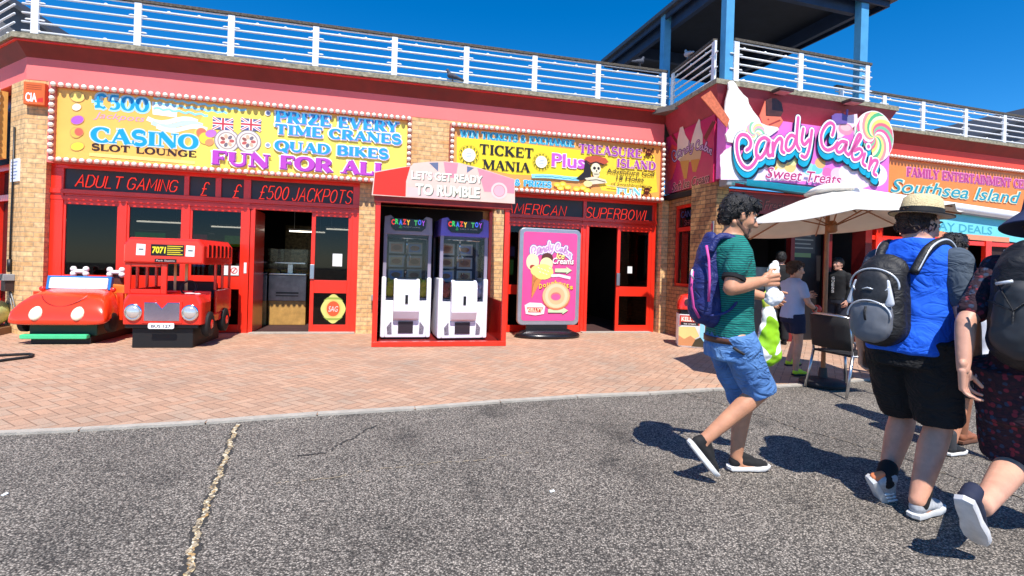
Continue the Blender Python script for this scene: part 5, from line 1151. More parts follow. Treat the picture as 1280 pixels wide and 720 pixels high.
q = m(); q.prism([(-.22,.36), (.22,.36), (.22,.6), (.07,.6), (0,.52), (-.07,.6), (-.22,.6)], -.045, -.018); q.build('grille', mat('grille_chrome', C(196,190,216), .15, 1.0, var=.2, scale=2), t, bevel=.008)
q = m(); q.prism([(-.25,.33), (.25,.33), (.25,.62), (.08,.63), (0,.56), (-.08,.63), (-.25,.62)], -.036, -.0185); q.build('grille_surround', REDFG, t, bevel=.01)
for x in (-.35, .35):
    q = m(); q.T = Matrix.Translation((x, -.02, .47)) @ Matrix.Rotation(R(90), 4, 'X'); q.lathe([(.02, .065), (.06, .05), (.082, .035), (.09, .0)]); hl = q.build('headlight', mat('headlight_glass', C(214,214,210), .1, .5), t, smooth=True)
    q = m(); q.T = Matrix.Translation((x, -.02, .47)) @ Matrix.Rotation(R(90), 4, 'X'); q.lathe([(.085, .0), (.108, .0), (.11, .025), (.098, .04), (.085, .035)]); q.build('rim', CHROME, hl, smooth=True)
q = m(); q.rbox(-.16, .16, -.055, -.04, .262, .335, .02); pl_ = q.build('number_plate', paint(244,244,240), t)
A = Art(f, -.0565); A.font('BUS 127', -.12, .278, .12, .038, (40,40,60), bold=.02); A.build('lettering', pl_)
wl = []
for y_ in (.28, 1.02):
    q = m(); q.T = Matrix.Translation((.5, y_, .3)) @ Matrix.Rotation(R(90), 4, 'Y'); q.lathe([(.07, .04), (.13, .045), (.165, .03), (.17, -.03), (.15, -.06)]); w_ = q.build('wheel', RUBBER, t, smooth=40)
    q = m(); q.T = Matrix.Translation((.5, y_, .3)) @ Matrix.Rotation(R(90), 4, 'Y'); q.lathe([(.0, .055), (.05, .052), (.07, .038)]); q.build('hub', REDFG, w_, smooth=True)
q = m(); q.rbox(-.36, .36, .75, 1.1, .42, .62, .04); q.rbox(-.36, .36, 1.08, 1.2, .6, .84, .05); q.build('seat', mat('seat_dark', C(52,34,34), .6, var=.2), t, bevel=.02)
q = m(); q.cyl((.12, .5, .6), (.12, .5, 1.1), .02); q.cyl((-.2, .62, .5), (-.2, .62, 1.1), .018); q.cyl((-.08, .66, .5), (-.08, .66, 1.1), .018); q.build('grab_pole', mat('pole_cream', C(230,214,150), .4), t, smooth=True)
q = m(); q.T = Matrix.Translation((.2, .36, .78)) @ Matrix.Rotation(R(60), 4, 'X'); q.tube([(.1*math.cos(a*pi/10), .1*math.sin(a*pi/10), 0) for a in range(21)], .014, 8, False); q.build('steering_wheel', BLACK, t, smooth=True)
A = Art(f, 0); q = m(); q.ell((.3, .1, .715), .07, .05, .012); q.ell((.4, .1, .71), .04, .04, .012); q.build('sticker', paint(246,200,196), t, smooth=True)

# ---- red car ride
t = thing('car_ride', 'shiny orange red open car kiddie ride with a white windscreen and bone headrests', 'kiddie ride', WORLD, (-6.2, 7.04, .012), R(12)); f = local(t); f.M = f.M @ Matrix.Diagonal((.97, 1, 1.06, 1))
q = m(); q.box(-.37, .37, .05, 1.35, 0, .1); q.build('plinth', BH, t, bevel=.01)
q = m(); q.box(-.42, .42, .1, 1.3, .102, .3); q.build('chassis', mat('dark_green_paint', C(18,60,38), .5), t, bevel=.01)
q = m(); q.rbox(-.46, .36, -.03, .06, .075, .135, .02); q.build('bumper', mat('mint_green_plastic', C(74,204,140), .35), t, bevel=.01)
q = m(); prof = [(-.07,.50,.275,.33), (-.055,.59,.262,.40), (-.02,.62,.255,.48), (.06,.615,.255,.57), (.18,.60,.26,.645), (.34,.58,.26,.70), (.44,.56,.27,.715)]
def sect(y_, hw, z0, z1):
    out = []
    for k in range(28):
        a = 2*pi*k/28; ca, sa = math.cos(a), math.sin(a); zz = (z0+z1)/2
        ex = .42; x = hw*math.copysign(abs(ca)**ex, ca); z = zz+(z1-z0)/2*math.copysign(abs(sa)**ex, sa)
        x *= 1-.17*max(0, (z-.27)/.43)
        out.append((x, y_, z))
    return out
q.rings([sect(*p) for p in prof]); q.build('bonnet', ORFG, t, smooth=50)
q = m(); 
q.rings([sect(*p) for p in ((.95,.5,.3,.6), (1.02,.55,.28,.68), (1.2,.58,.28,.69), (1.36,.55,.3,.64), (1.44,.45,.34,.54))])
for s_ in (1, -1):
    q.rings([[(s_*(.52+.05*math.sin(pi*k/6)), y_, z_) for y_, z_ in ((.42,.28),(.42,.62-.02*k),(.98,.62-.02*k),(.98,.28))] for k in range(2)], True)
    q.rings([[(s_*x, y_, z_) for y_, z_ in ((.42,.28),(.42,.66),(.7,.56),(1.0,.62),(1.0,.28))] for x in (.50,.585)], True)
q.box(-.5, .5, .43, .97, .28, .34); q.build('body', ORFG, t, smooth=40)
q = m(); q.T = Matrix.Translation((0, .42, .70)) @ Matrix.Rotation(R(-12), 4, 'X'); q.rbox(-.38, .38, -.03, 0, 0, .155, .02); ws = q.build('windscreen', paint(242,240,248), t, bevel=.008)
q = m(); q.T = Matrix.Translation((0, .42, .70)) @ Matrix.Rotation(R(-12), 4, 'X'); q.box(-.41, .41, -.02, .05, .156, .18); q.box(.381, .42, -.02, .05, -.01, .18); q.box(-.42, -.381, -.02, .05, -.01, .18); q.build('surround', paint(40,120,196), ws, bevel=.008)
for x in (-.26, .25):
    q = m(); q.T = Matrix.Translation((x, -.03, .41)) @ Matrix.Rotation(R(58), 4, 'X'); q.ell((0, 0, 0), .088, .105, .045); q.build('headlight', CREAMY, t, smooth=True)
q = m(); q.tube([(.3*math.cos(R(200+14*k)), -.005+.3*(math.sin(R(200+14*k))+1)*.55, .49+.31*(math.sin(R(200+14*k))+1)**.8*.65) for k in range(11)], .006, 6); q.build('bonnet_seam', mat('seam_red', C(150,30,20), .4), t)
for s_ in (1, -1):
    q = m(); q.ell((s_*.46, .4, .7), .04, .03, .035); q.build('wing_mirror', REDFG, t, smooth=True)
    q = m(); q.T = Matrix.Translation((s_*.54, .22, .27)) @ Matrix.Rotation(R(90), 4, 'Y'); q.lathe([(.03,.04), (.1,.045), (.13,.03), (.13,-.03), (.1,-.045), (.03,-.04)]); q.build('wheel', RUBBER, t, smooth=40)
    q = m(); q.T = Matrix.Translation((s_*.52, 1.16, .27)) @ Matrix.Rotation(R(90), 4, 'Y'); q.lathe([(.03,.04), (.1,.045), (.13,.03), (.13,-.03), (.1,-.045), (.03,-.04)]); q.build('wheel', RUBBER, t, smooth=40)
q = m(); q.rbox(-.4, .4, .86, .96, .34, .74, .05); q.rbox(-.4, .4, .62, .9, .34, .46, .04); st = q.build('seat', mat('tan_seat', C(214,120,50), .5, var=.15), t, bevel=.03)
q = m(); q.prism([(.36, .78), (.57, .76), (.66, .30), (.57, .29), (.48, .62), (.36, .68)], .47, .55); q.build('seat_harness', mat('orange_plastic', C(246,120,40), .35), t, bevel=.015)
for x in (-.24, .26):
    q = m(); q.cap((x, .93, .74), (x, .93, .88), .085, .08, fl=((0, 1, 0), .6)); hr = q.build('headrest', mat('brown_plastic', C(96,52,40), .5), t, smooth=True)
    q = m(); q.cap((x-.07, .86, .93), (x+.07, .86, .93), .03, .03)
    for sx_ in (1, -1):
        for sz_ in (1, -1): q.ell((x+sx_*.085, .86, .93+sz_*.034), .044, .036, .042)
    q.build('bone', paint(246,238,236), hr, smooth=True)
q = m(); q.T = Matrix.Translation((.2, .52, .72)) @ Matrix.Rotation(R(50), 4, 'X'); q.tube([(.1*math.cos(a*pi/10), .1*math.sin(a*pi/10), 0) for a in range(21)], .014, 8, False); q.build('steering_wheel', BLACK, t, smooth=True)
A = Art(f, 0)
# ---- yellow green ride cut by the left edge of the view
o = gp(-24, 420); t = thing('toy_ride', 'pale yellow green padded kiddie ride at the far end beside the first pillar', 'kiddie ride', WORLD, o, R(20)); f = local(t)
q = m(); q.cap((0, 0, .3), (0, .3, .32), .2, .2); q.cap((0, -.02, .5), (0, .05, .8), .15, .12); q.ell((0, -.02, .95), .16, .15, .15); q.build('body', mat('lime_plastic', C(206,214,140), .4, var=.2), t, smooth=True)
q = m(); q.box(-.25, .25, -.2, .6, 0, .12); q.build('plinth', mat('brown_plinth', C(120,84,60), .6), t, bevel=.01)
for s_ in (1, -1): q = m(); q.ell((s_*.13, .02, 1.1), .05, .03, .08); q.build('ear', mat('lime_plastic', C(206,214,140)), t, smooth=True)
# black hose on the paving
t = thing('hose', 'black hose looped on the paving in front of the orange red car ride', 'hose', WORLD, gp(20, 447)); mb = MB(); mb.tube(smooth_path3 := [gp(-20, 454, .03), gp(5, 450, .03), gp(25, 447.5, .03), gp(38, 446, .03), gp(41.5, 443.5, .03), gp(36, 442.3, .03), gp(20, 443, .03), gp(-20, 445, .03)], .016, 8); mb.build('tube', RUBBER, t, smooth=True)

# ---- pavement sign
ux = (FL.at(647, 350, -.5)[0]+FL.at(724, 350, -.5)[0])/2; wS = (FL.at(724, 350, -.5)[0]-FL.at(647, 350, -.5)[0])/2
t = thing('pavement_sign', 'pink ice cream and doughnut pavement sign in a silver frame on a black oval base', 'sign', FL, (ux, -.5, .012), R(1)); f = local(t)
q = m(); q.rings([[(a*math.cos(2*pi*k/36), b_*math.sin(2*pi*k/36), z_) for k in range(36)] for a, b_, z_ in ((wS*1.02,.3,0), (wS*1.06,.33,.03), (wS*1.02,.31,.07), (wS*.8,.2,.12), (wS*.7,.1,.14))]); q.build('base', mat('sign_base_black', C(26,26,30), .25, var=.1), t, smooth=True)
q = m(); q.box(-wS*.7, wS*.62, -.03, .03, .135, .235); q.build('stem', BLACK, t)
q = m(); q.rbox(-wS, wS, -.04, .04, .22, 1.96, .1, 6); fr = q.build('frame', mat('silver_frame', C(176,178,186), .35, .6, var=.1), t, bevel=.012)
q = m(); q.rbox(-wS+.075, wS-.075, -.046, -.0405, .3, 1.89, .05, 4); pn = q.build('poster', mat('poster_pink', C(240,82,150), .25, var=.12, scale=1.3), t)
A = Art(f, -.048)
def pS(px, py):           # enlargement 495x720 of (630,270)-(740,430)
    return (-wS+(px-75)/(425-75)*2*wS, .22+(610-py)/(610-75)*1.74)
ps = [(pS(140+(x-918)/183*235, 205+(y-176)*1.15-(x-918)/183*18)) for s_ in SCR for x, y in s_]
for wd, c in ((.095, (120,110,160)), (.066, (246,226,240)), (.022, (200,150,200))):
    for s_ in SCR: A.stroke([pS(143+(x-918)/183*235, 187+(y-176)*1.25-(x-918)/183*8) for x, y in smooth_path(s_, 2)], wd, c, round=True)
A.poly([pS(*p) for p in ((152,300),(212,340),(150,464))], (216,140,70))
for k in range(5): A.stroke([pS(152+k*10, 310+k*8), pS(150+k*2, 450-k*20)], .008, (170,96,50)); 
A.disc(*pS(150, 262), .12, .15, (250,226,180)); A.disc(*pS(232, 240), .11, .1, (96,50,40)); A.disc(*pS(228, 272), .12, .12, (250,240,170)); A.disc(*pS(212, 315), .19, .14, (232,224,120)); A.disc(*pS(150, 290), .05, .04, (170,50,40)); A.disc(*pS(170, 310), .1, .09, (246,220,130))
for k in range(8): A.stroke([pS(180+k*9, 290+(k*23 % 40)), pS(190+k*9, 296+(k*23 % 40))], .012, (250,248,220))
fx0, fz0 = pS(282, 240); fx1, _ = pS(330, 240); A.font('Ice', fx0, fz0, fx1, .115, (250,240,140), bold=.02, shear=.2, shadow=(150,60,60), sd=(.1,-.1)); fx0, fz0 = pS(262, 268); fx1, _ = pS(385, 268); A.font('Creams', fx0, fz0, fx1, .11, (250,244,230), bold=.02, shear=.2, shadow=(150,60,100), sd=(.1,-.1))
def arrow(x0, x1, y_):
    for c, g_ in (((90,60,60), 4), ((206,226,176), 0)): A.poly([pS(x0, y_-10+g_), pS(x1-30, y_-12+g_), pS(x1-34, y_-22+g_), pS(x1, y_-2+g_), pS(x1-34, y_+20+g_), pS(x1-30, y_+10+g_), pS(x0, y_+10+g_)], c)
arrow(278, 375, 305); arrow(245, 360, 530)
A.stroke([pS(258, 336), pS(300, 332), pS(368, 346)], .05, (250,226,240)); fx0, fz0 = pS(300, 356); fx1, _ = pS(352, 356); A.font('Hot Fresh', fx0, fz0, fx1, .035, (200,90,140))
dx_ = [pS(190+k*22, 412-26*math.sin(pi*(k+.5)/9)) for k in range(9)]
for k, c in enumerate('Doughnuts'): A.font(c, dx_[k][0], dx_[k][1], dx_[k][0]+.058, .085, (246,206,60), bold=.03, shadow=(130,50,30), sd=(.1,-.1))
c_ = pS(290, 450); A.disc(c_[0], c_[1], .27, .25, (216,120,80)); A.disc(c_[0]-.005, c_[1]+.014, .26, .232, (250,186,136)); A.ring(c_[0], c_[1]+.01, .16, .215, (252,208,164)); A.disc(c_[0]-.01, c_[1]+.0, .1, .075, (232,120,110)); A.disc(c_[0]-.01, c_[1]-.012, .085, .058, (240,92,150))
A.poly([pS(*p) for p in ((112,500),(140,485),(205,488),(228,505),(222,548),(175,556),(120,548))], (250,226,226)); A.poly([pS(*p) for p in ((124,512),(216,512),(206,540),(134,540))], (200,60,50)); fx0, fz0 = pS(130, 534); fx1, _ = pS(212, 534); A.font("KELLY'S", fx0, fz0, fx1, .06, (252,236,200), bold=.03)
A.build('artwork', pn)

# ---- litter bin by the side wall
o = gp(866, 436); t = thing('litter_bin', 'ice cream branded litter bin with a red hooded lid against the shaded brick wall', 'bin', WORLD, (o.x+.03, o.y+.24, .012), R(-12)); f = local(t)
def sq(hw, z_, r=.06, n=4):
    out = []
    for cx, cy, a0 in ((hw-r, hw-r, 0), (-hw+r, hw-r, 90), (-hw+r, -hw+r, 180), (hw-r, -hw+r, 270)):
        for k in range(n+1): a = R(a0+90*k/n); out.append((cx+r*math.cos(a), cy+r*math.sin(a), z_))
    return out
q = m(); q.rings([sq(.2, 0), sq(.215, .02), sq(.215, .55)]); q.build('body', paint(244,242,236), t, smooth=40)
q = m(); q.rings([sq(.2, .552), sq(.2, .63)]); q.build('collar', BLACK, t, smooth=40)
q = m(); q.rings([sq(.225, .632), sq(.225, .68), sq(.215, .76), sq(.17, .86), sq(.1, .885, .05)]); ld = q.build('lid', REDFG, t, smooth=50)
q = m(); q.T = Matrix.Translation((-.01, -.212, .755)) @ Matrix.Rotation(R(-12), 4, 'X'); q.rbox(-.12, .12, -.02, .03, -.045, .05, .045, 5); q.build('mouth', mat('bin_mouth', C(60,10,12), .5), ld)
A = Art(f, -.217)
A.poly([(-.2,.37), (.12,.37), (.12,.535), (-.2,.535)], (206,70,52)); A.font("KELLY'S", -.17, .44, .1, .07, (250,236,214), bold=.04); A.poly([(-.18,.37), (.1,.37), (.1,.425), (-.18,.425)], (40,24,24)); A.font('ice cream', -.13, .385, .06, .025, (240,230,220), bold=.02)
A.poly([(-.21,.03), (-.21,.34), (.05,.35), (.12,.2), (0,.12), (-.1,.16), (-.15,.05)], (236,206,130)); A.poly([(-.21,.03), (-.21,.2), (-.12,.14), (-.02,.2), (.12,.1), (.1,.03)], (206,140,90)); A.poly([(.13,.02), (.2,.02), (.2,.5), (.13,.5)], (150,210,230)); A.poly([(.0,.02), (.06,.14), (.14,.18), (.2,.1), (.2,.02)], (70,60,40))
A.build('print', t)

# ---- parasol
WOOD = mat('varnished_wood', C(156,98,56), .4, var=.25, scale=12)
CANV = mat('parasol_canvas', C(236,228,216), .85, var=.05, bump=.08, bscale=220)
_nt = CANV.node_tree; _b = _nt.nodes['Principled BSDF']; _tr = _nt.nodes.new('ShaderNodeBsdfTranslucent'); _tr.inputs[0].default_value = (.5, .42, .36, 1); _mx = _nt.nodes.new('ShaderNodeMixShader'); _mx.inputs[0].default_value = .1
_nt.links.new(_b.outputs[0], _mx.inputs[1]); _nt.links.new(_tr.outputs[0], _mx.inputs[2]); _nt.links.new(_mx.outputs[0], _nt.nodes['Material Output'].inputs[0])
def parasol(label, o, R0, zr, za, tilt=(0, 0), rot=0, group=None):
    global f
    t = thing('parasol', label, 'parasol', WORLD, o, 0, group); f = local(t)
    q = m(); q.lathe([(.02,.0), (.24,.0), (.25,.03), (.22,.06), (.05,.09), (.04,.2)]); q.build('base', mat('parasol_base', C(44,44,46), .6), t, smooth=40)
    q = m(); q.tube([(0, 0, .2), (0, 0, zr+.25), (0, 0, za-.04)], .024, 10); q.build('pole', WOOD, t, smooth=40)
    T = Matrix.Translation((0, 0, za)) @ Matrix.Rotation(R(tilt[0]), 4, 'X') @ Matrix.Rotation(R(tilt[1]), 4, 'Y') @ Matrix.Rotation(R(rot), 4, 'Z'); dz = za-zr
    q = m(); q.T = T; n = 48; rs = []
    for k in range(1, 9):
        r = k/8; ring_ = []
        for i in range(n):
            a = 2*pi*i/n; fr = (i % 6)/6; sag = math.sin(pi*fr)
            rr = R0*r*math.cos(pi/8)/math.cos(a % (pi/4)-pi/8)*(1-.02*sag)
            ring_.append((rr*math.cos(a), rr*math.sin(a), -dz*r**1.08-.03*sag*r*r))
        rs.append(ring_)
    q.rings([[(0.02*math.cos(2*pi*i/n), .02*math.sin(2*pi*i/n), 0) for i in range(n)]]+rs, caps=False); cv = q.build('canopy', CANV, t, smooth=True)
    sd_ = cv.modifiers.new('thick', 'SOLIDIFY'); sd_.thickness = .006
    q = m(); q.T = T @ Matrix.Translation((0, 0, .05)); q.rings([[(.26*r*math.cos(2*pi*i/24)*(1+.04*math.sin(8*2*pi*i/24)), .26*r*math.sin(2*pi*i/24)*(1+.04*math.sin(8*2*pi*i/24)), .03-.1*r*r) for i in range(24)] for r in (.1, .4, .7, 1)]+[[(.2*math.cos(2*pi*i/24), .2*math.sin(2*pi*i/24), -.1) for i in range(24)]], caps=True); q.build('vent_cap', CANV, t, smooth=True)
    for i in range(8):
        a = i*pi/4; q = m(); q.T = T; q.tube([(.03*math.cos(a), .03*math.sin(a), -.04), (R0*.98*math.cos(a), R0*.98*math.sin(a), -dz-.02)], .009, 6); rb = q.build('rib', WOOD, t, smooth=True)
        q = m(); q.T = T; q.tube([(.03*math.cos(a), .03*math.sin(a), -.42), (R0*.48*math.cos(a), R0*.48*math.sin(a), -dz*.47-.03)], .008, 6); q.build('strut', WOOD, rb, smooth=True)
    q = m(); q.T = T; q.lathe([(.03,-.5), (.05,-.48), (.055,-.42), (.05,-.38), (.03,-.36)]); q.build('hub', WOOD, t, smooth=True)
    return t
parasol('cream wooden parasol shading the boy beside the sweet shop, propped over a black chair', (3.668, 5.98, .012), 1.22, 1.87, 2.27, (-4, -5), 22)

# ---- bistro chairs
MESHB = mat('black_weave', C(24,23,24), .7, var=.5, scale=90, bump=.4, bscale=160)
def chair(label, o, rz):
    global f
    t = thing('bistro_chair', label, 'chair', WORLD, o, rz, 'black bistro chairs under the parasol'); f = local(t)      # faces local +x
    q = m(); q.slab([(-.23,-.24), (.22,-.24), (.24,-.2), (.24,.2), (.22,.24), (-.23,.24)], .43, .455); q.build('seat', MESHB, t, bevel=.008)
    q = m(); pts = []
    rr = []
    for z_ in (.5, .62, .74, .85):
        lean = -.05*(z_-.45)/.4; ring_ = [(-.21+lean-.07*math.cos(k*pi/10-pi/2)*1.0, .25*math.sin(k*pi/10-pi/2), z_) for k in range(11)]; rr.append(ring_)
    q.rings(rr, caps=False, closed=False); bk = q.build('backrest', MESHB, t, smooth=True); s_ = bk.modifiers.new('thick', 'SOLIDIFY'); s_.thickness = .015
    q = m()
    q.tube([(.27, .25, .44), (.26, .265, .66), (.18, .27, .69), (-.1, .27, .72), (-.26, .25, .84), (-.31, .14, .86), (-.33, 0, .865), (-.31, -.14, .86), (-.26, -.25, .84), (-.1, -.27, .72), (.18, -.27, .69), (.26, -.265, .66), (.27, -.25, .44)], .016, 8)
    q.tube([(-.23, .25, .44), (.25, .25, .44)], .012, 8); q.tube([(-.23, -.25, .44), (.25, -.25, .44)], .012, 8); q.tube([(-.22, .25, .45), (-.27, .25, .84)], .012, 8); q.tube([(-.22, -.25, .45), (-.27, -.25, .84)], .012, 8); q.build('arm_frame', SILVER, t, smooth=True)
    for sx_, sy_ in ((1,1), (1,-1), (-1,1), (-1,-1)):
        q = m(); q.tube([(sx_*.22, sy_*.25, .44), (sx_*(.27 if sx_ > 0 else .3), sy_*.27, .012)], .015, 8); q.build('leg', SILVER, t, smooth=True)
    return t
chair('black woven armchair with silver legs standing under the parasol pole', (3.76, 5.68, .0), R(14))
chair('black woven armchair half hidden behind the hatted man', (4.62, 6.25, .012), R(200))
# small litter on the road
for k, (px, py, lab) in enumerate(((690, 614, 'white scrap of paper on the bare asphalt in the middle of the road'), (6, 618, 'pale scrap of paper on the asphalt at the near end of the road'))):
    p = gp(px, py, .004); q = MB(); q.T = Matrix.Translation(p) @ Matrix.Rotation(k+.4, 4, 'Z'); q.add([(-.014,-.008,0), (.014,-.007,.002), (.016,.008,.005), (0,.01,.002), (-.014,.007,.003)], [(0,1,2,3,4)]); o = q.build('litter', paint(240,240,236)); tag(o, lab, 'litter'); sd_ = o.modifiers.new('thick', 'SOLIDIFY'); sd_.thickness = .003
# ================================================================== people
def skin(name, c): 
    m = mat('skin_'+name, C(*c), .5, var=.2, scale=9, bump=.05, bscale=180)
    b = m.node_tree.nodes['Principled BSDF']; b.inputs['Subsurface Weight'].default_value = .08; b.inputs['Subsurface Radius'].default_value = (.02, .008, .005)
    return m
HAIRD = mat('dark_hair', C(26,20,18), .5, var=.5, scale=60, bump=.5, bscale=150)
HAIRB = mat('brown_hair', C(72,46,30), .55, var=.4, scale=60, bump=.8, bscale=110)
EYEW = mat('eye_white', C(168,160,154), .35, var=0); EYED = mat('eye_dark', C(28,20,16), .2, var=0)
def V(*a): return Vector(a)
def spl(pts, rs=None, n=5):
    """smooth run through 3D points (and radii)"""
    P = [Vector(p) for p in pts]; out, ro = [], []
    for i in range(len(P)-1):
        p0, p1, p2, p3 = P[max(i-1, 0)], P[i], P[i+1], P[min(i+2, len(P)-1)]
        for k in range(n):
            t = k/n; out.append(.5*((2*p1)+(p2-p0)*t+(2*p0-5*p1+4*p2-p3)*t*t+(3*p1-p0-3*p2+p3)*t**3))
            if rs: ro.append(rs[i]+(rs[i+1]-rs[i])*t)
    out.append(P[-1])
    if rs: ro.append(rs[-1]); return out, ro
    return out
def foot_in(B, ankle, heel, d, up, k=1.0):
    d = Vector(d).normalized(); up = Vector(up); up = (up-d*up.dot(d)).normalized(); h = Vector(heel)
    B.limb([ankle, h+d*.07*k+up*.075*k, h+d*.14*k+up*.045*k, h+d*.2*k+up*.035*k], [.039*k, .033*k, .026*k, .02*k])
class Body:
    """a figure in its own frame: +x is where it faces, +y its left, z up"""
    def __init__(s, label, o, yaw, sk, group=None):
        s.o, s.yaw, s.sk = Vector(o), yaw, sk
        s.f = Frame((0, 0), 0); s.f.M = Matrix.Translation(s.o) @ Matrix.Rotation(yaw, 4, 'Z')
        s.mb = MB(s.f); s.extra = []; s.label = label; s.group = group
    def limb(s, pts, rs, fl=None):
        for i in range(len(pts)-1): s.mb.cap(pts[i], pts[i+1], rs[i], rs[i+1], fl=fl)
    def head(s, c, yaw=0, pitch=0, k=1.0, beard=False):
        """c: point between the ears"""
        s.hc = Vector(c); M = Matrix.Rotation(R(yaw), 3, 'Z') @ Matrix.Rotation(R(pitch), 3, 'Y'); s.hM = M; s.hk = k
        P = lambda x, y, z: s.hc+M @ Vector((x*k, y*k, z*k))
        e = lambda x, y, z, a, b, c_: s.mb.ell(P(x, y, z), a*k, b*k, c_*k, M)
        e(-.008, 0, .035, .098, .076, .085); e(.02, 0, -.01, .076, .066, .09); e(.035, 0, -.06, .052, .05, .055); e(.068, 0, -.098, .024, .026, .02)
        s.mb.cap(P(-.03, .05, -.05), P(.05, .03, -.092), .024*k, .02*k); s.mb.cap(P(-.03, -.05, -.05), P(.05, -.03, -.092), .024*k, .02*k)
        s.mb.cap(P(.084, 0, .02), P(.114, 0, -.026), .011*k, .015*k); e(.102, .012, -.03, .012, .009, .009); e(.102, -.012, -.03, .012, .009, .009)
        e(.082, 0, .034, .015, .05, .012); e(.088, 0, -.058, .012, .022, .008); e(.085, 0, -.071, .012, .019, .008); e(.06, .04, -.022, .024, .022, .025); e(.06, -.04, -.022, .024, .022, .025)
        for y in (1, -1):
            s.mb.ell(P(-.008, y*.079, -.005), .02*k, .01*k, .033*k, M @ Matrix.Rotation(R(-14), 3, 'Y') @ Matrix.Rotation(R(y*18), 3, 'Z')); s.extra.append(('eye', P(.0795, y*.032, .012), .0115*k))
        s.hP = P
    def hand(s, w, d, pn, thumb, curl=25, k=1.0, spread=5):
        """w wrist, d finger direction, pn palm normal, thumb side vector"""
        d, pn = Vector(d).normalized(), Vector(pn).normalized(); pn = (pn-d*pn.dot(d)).normalized(); t = Vector(thumb); t = (t-d*t.dot(d)-pn*t.dot(pn)).normalized()
        w = Vector(w); h = MB(s.f)
        for a in (-.026, 0, .026): h.cap(w+t*(a*.7*k), w+d*.088*k+t*(a*1.05*k), .017*k, .0145*k, 12)
        h.cap(w-d*.03*k, w+d*.02*k, .026*k, .024*k, 12, fl=(pn, .75))
        h.cap(w+d*.02*k+t*.028*k+pn*.006*k, w+d*.05*k+t*.034*k+pn*.012*k, .02*k, .016*k, 12)
        L = [(.033, (.034, .026, .02)), (.0115, (.042, .03, .022)), (-.0105, (.039, .028, .021)), (-.0315, (.03, .02, .018))]
        for i, (off, seg) in enumerate(L):
            p = w+d*(.088-abs(off-.01)*.25)*k+t*off*k; dd = (d+t*(off*spread*.6)).normalized(); ax = dd.cross(pn).normalized(); r = .0092*k
            for j, l in enumerate(seg):
                dd = Matrix.Rotation(R(curl*(.7, 1.0, .8)[j]), 3, ax) @ dd; q = p+dd*l*k; h.cap(p, q, r, r*.9, 10); p = q; r *= .92
        p = w+d*.035*k+t*.032*k+pn*.012*k; dd = (d*.75+t*.75+pn*.25).normalized()
        for j, l in enumerate((.036, .03, .024)):
            q = p+dd*l*k; h.cap(p, q, (.0125-.0012*j)*k, (.0115-.0012*j)*k, 10); p = q; dd = (dd+d*.25-t*.22+pn*.25*(curl/30)).normalized()
        s.extra.append(('hand', h))
    def done(s, voxel=.0085):
        root = blob(s.mb, 'person', s.sk, None, voxel, 5, .5)
        # hands are grown finer and then welded into the same body mesh
        bm = bmesh.new(); bm.from_mesh(root.data)
        for e in s.extra:
            if e[0] == 'hand':
                o = blob(e[1], 'hand', s.sk, None, .0036, 3, .4); bm.from_mesh(o.data); me = o.data; bpy.data.objects.remove(o); bpy.data.meshes.remove(me)
        Mi = s.f.M.inverted()
        for v in bm.verts: v.co = Mi @ v.co
        bm.to_mesh(root.data); bm.free(); root.data.polygons.foreach_set('use_smooth', [True]*len(root.data.polygons))
        root.location = s.o; root.rotation_euler = (0, 0, s.yaw); WM[root.name] = s.f.M.copy()
        tag(root, s.label, 'person', s.group); s.root = root
        for e in s.extra:
            if e[0] == 'eye':
                q = MB(s.f); q.ell(e[1], e[2], e[2], e[2]); ey = q.build('eye', EYEW, root, smooth=True)
                q = MB(s.f); q.ell(e[1]+(s.hM @ Vector((.0068, 0, 0)))*s.hk, e[2]*.5, e[2]*.62, e[2]*.62, s.hM); q.build('iris', EYED, ey, smooth=True)
        return root
    def cloth(s, name, m, build, voxel=.011, folds=.012, fscale=.11, smooth=3, label=None):
        q = MB(s.f); build(q); o = blob(q, name, m, s.root, voxel, smooth, .5, folds, fscale)
        if label: o['label'] = label
        return o
    def hairdo(s, m, items, name='hair', folds=.006):
        def b(q):
            for x, y, z, a, c, d in items: q.ell(s.hP(x, y, z), a*s.hk, c*s.hk, d*s.hk, s.hM)
        hr = s.cloth(name, m, b, .007, folds, .034, 2)
        q = MB(s.f); rnd = random.Random(len(items)*7+int(s.hc.x*1000)); hw = s.f.M
        for x, y, z, a, c, d in items:
            for _ in range(90):
                u, v = rnd.uniform(0, 2*pi), math.asin(rnd.uniform(-.7, 1)); nr = Vector((math.cos(v)*math.cos(u), math.cos(v)*math.sin(u), math.sin(v)))
                p = Vector((x+a*nr.x*.97, y+c*nr.y*.97, z+d*nr.z*.97)); g_ = Vector((nr.x/a, nr.y/c, nr.z/d)).normalized()
                t = Vector((rnd.uniform(-.9, .5), rnd.uniform(-.5, .5), rnd.uniform(-1.1, .1))); t = (t-g_*t.dot(g_)).normalized(); l = rnd.uniform(.018, .036)
                pts = [p, p+t*l*.5+g_*l*.22, p+t*l+g_*l*.1]
                q.tube([s.hP(*w_) for w_ in pts], [.0042*s.hk, .0036*s.hk, .0008], 5)
        q.build('strands', m, hr, smooth=True)
        return hr
    def eyebrows(s, m):
        for y in (1, -1):
            q = MB(s.f); q.tube([s.hP(.094, y*.014, .034), s.hP(.094, y*.032, .04), s.hP(.082, y*.052, .034)], [.004*s.hk, .0055*s.hk, .003*s.hk], 8); q.build('eyebrow', m, s.root, smooth=True)
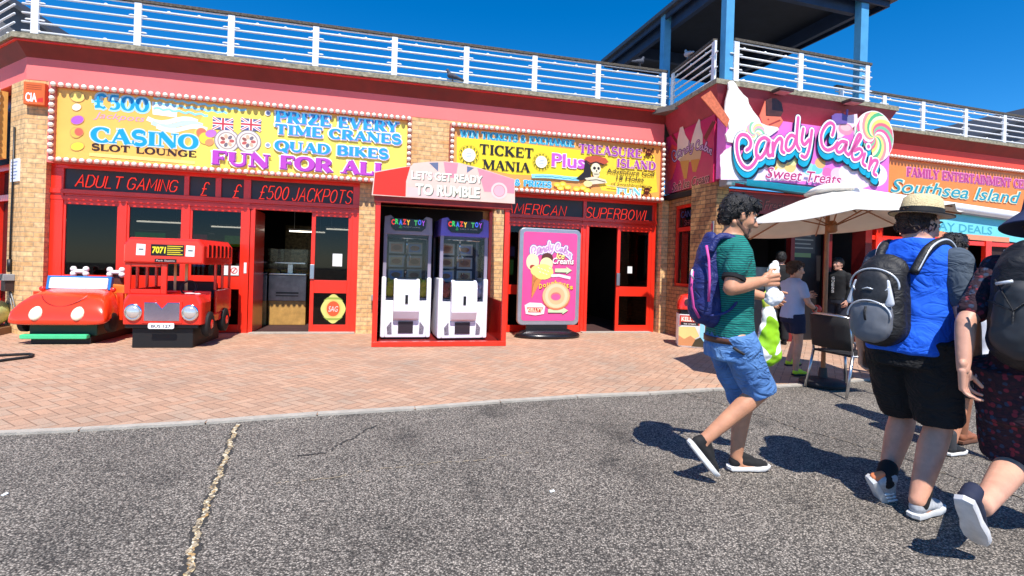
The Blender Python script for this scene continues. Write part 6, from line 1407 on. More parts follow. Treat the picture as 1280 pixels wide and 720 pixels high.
    def shoe(s, heel, d, up, upper, sole, k=1.0, L=.285, sock=None, stripe=None, ankle=None, heelc=None, label=None):
        """heel: ground point under the heel; d: toe direction; up: sole normal"""
        d = Vector(d).normalized(); up = Vector(up); up = (up-d*up.dot(d)).normalized(); lt = up.cross(d).normalized(); h = Vector(heel)
        P = lambda a, b, c: h+d*a*k+lt*b*k+up*c*k
        out = [(0,.0),(.012,.03),(.06,.036),(.13,.036),(.19,.047),(.24,.044),(.272,.026),(.285,0),(.275,-.024),(.24,-.04),(.19,-.043),(.13,-.034),(.06,-.034),(.012,-.03)]
        def bld(q):
            sc_ = L/.285
            q.cap(P(.045*sc_,0,.05), P(.12*sc_,0,.052), .037*k, .037*k, fl=(up, 1.0)); q.cap(P(.12*sc_,0,.05), P(.225*sc_,.002,.036), .04*k, .034*k, fl=(up, .8)); q.cap(P(.19*sc_,.004,.03), P(.245*sc_,.002,.03), .042*k, .03*k, fl=(up, .72))
            q.cap(P(.05*sc_,0,.06), P(.06*sc_,0,.095), .036*k, .036*k); q.cap(P(.09*sc_,0,.085), P(.16*sc_,0,.062), .03*k, .026*k)
        sh = s.cloth('shoe', upper, bld, .0065, .003, .03, 2, label=label)
        q = MB(s.f); n = len(out); sc_ = L/.285; so = []
        for z, e in ((-.002, .96), (.004, 1.02), (.022, 1.05), (.027, 1.0)): so.append([P(((a-.14)*e+.14)*sc_, b*e, z+.004*(a > .25)) for a, b in out])
        q.rings(so); q.build('sole', sole, sh, smooth=40)
        if stripe:
            for sgn in (1, -1):
                for j in range(3): q = MB(s.f); a0 = (.1+.026*j)*sc_; q.cap(P(a0, sgn*.0385, .03), P(a0+.03, sgn*.03, .068), .006*k, .005*k); q.build('stripe', stripe, sh, smooth=True)
        for j in range(4):
            q = MB(s.f); a = (.125+.02*j)*sc_; q.tube([P(a, .024, .078-.008*j), P(a+.006, 0, .094-.011*j), P(a, -.024, .078-.008*j)], .0032*k, 6); q.build('lace', upper if sole is None else sole, sh, smooth=True)
        if heelc:
            q = MB(s.f); q.cap(P(.008, 0, .035), P(.012, 0, .07), .022*k, .016*k); q.build('heel_tab', heelc, sh, smooth=True)
        if sock and ankle is not None:
            q = MB(s.f); a = Vector(ankle); b = P(.06*sc_, 0, .07); q.cap(b, b+(a-b).normalized()*sock[1], .043*k, .0445*k); q.build('sock', sock[0], s.root, smooth=True)
        return sh
def trunk(q, rings, n=26, ex=.8):
    """loft: (x, y, z, half depth, half width, lean)"""
    out = []
    for x, y, z, rx, ry in rings:
        out.append([(x+rx*math.copysign(abs(math.cos(2*pi*k/n))**ex, math.cos(2*pi*k/n)), y+ry*math.copysign(abs(math.sin(2*pi*k/n))**ex, math.sin(2*pi*k/n)), z) for k in range(n)])
    q.rings(out)
def grow(rings, e): return [(x, y, z, rx+e, ry+e) for x, y, z, rx, ry in rings]

def striped_tee():
    m, nt, b, N, L = node_mat('teal_striped_jersey')
    tc = N('ShaderNodeTexCoord'); sp = N('ShaderNodeSeparateXYZ'); L(tc.outputs['Object'], sp.inputs[0])
    a = N('ShaderNodeMath'); a.operation = 'MULTIPLY'; a.inputs[1].default_value = 74; L(sp.outputs[2], a.inputs[0])
    f = N('ShaderNodeMath'); f.operation = 'FRACT'; L(a.outputs[0], f.inputs[0])
    r = N('ShaderNodeValToRGB'); r.color_ramp.interpolation = 'CONSTANT'; r.color_ramp.elements[0].color = (*C(8,126,114), 1); r.color_ramp.elements[1].position = .62; r.color_ramp.elements[1].color = (*C(12,66,68), 1)
    L(f.outputs[0], r.inputs['Fac']); L(r.outputs['Color'], b.inputs['Base Color']); b.inputs['Roughness'].default_value = .9
    return m
TEE, TRIM = striped_tee(), mat('black_jersey', C(20,22,26), .9)
def denim():
    m, nt, b, N, L = node_mat('washed_denim')
    tc = N('ShaderNodeTexCoord'); n = N('ShaderNodeTexNoise'); n.inputs['Scale'].default_value = 4; n.inputs['Detail'].default_value = 9; n.inputs['Roughness'].default_value = .6; L(tc.outputs['Object'], n.inputs['Vector'])
    r = N('ShaderNodeValToRGB'); e = r.color_ramp.elements; e.new(.5); 
    for q, (p, c) in zip(e, ((.3, C(58,96,152)), (.55, C(88,132,188)), (.8, C(140,178,214)))): q.position = p; q.color = (*c, 1)
    L(n.outputs['Fac'], r.inputs['Fac']); L(r.outputs['Color'], b.inputs['Base Color']); b.inputs['Roughness'].default_value = .9
    w_ = N('ShaderNodeTexNoise'); w_.inputs['Scale'].default_value = 260; L(tc.outputs['Object'], w_.inputs['Vector']); bp = N('ShaderNodeBump'); bp.inputs['Strength'].default_value = .3; bp.inputs['Distance'].default_value = .005; L(w_.outputs['Fac'], bp.inputs['Height']); L(bp.outputs['Normal'], b.inputs['Normal'])
    return m
DENIM = add_crease(denim(), .9, 7); add_crease(TEE, .5, 6); LEATHER = mat('brown_leather', C(92,54,36), .5, var=.25)
NAVYP = mat('navy_ripstop', C(32,42,106), .6, var=.15, bump=.1, bscale=200); add_crease(NAVYP, .6, 8); PINKP = mat('pink_webbing', C(226,80,160), .6)
BSHOE = mat('black_knit', C(28,27,28), .85, var=.4, scale=50); WSOLE = mat('white_rubber', C(238,236,232), .5)

# ---------------------------------------------------------------- man in the striped shirt
o = gp(926, 596); k_ = o.y/640
B1 = Body('man in a teal striped T-shirt and denim shorts walking along with an ice cream', (o.x, o.y, 0), R(4), skin('tan', (206,146,112)))
c1_, s1_ = math.cos(R(4)), math.sin(R(4))
def b1(px, py, l=0):
    a, b = ray(px-2, py-1); x = (a*(B1.o.y+l*c1_)-B1.o.x+l*s1_)/(c1_-a*s1_); Y = B1.o.y+x*s1_+l*c1_
    return V(x, l, EYE+b*Y)
hipR, hipL = b1(912, 428, -.1), b1(914, 428, .1)
hx_ = b1(913, 428).x; hipR.x = hipL.x = hx_; hR1 = b1(861, 553, -.1); dR1 = b1(903, 606, -.1)-hR1; _d = dR1.normalized(); _u = V(.8, 0, .6); _u = (_u-_d*_u.dot(_d)).normalized(); kR, aR = b1(952, 490, -.1), hR1+_d*.06+_u*.1; kL, aL = b1(934, 503, .09), b1(922, 578, .09); aL.z = .095
B1.limb([hipR, kR, kR.lerp(aR, .3), aR], [.09, .056, .058, .037]); B1.limb([hipL, kL, kL.lerp(aL, .3)+V(-.012, 0, 0), aL], [.09, .056, .057, .037])
foot_in(B1, aR, hR1, dR1, (.8, 0, .6)); B1.limb([aL, aL+V(.03, 0, -.055), aL+V(.14, 0, -.062)], [.038, .034, .026])
tr1 = [(b1(912, 436).x, 0, b1(912, 436).z, .108, .155), (b1(912, 418).x, 0, b1(912, 418).z, .108, .156), (b1(914, 390).x, 0, b1(912, 390).z, .102, .142), (b1(914, 360).x, 0, b1(912, 360).z, .11, .162), (b1(912, 330).x, 0, b1(912, 330).z, .114, .178), (b1(910, 312).x, 0, b1(912, 312).z, .1, .178), (b1(912, 302).x, 0, b1(912, 302).z, .08, .13), (b1(915, 295).x, 0, b1(912, 295).z, .062, .075)]
trunk(B1.mb, tr1)
sR, sL = b1(909, 318, -.178), b1(911, 318, .178); sR.x = sL.x = b1(909, 318).x; eR, wR = b1(916, 361, -.235), b1(957, 352, -.2); eL, wL = b1(918, 362, .215), b1(958, 372, .17)
B1.limb([sR, eR], [.058, .046]); B1.limb([eR, eR.lerp(wR, .35), wR], [.046, .046, .029]); B1.limb([sL, eL], [.058, .044]); B1.limb([eL, eL.lerp(wL, .35), wL], [.044, .043, .028])
B1.limb([b1(913, 302), b1(924, 278)], [.062, .058])
B1.head(b1(926, 272), yaw=-8, pitch=16, k=1.03)
B1.hand(wR, (1, .05, .12), (.0, 1, .15), (.1, .2, 1), curl=58); B1.hand(wL, (.9, 0, -.35), (0, -1, 0), (.3, 0, 1), curl=62)
B1.done(.0075)
B1.hairdo(HAIRD, [(-.022,0,.058,.105,.088,.085), (-.055,0,.02,.075,.084,.085), (.03,0,.088,.075,.074,.05), (-.02,.055,.03,.045,.034,.05), (-.02,-.055,.03,.045,.034,.05), (.06,0,.085,.04,.06,.03), (-.07,0,-.03,.045,.06,.05)])
B1.cloth('stubble', mat('stubble', C(112,78,62), .8, var=.3, scale=120), lambda q: (q.ell(B1.hP(.035,0,-.064), .0545, .0525, .05, B1.hM), q.ell(B1.hP(.068,0,-.1), .0265, .028, .0215, B1.hM), q.cap(B1.hP(-.02,-.052,-.045), B1.hP(.05,-.03,-.092), .0245, .0215), q.cap(B1.hP(-.02,.052,-.045), B1.hP(.05,.03,-.092), .0245, .0215)), .006, 0, .02, 2)
B1.eyebrows(HAIRD)
def tee1(q):
    trunk(q, [(b1(914, 421).x, 0, b1(912, 421).z, .13, .176)]+grow(tr1[2:6], .016)+[(tr1[6][0], 0, tr1[6][2]+.004, .092, .142), (tr1[7][0]-.004, 0, tr1[7][2], .075, .086)])
    for s_, e_ in ((sR, eR), (sL, eL)): q.cap(s_, s_.lerp(e_, .48), .072, .07)
    q.cap(sR, sL, .07, .07)
B1.cloth('t_shirt', TEE, tee1, .0095, .014, .1, 3)
for s_, e_ in ((sR, eR), (sL, eL)):
    q = MB(B1.f); d_ = (e_-s_).normalized(); p_ = s_.lerp(e_, .48)+d_*.045; q.tube([p_, p_+d_*.022], [.0685, .067], 18); q.build('sleeve_band', TRIM, B1.root, smooth=40)
def shorts1(q):
    trunk(q, [(b1(912, 448).x, 0, b1(912, 448).z, .13, .178), (b1(912, 430).x, 0, b1(912, 430).z, .127, .174), (b1(913, 414).x, 0, b1(912, 414).z, .12, .165)])
    for h_, kn, hem in ((hipR, kR, 1.0), (hipL, kL, .98)):
        p = h_.lerp(kn, hem); q.tube([h_+V(0, 0, .05), h_.lerp(kn, .35), h_.lerp(kn, .8), p+V(.01, 0, -.015)], [.105, .106, .1, .098], 20)
B1.cloth('shorts', DENIM, shorts1, .0095, .022, .09, 2)
q = MB(B1.f); n = 30; rr = [[(tr1[1][0]+.136*math.cos(2*pi*k/n), .184*math.sin(2*pi*k/n), b1(912, 424).z+z) for k in range(n)] for z in (-.017, .017)]; q.rings(rr, caps=False); bl = q.build('belt', LEATHER, B1.root, smooth=True); bl.modifiers.new('thick', 'SOLIDIFY').thickness = .006
q = MB(B1.f); q.tube([(tr1[1][0]+.03, -.187, b1(912, 425).z), (tr1[1][0]+.08, -.178, b1(912, 432).z), (tr1[1][0]+.0, -.192, b1(912, 437).z), (tr1[1][0]-.06, -.187, b1(912, 430).z)], .009, 8); q.build('chain', mat('dark_braid', C(40,34,32), .6, var=.6, scale=120), B1.root, smooth=True)
B1.shoe(V(aL.x-.055, aL.y, .012), (1, .03, 0), (0, 0, 1), BSHOE, WSOLE, k=1.0)
B1.shoe(hR1, dR1, (.8, 0, .6), BSHOE, WSOLE, k=1.0)
# his backpack, bag and ice cream
def rb(q, c, hx, hy, hz, r): 
    for sx in (1, -1):
        for sy in (1, -1): q.cap(c+V(sx*(hx-r), sy*(hy-r), -hz+r), c+V(sx*(hx-r), sy*(hy-r), hz-r), r, r)
    q.box(c.x-hx+r*.3, c.x+hx-r*.3, c.y-hy+r*.3, c.y+hy-r*.3, c.z-hz+r*.5, c.z+hz-r*.5)
def worn(label, body, cat='backpack'):
    t = thing('backpack', label, cat, WORLD, body.o, body.yaw); return t
t = worn('blue backpack with pink straps on the back of the man in the teal striped shirt', B1); f = local(t)
q = MB(f)
q.cap(b1(886, 318), b1(879, 380), .09, .12, 20, fl=((1, 0, 0), .66)); q.cap(b1(882, 350), b1(880, 386), .11, .105, 20, fl=((1, 0, 0), .82)); q.cap(b1(890, 308), b1(890, 390), .09, .11, 20, fl=((1, 0, 0), .5))
bg_ = blob(q, 'bag_body', NAVYP, t, .01, 4, .5, .012, .1)
q = MB(f); q.tube([b1(868, 340, -.1), b1(866, 360, -.1), b1(869, 385, -.09), b1(876, 398, -.07)], .008, 8); q.tube([b1(885, 308, -.1), b1(888, 325, -.125), b1(889, 350, -.14), b1(888, 378, -.135)], .008, 8); q.build('piping', PINKP, bg_, smooth=True)
q = MB(f); q.tube([b1(867.5, 338, -.13), b1(866, 344, -.137), b1(869, 350, -.13)], .006, 8); q.build('zip_pull', paint(236,226,236), bg_, smooth=True)
for y in (-.105, .105):
    q = MB(f); q.tube(*spl([b1(890, 316, y), b1(899, 299, y), b1(912, 297, y), b1(926, 306, y), b1(935, 330, y*1.05), b1(934, 356, y*1.25), b1(915, 388, y*1.55), b1(890, 396, y*1.2)], [.02, .022, .022, .022, .018, .012, .008, .008]), 10); q.build('strap', NAVYP, t, smooth=True)
    q = MB(f); q.tube([b1(926, 304, y-.02), b1(937, 330, y*1.05-.02), b1(938, 350, y*1.1-.02), b1(934, 360, y*1.2-.02)], .007, 8); q.build('webbing', PINKP, t, smooth=True)
t = thing('carrier_bag', 'white and lime green plastic carrier bag hanging from the arm of the striped shirt man', 'bag', WORLD, B1.f.M @ b1(956, 372, .17)); f = B1.f
q = MB(f); q.cap(b1(963, 396, .16), b1(962, 442, .17), .05, .095, 18, fl=((0, 1, 0), .5)); q.cap(b1(961, 374, .16), b1(963, 400, .16), .022, .055, 14, fl=((0, 1, 0), .6)); 
def bagmat():
    m, nt, b, N, L = node_mat('printed_carrier'); tc = N('ShaderNodeTexCoord'); n = N('ShaderNodeTexNoise'); n.inputs['Scale'].default_value = 4.2; n.inputs['Detail'].default_value = 1; L(tc.outputs['Object'], n.inputs['Vector'])
    r = N('ShaderNodeValToRGB'); r.color_ramp.interpolation = 'CONSTANT'; e = r.color_ramp.elements; e.new(.5)
    for q_, (p, c) in zip(e, ((0, C(150,206,40)), (.47, C(244,246,240)), (.62, C(226,222,110)))): q_.position = p; q_.color = (*c, 1)
    L(n.outputs['Fac'], r.inputs['Fac']); L(r.outputs['Color'], b.inputs['Base Color']); b.inputs['Roughness'].default_value = .35; return m
blob(q, 'bag', bagmat(), t, .009, 2, .5, .03, .06)
q = MB(f); q.tube([b1(957, 385, .15), b1(955, 372, .165), b1(961, 363, .17), b1(967, 372, .175), b1(967, 388, .17)], .009, 8); q.build('handle', paint(170,206,60), t, smooth=True)
t = thing('ice_cream', 'white ice cream cone in a napkin held by the striped shirt man', 'ice cream', WORLD, B1.f.M @ b1(966, 348, -.2)); f = B1.f
hx = wR+V(.075, .03, .0)
q = MB(f); q.ell(hx+V(.005, 0, .075), .03, .03, .03); q.ell(hx+V(.01, 0, .1), .02, .02, .025); q.build('scoop', paint(250,246,240), t, smooth=True)
q = MB(f); q.tube([hx+V(.0, 0, .075), hx+V(0, 0, -.07)], [.032, .008], 16); q.build('cone', mat('wafer', C(206,150,90), .7, var=.3, scale=60), t, smooth=40)
q = MB(f); q.cap(hx+V(-.015, -.005, -.045), hx+V(.0, -.01, -.095), .034, .058, fl=((0, 1, 0), .7)); q.cap(hx+V(0, 0, .055), hx+V(0, 0, .08), .036, .03); blob(q, 'napkin', paint(246,244,242), t, .006, 2, .5, .02, .03)

# ---------------------------------------------------------------- man in the straw hat
YW = R(28); o = gp(1150, 641); o = V(o.x, o.y, 0)-Matrix.Rotation(YW, 3, 'Z') @ V(-.01, -.12, 0); o = o+V(.06, 0, 0); k2 = o.y/640
B2 = Body('man in a straw trilby and blue T-shirt with grey sleeves walking away', (o.x, o.y, 0), YW, skin('fair', (214,156,128)))
cy, sy = math.cos(YW), math.sin(YW)
def b2(px, py, l=0):
    """image column and height -> own frame, for a point l to the left of the body's mid plane (perspective taken into account)"""
    a, b = ray(px, py)                                 # X = a*Y ; position = o + x*(cy,sy) + l*(-sy,cy)
    # (o.x+x*cy-l*sy) = a*(o.y+x*sy+l*cy)
    x = (a*(o.y+l*cy)-o.x+l*sy)/(cy-a*sy); Y = o.y+x*sy+l*cy
    return V(x, l, EYE+b*Y)
hipR, hipL = V(-.02, -.11, .9), V(-.02, .11, .9)
kR, aR = V(.05, -.12, .47), b2(1147, 618, -.12); aR.z = .1
kL, aL = V(.16, .1, .47), b2(1108, 597, .1)
B2.limb([hipR, kR, kR.lerp(aR, .3)+V(-.01, 0, 0), aR], [.105, .066, .068, .042]); B2.limb([hipL, kL, kL.lerp(aL, .3), aL], [.105, .066, .07, .042])
footR = (aR+V(-.04, 0, -.1)); dL = (b2(1117, 645, .1)-b2(1086, 586, .1))
B2.limb([aR, aR+V(.04, 0, -.05), aR+V(.14, 0, -.07)], [.042, .038, .03]); UL2 = V(.72, -.5, .45); hL2 = b2(1085, 599, .1); foot_in(B2, aL, hL2, dL, UL2, 1.04)
tr2 = [(0-.02, 0, .84, .14, .175), (-.01, 0, .96, .155, .184), (.02, 0, 1.06, .16, .178), (.035, 0, 1.2, .15, .178), (.03, 0, 1.34, .135, .186), (.015, 0, 1.43, .108, .176), (.02, 0, 1.48, .08, .122), (.03, 0, 1.52, .062, .076)]
trunk(B2.mb, tr2)
sR, sL = V(.02, -.188, 1.39), V(.02, .188, 1.39); eR, wR = V(.0, -.25, 1.1), V(.13, -.24, .88); eL, wL = V(-.05, .255, 1.1), V(.0, .26, .85)
for s_, e_, w_ in ((sR, eR, wR), (sL, eL, wL)): B2.limb([s_, e_], [.068, .052]); B2.limb([e_, e_.lerp(w_, .3), w_], [.052, .05, .032])
B2.limb([V(.01, 0, 1.48), V(.04, 0, 1.56)], [.068, .064]); B2.head(V(.05, 0, 1.6), yaw=-22, pitch=12, k=1.03)
B2.hand(wR, (.2, 0, -1), (-.1, 1, 0), (1, .1, 0), curl=35); B2.hand(wL, (.1, 0, -1), (0, -1, 0), (1, 0, 0), curl=35); B2.done()
B2.hairdo(HAIRB, [(-.03,0,.03,.098,.084,.075), (-.06,0,-.01,.06,.076,.06), (-.02,.05,.0,.05,.034,.045), (-.02,-.05,.0,.05,.034,.045)])
B2.eyebrows(HAIRB)
BTEE = mat('royal_blue_jersey', C(16,96,226), .85, var=.1, bump=.1, bscale=200); GSLV = mat('slate_jersey', C(72,84,98), .9, var=.15)
def tee2(q):
    trunk(q, [(-.015, 0, .88, .176, .2), (-.01, 0, .96, .178, .204)]+grow(tr2[2:6], .02)+[(.01, 0, 1.487, .1, .145), (.015, 0, 1.515, .082, .096)]); q.cap(sR+V(0, .03, 0), sL-V(0, .03, 0), .078, .078)
B2.cloth('t_shirt', BTEE, tee2, .0105, .026, .13, 3)
for s_, e_ in ((sR, eR), (sL, eL)): B2.cloth('sleeve', GSLV, lambda q: q.cap(s_, s_.lerp(e_, .66), .08, .072), .009, .006, .1, 3)
BSHORT = add_crease(mat('black_cotton', C(17,17,20), .9, var=.3), .8, 6)
add_crease(BTEE, .55, 5.5); add_crease(GSLV, .6, 6)
def sh2(q):
    trunk(q, [(-.02, 0, .8, .168, .2), (-.01, 0, .9, .166, .2), (.0, 0, .97, .16, .188)])
    for h_, kn in ((hipR, kR), (hipL, kL)): q.tube([h_+V(0, 0, .06), h_.lerp(kn, .4), h_.lerp(kn, .93)], [.13, .13, .118], 20)
so_ = B2.cloth('shorts', BSHORT, sh2, .0105, .024, .11, 2)
q = MB(B2.f); q.tube([V(.02, -.24, .8), V(.05, -.24, .802), V(.06, -.238, .79)], .004, 6); q.build('logo', paint(206,206,210), so_)
q = MB(B2.f); q.box(-.06, .06, .1, .101, .0, .0); 
q = MB(B2.f); rr = [[(-.005+.182*math.cos(2*pi*k/n), .21*math.sin(2*pi*k/n), .905+z) for k in range(n)] for z in (-.018, .012)]; q.rings(rr, caps=False); bl = q.build('belt', LEATHER, B2.root, smooth=True); bl.modifiers.new('thick', 'SOLIDIFY').thickness = .006
GSHOE = mat('grey_mesh_shoe', C(176,178,182), .75, var=.3, scale=50); PSOLE = mat('pale_rubber', C(214,214,212), .6); SOCKB = mat('black_sock', C(20,20,22), .9)
B2.shoe(V(footR.x-.01, -.12, .012), (1, -.02, 0), (0, 0, 1), GSHOE, PSOLE, k=1.04, sock=(SOCKB, .075), ankle=kR)
B2.shoe(hL2, dL, UL2, GSHOE, PSOLE, k=1.12, sock=(SOCKB, .075), ankle=kL, stripe=paint(244,244,246), heelc=paint(240,140,90))
STRAW = mat('straw', C(226,204,156), .8, var=.2, scale=60, bump=.5, bscale=160); BANDB = mat('black_ribbon', C(22,20,22), .7)
hc = B2.hP(-.005, 0, .062); hM = (Matrix.Rotation(R(-22), 3, 'Z') @ Matrix.Rotation(R(5), 3, 'Y'))
def hat(body, c, M, prof, m, ex=1.22, name='hat', dip=.0):
    q = MB(body.f); n = 40
    q.rings([[c+M @ Vector((r*ex*math.cos(2*pi*k/n), r*math.sin(2*pi*k/n), z+dip*(abs(math.cos(2*pi*k/n))-.5)*max(0, (r-.1)*8))) for k in range(n)] for r, z in prof]); return q.build(name, m, body.root, smooth=50)
ht = hat(B2, hc, hM, [(.001, -.004), (.085, -.004), (.135, -.008), (.138, -.003), (.095, .004), (.092, .012), (.09, .045), (.082, .09), (.062, .11), (.045, .098), (.02, .09)], STRAW, dip=.012)
q = MB(B2.f); rr = [[hc+hM @ Vector((r*1.22*math.cos(2*pi*k/40), r*math.sin(2*pi*k/40), z)) for k in range(40)] for r, z in ((.0945, .006), (.0935, .034))]; q.rings(rr, caps=False); q.build('hat_band', BANDB, ht, smooth=True)
q = MB(B2.f); rr = [[hc+hM @ Vector((r*1.22*math.cos(2*pi*k/40), r*math.sin(2*pi*k/40), z+.012*(abs(math.cos(2*pi*k/40))-.5)*.3)) for k in range(40)] for r, z in ((.1385, -.0085), (.1395, -.001))]; q.rings(rr, caps=False); q.build('hat_edge', BANDB, ht, smooth=True)
# backpack
BK = mat('black_nylon', C(26,26,29), .6, var=.25, bump=.15, bscale=180); add_crease(BK, .3, 9); GK = mat('grey_nylon', C(112,114,120), .5, var=.2); REFL = mat('silver_piping', C(226,228,232), .3, .3)
t = worn('black and grey backpack with white piping worn by the straw hat man', B2); f = local(t); f.M = f.M @ Matrix.Translation((-.235, .06, 1.17)) @ Matrix.Diagonal((.82, .9, .76, 1)) @ Matrix.Translation((.25, -.05, -1.2)); c0 = V(-.25, .05, 1.2)
q = MB(f); q.cap(c0+V(.02, 0, .17), c0+V(0, 0, -.2), .135, .15, 20, fl=((1, 0, 0), .8)); q.cap(c0+V(.06, 0, .2), c0+V(.06, 0, -.2), .14, .15, 20, fl=((1, 0, 0), .55)); bb = blob(q, 'bag_body', BK, t, .01, 4, .5, .01, .08)
q = MB(f); q.cap(c0+V(-.1, 0, -.1), c0+V(-.1, 0, -.2), .125, .12, 20, fl=((1, 0, 0), .5)); pk = blob(q, 'front_pocket', GK, t, .009, 3, .5, .008, .05)
q = MB(f); q.cap(c0+V(-.085, 0, .12), c0+V(-.09, 0, .03), .1, .12, 20, fl=((1, 0, 0), .5)); p2 = blob(q, 'upper_pocket', mat('black_mesh_nylon', C(40,41,45), .6, var=.5, scale=60), t, .009, 3, .5, .006, .05)
for y, w_ in ((-.1, .026), (.105, .02)):
    q = MB(f); q.cap(c0+V(-.1, y*.85, .13), c0+V(-.115, y*1.1, -.02), w_*.6, w_, 12, fl=((1, 0, 0), .5)); q.build('side_panel', mat('silver_nylon', C(206,208,214), .45, var=.2, scale=8), p2, smooth=True)
q = MB(f); q.tube([c0+V(-.148, -.03, .075), c0+V(-.15, 0, .085), c0+V(-.148, .03, .075)], .005, 6); q.build('badge', REFL, p2, smooth=True)
q = MB(f)
def loop(cz, ry, rz, x, a0, a1, n=18, bow=.03): return [c0+V(x+bow*math.cos(R(a0+(a1-a0)*k/n))**2, ry*math.cos(R(a0+(a1-a0)*k/n)), cz+rz*math.sin(R(a0+(a1-a0)*k/n))) for k in range(n+1)]
q.tube(loop(-.12, .122, .115, -.155, -5, 185), .0055, 8); q.tube(loop(.1, .138, .125, -.1, -10, 190), .006, 8); q.tube(loop(.1, .1, .06, -.142, 185, 355), .004, 8); q.build('piping', REFL, t, smooth=True)
q = MB(f); q.tube([c0+V(-.165, 0, -.05), c0+V(-.17, .004, -.1), c0+V(-.165, 0, -.15)], .006, 6); q.build('zip', BK, pk, smooth=True)
f = local(t)
for y in (-.125, .125):
    q = MB(f); rs = []
    for p_, w_ in ((V(-.2, y*.7, 1.32), .022), (V(-.12, y*.9, 1.45), .024), (V(.0, y*1.02, 1.497), .026), (V(.1, y*1.05, 1.46), .025), (V(.185, y*1.05, 1.35), .024), (V(.19, y*1.15, 1.2), .02), (V(.15, y*1.3, 1.1), .013)): rs.append((p_, w_))
    pp, rr_ = spl([a for a, _ in rs], [b for _, b in rs]); q.tube(pp, rr_, 10); st = q.build('strap', BK, t, smooth=True)
    q = MB(f); q.tube(spl([a+V(0, -.019 if y < 0 else .019, .014) for a, _ in rs[:5]]), .006, 6); q.build('trim', REFL, st, smooth=True)

# ---------------------------------------------------------------- woman cut by the right edge
YW3 = R(33); o = gp(1328, 700); o = V(o.x, o.y+.12, 0)
B3 = Body('woman in a dark floral dress and navy sun hat walking away on one lifted shoe', (o.x, o.y, 0), YW3, skin('fair2', (216,160,134)))
cy3, sy3 = math.cos(YW3), math.sin(YW3)
def b3(px, py, l=0):
    a, b = ray(px, py); x = (a*(o.y+l*cy3)-o.x+l*sy3)/(cy3-a*sy3); Y = o.y+x*sy3+l*cy3
    return V(x, l, EYE+b*Y)
hipR, hipL = V(0, -.1, .88), V(0, .1, .88); kL, aL = b3(1272, 572, .1), b3(1228, 634, .1); kR, aR = V(.2, -.1, .5), V(.28, -.1, .09)
hL, tL = b3(1203, 626, .1), b3(1230, 697, .1); dL = tL-hL
B3.limb([hipR, kR, kR.lerp(aR, .3), aR], [.1, .062, .062, .04]); B3.limb([hipL, kL, kL.lerp(aL, .35), aL], [.1, .066, .068, .042]); foot_in(B3, aL, hL, dL, dL.normalized().cross(V(0, 1, 0))); B3.limb([aR, aR+V(.03, 0, -.05), aR+V(.13, 0, -.06)], [.04, .036, .028])
tr3 = [(0, 0, .84, .13, .175), (0, 0, .98, .125, .165), (.02, 0, 1.1, .115, .15), (.03, 0, 1.22, .12, .165), (.02, 0, 1.33, .115, .17), (.01, 0, 1.39, .09, .16), (.02, 0, 1.44, .07, .11), (.03, 0, 1.47, .056, .066)]
trunk(B3.mb, tr3); sR, sL = V(.01, -.17, 1.36), V(.01, .175, 1.36); eL, wL = b3(1207, 404, .22), b3(1204, 462, .2); eR, wR = V(-.04, -.24, 1.08), V(.1, -.22, .87)
for s_, e_, w_ in ((sR, eR, wR), (sL, eL, wL)): B3.limb([s_, e_], [.056, .044]); B3.limb([e_, e_.lerp(w_, .3), w_], [.044, .042, .027])
B3.limb([V(.02, 0, 1.43), V(.05, 0, 1.53)], [.056, .052]); B3.head(V(.06, 0, 1.575), pitch=8); B3.hand(wL, (.25, 0, -1), (0, -1, 0), (1, 0, 0), curl=32); B3.hand(wR, (.2, 0, -1), (0, 1, 0), (1, 0, 0), curl=32); B3.done()
B3.hairdo(HAIRB, [(-.03,0,.04,.1,.086,.08), (-.06,0,-.03,.055,.078,.09)])
def floral():
    m, nt, b, N, L = node_mat('dark_floral_cotton'); tc = N('ShaderNodeTexCoord'); v = N('ShaderNodeTexVoronoi'); v.inputs['Scale'].default_value = 42; L(tc.outputs['Object'], v.inputs['Vector'])
    sp = N('ShaderNodeSeparateColor'); L(v.outputs['Color'], sp.inputs[0]); r = N('ShaderNodeValToRGB'); e = r.color_ramp.elements; r.color_ramp.interpolation = 'CONSTANT'; e.new(.5); e.new(.8)
    for q_, (p, c) in zip(e, ((0, C(58,24,36)), (.5, C(120,36,52)), (.75, C(44,58,84)), (.95, C(170,150,160)))): q_.position = p; q_.color = (*c, 1)
    L(sp.outputs[0], r.inputs['Fac']); r2 = N('ShaderNodeValToRGB'); r2.color_ramp.elements[0].position = .4; r2.color_ramp.elements[0].color = (1, 1, 1, 1); r2.color_ramp.elements[1].position = .55; r2.color_ramp.elements[1].color = (0, 0, 0, 1); L(v.outputs['Distance'], r2.inputs['Fac'])
    mx = N('ShaderNodeMix'); mx.data_type = 'RGBA'; L(r2.outputs['Color'], mx.inputs[0]); mx.inputs[6].default_value = (*C(40,20,34), 1); L(r.outputs['Color'], mx.inputs[7]); L(mx.outputs[2], b.inputs['Base Color']); b.inputs['Roughness'].default_value = .9; return m
FLOR = add_crease(floral(), .7, 6)
def dr3(q):
    trunk(q, [(.07, 0, .58, .2, .24), (.04, 0, .75, .17, .215)]+grow(tr3[1:6], .018)+[(.02, 0, 1.445, .085, .12), (.03, 0, 1.465, .07, .08)])
    for s_, e_ in ((sR, eR), (sL, eL)): q.cap(s_, s_.lerp(e_, .78), .074, .066)
    q.cap(sR, sL, .07, .07)
    for h_, kn in ((hipR, kR), (hipL, kL)): q.tube([h_, h_.lerp(kn, .5), h_.lerp(kn, .97)], [.17, .155, .15], 20)
B3.cloth('dress', FLOR, dr3, .0105, .02, .12, 3)
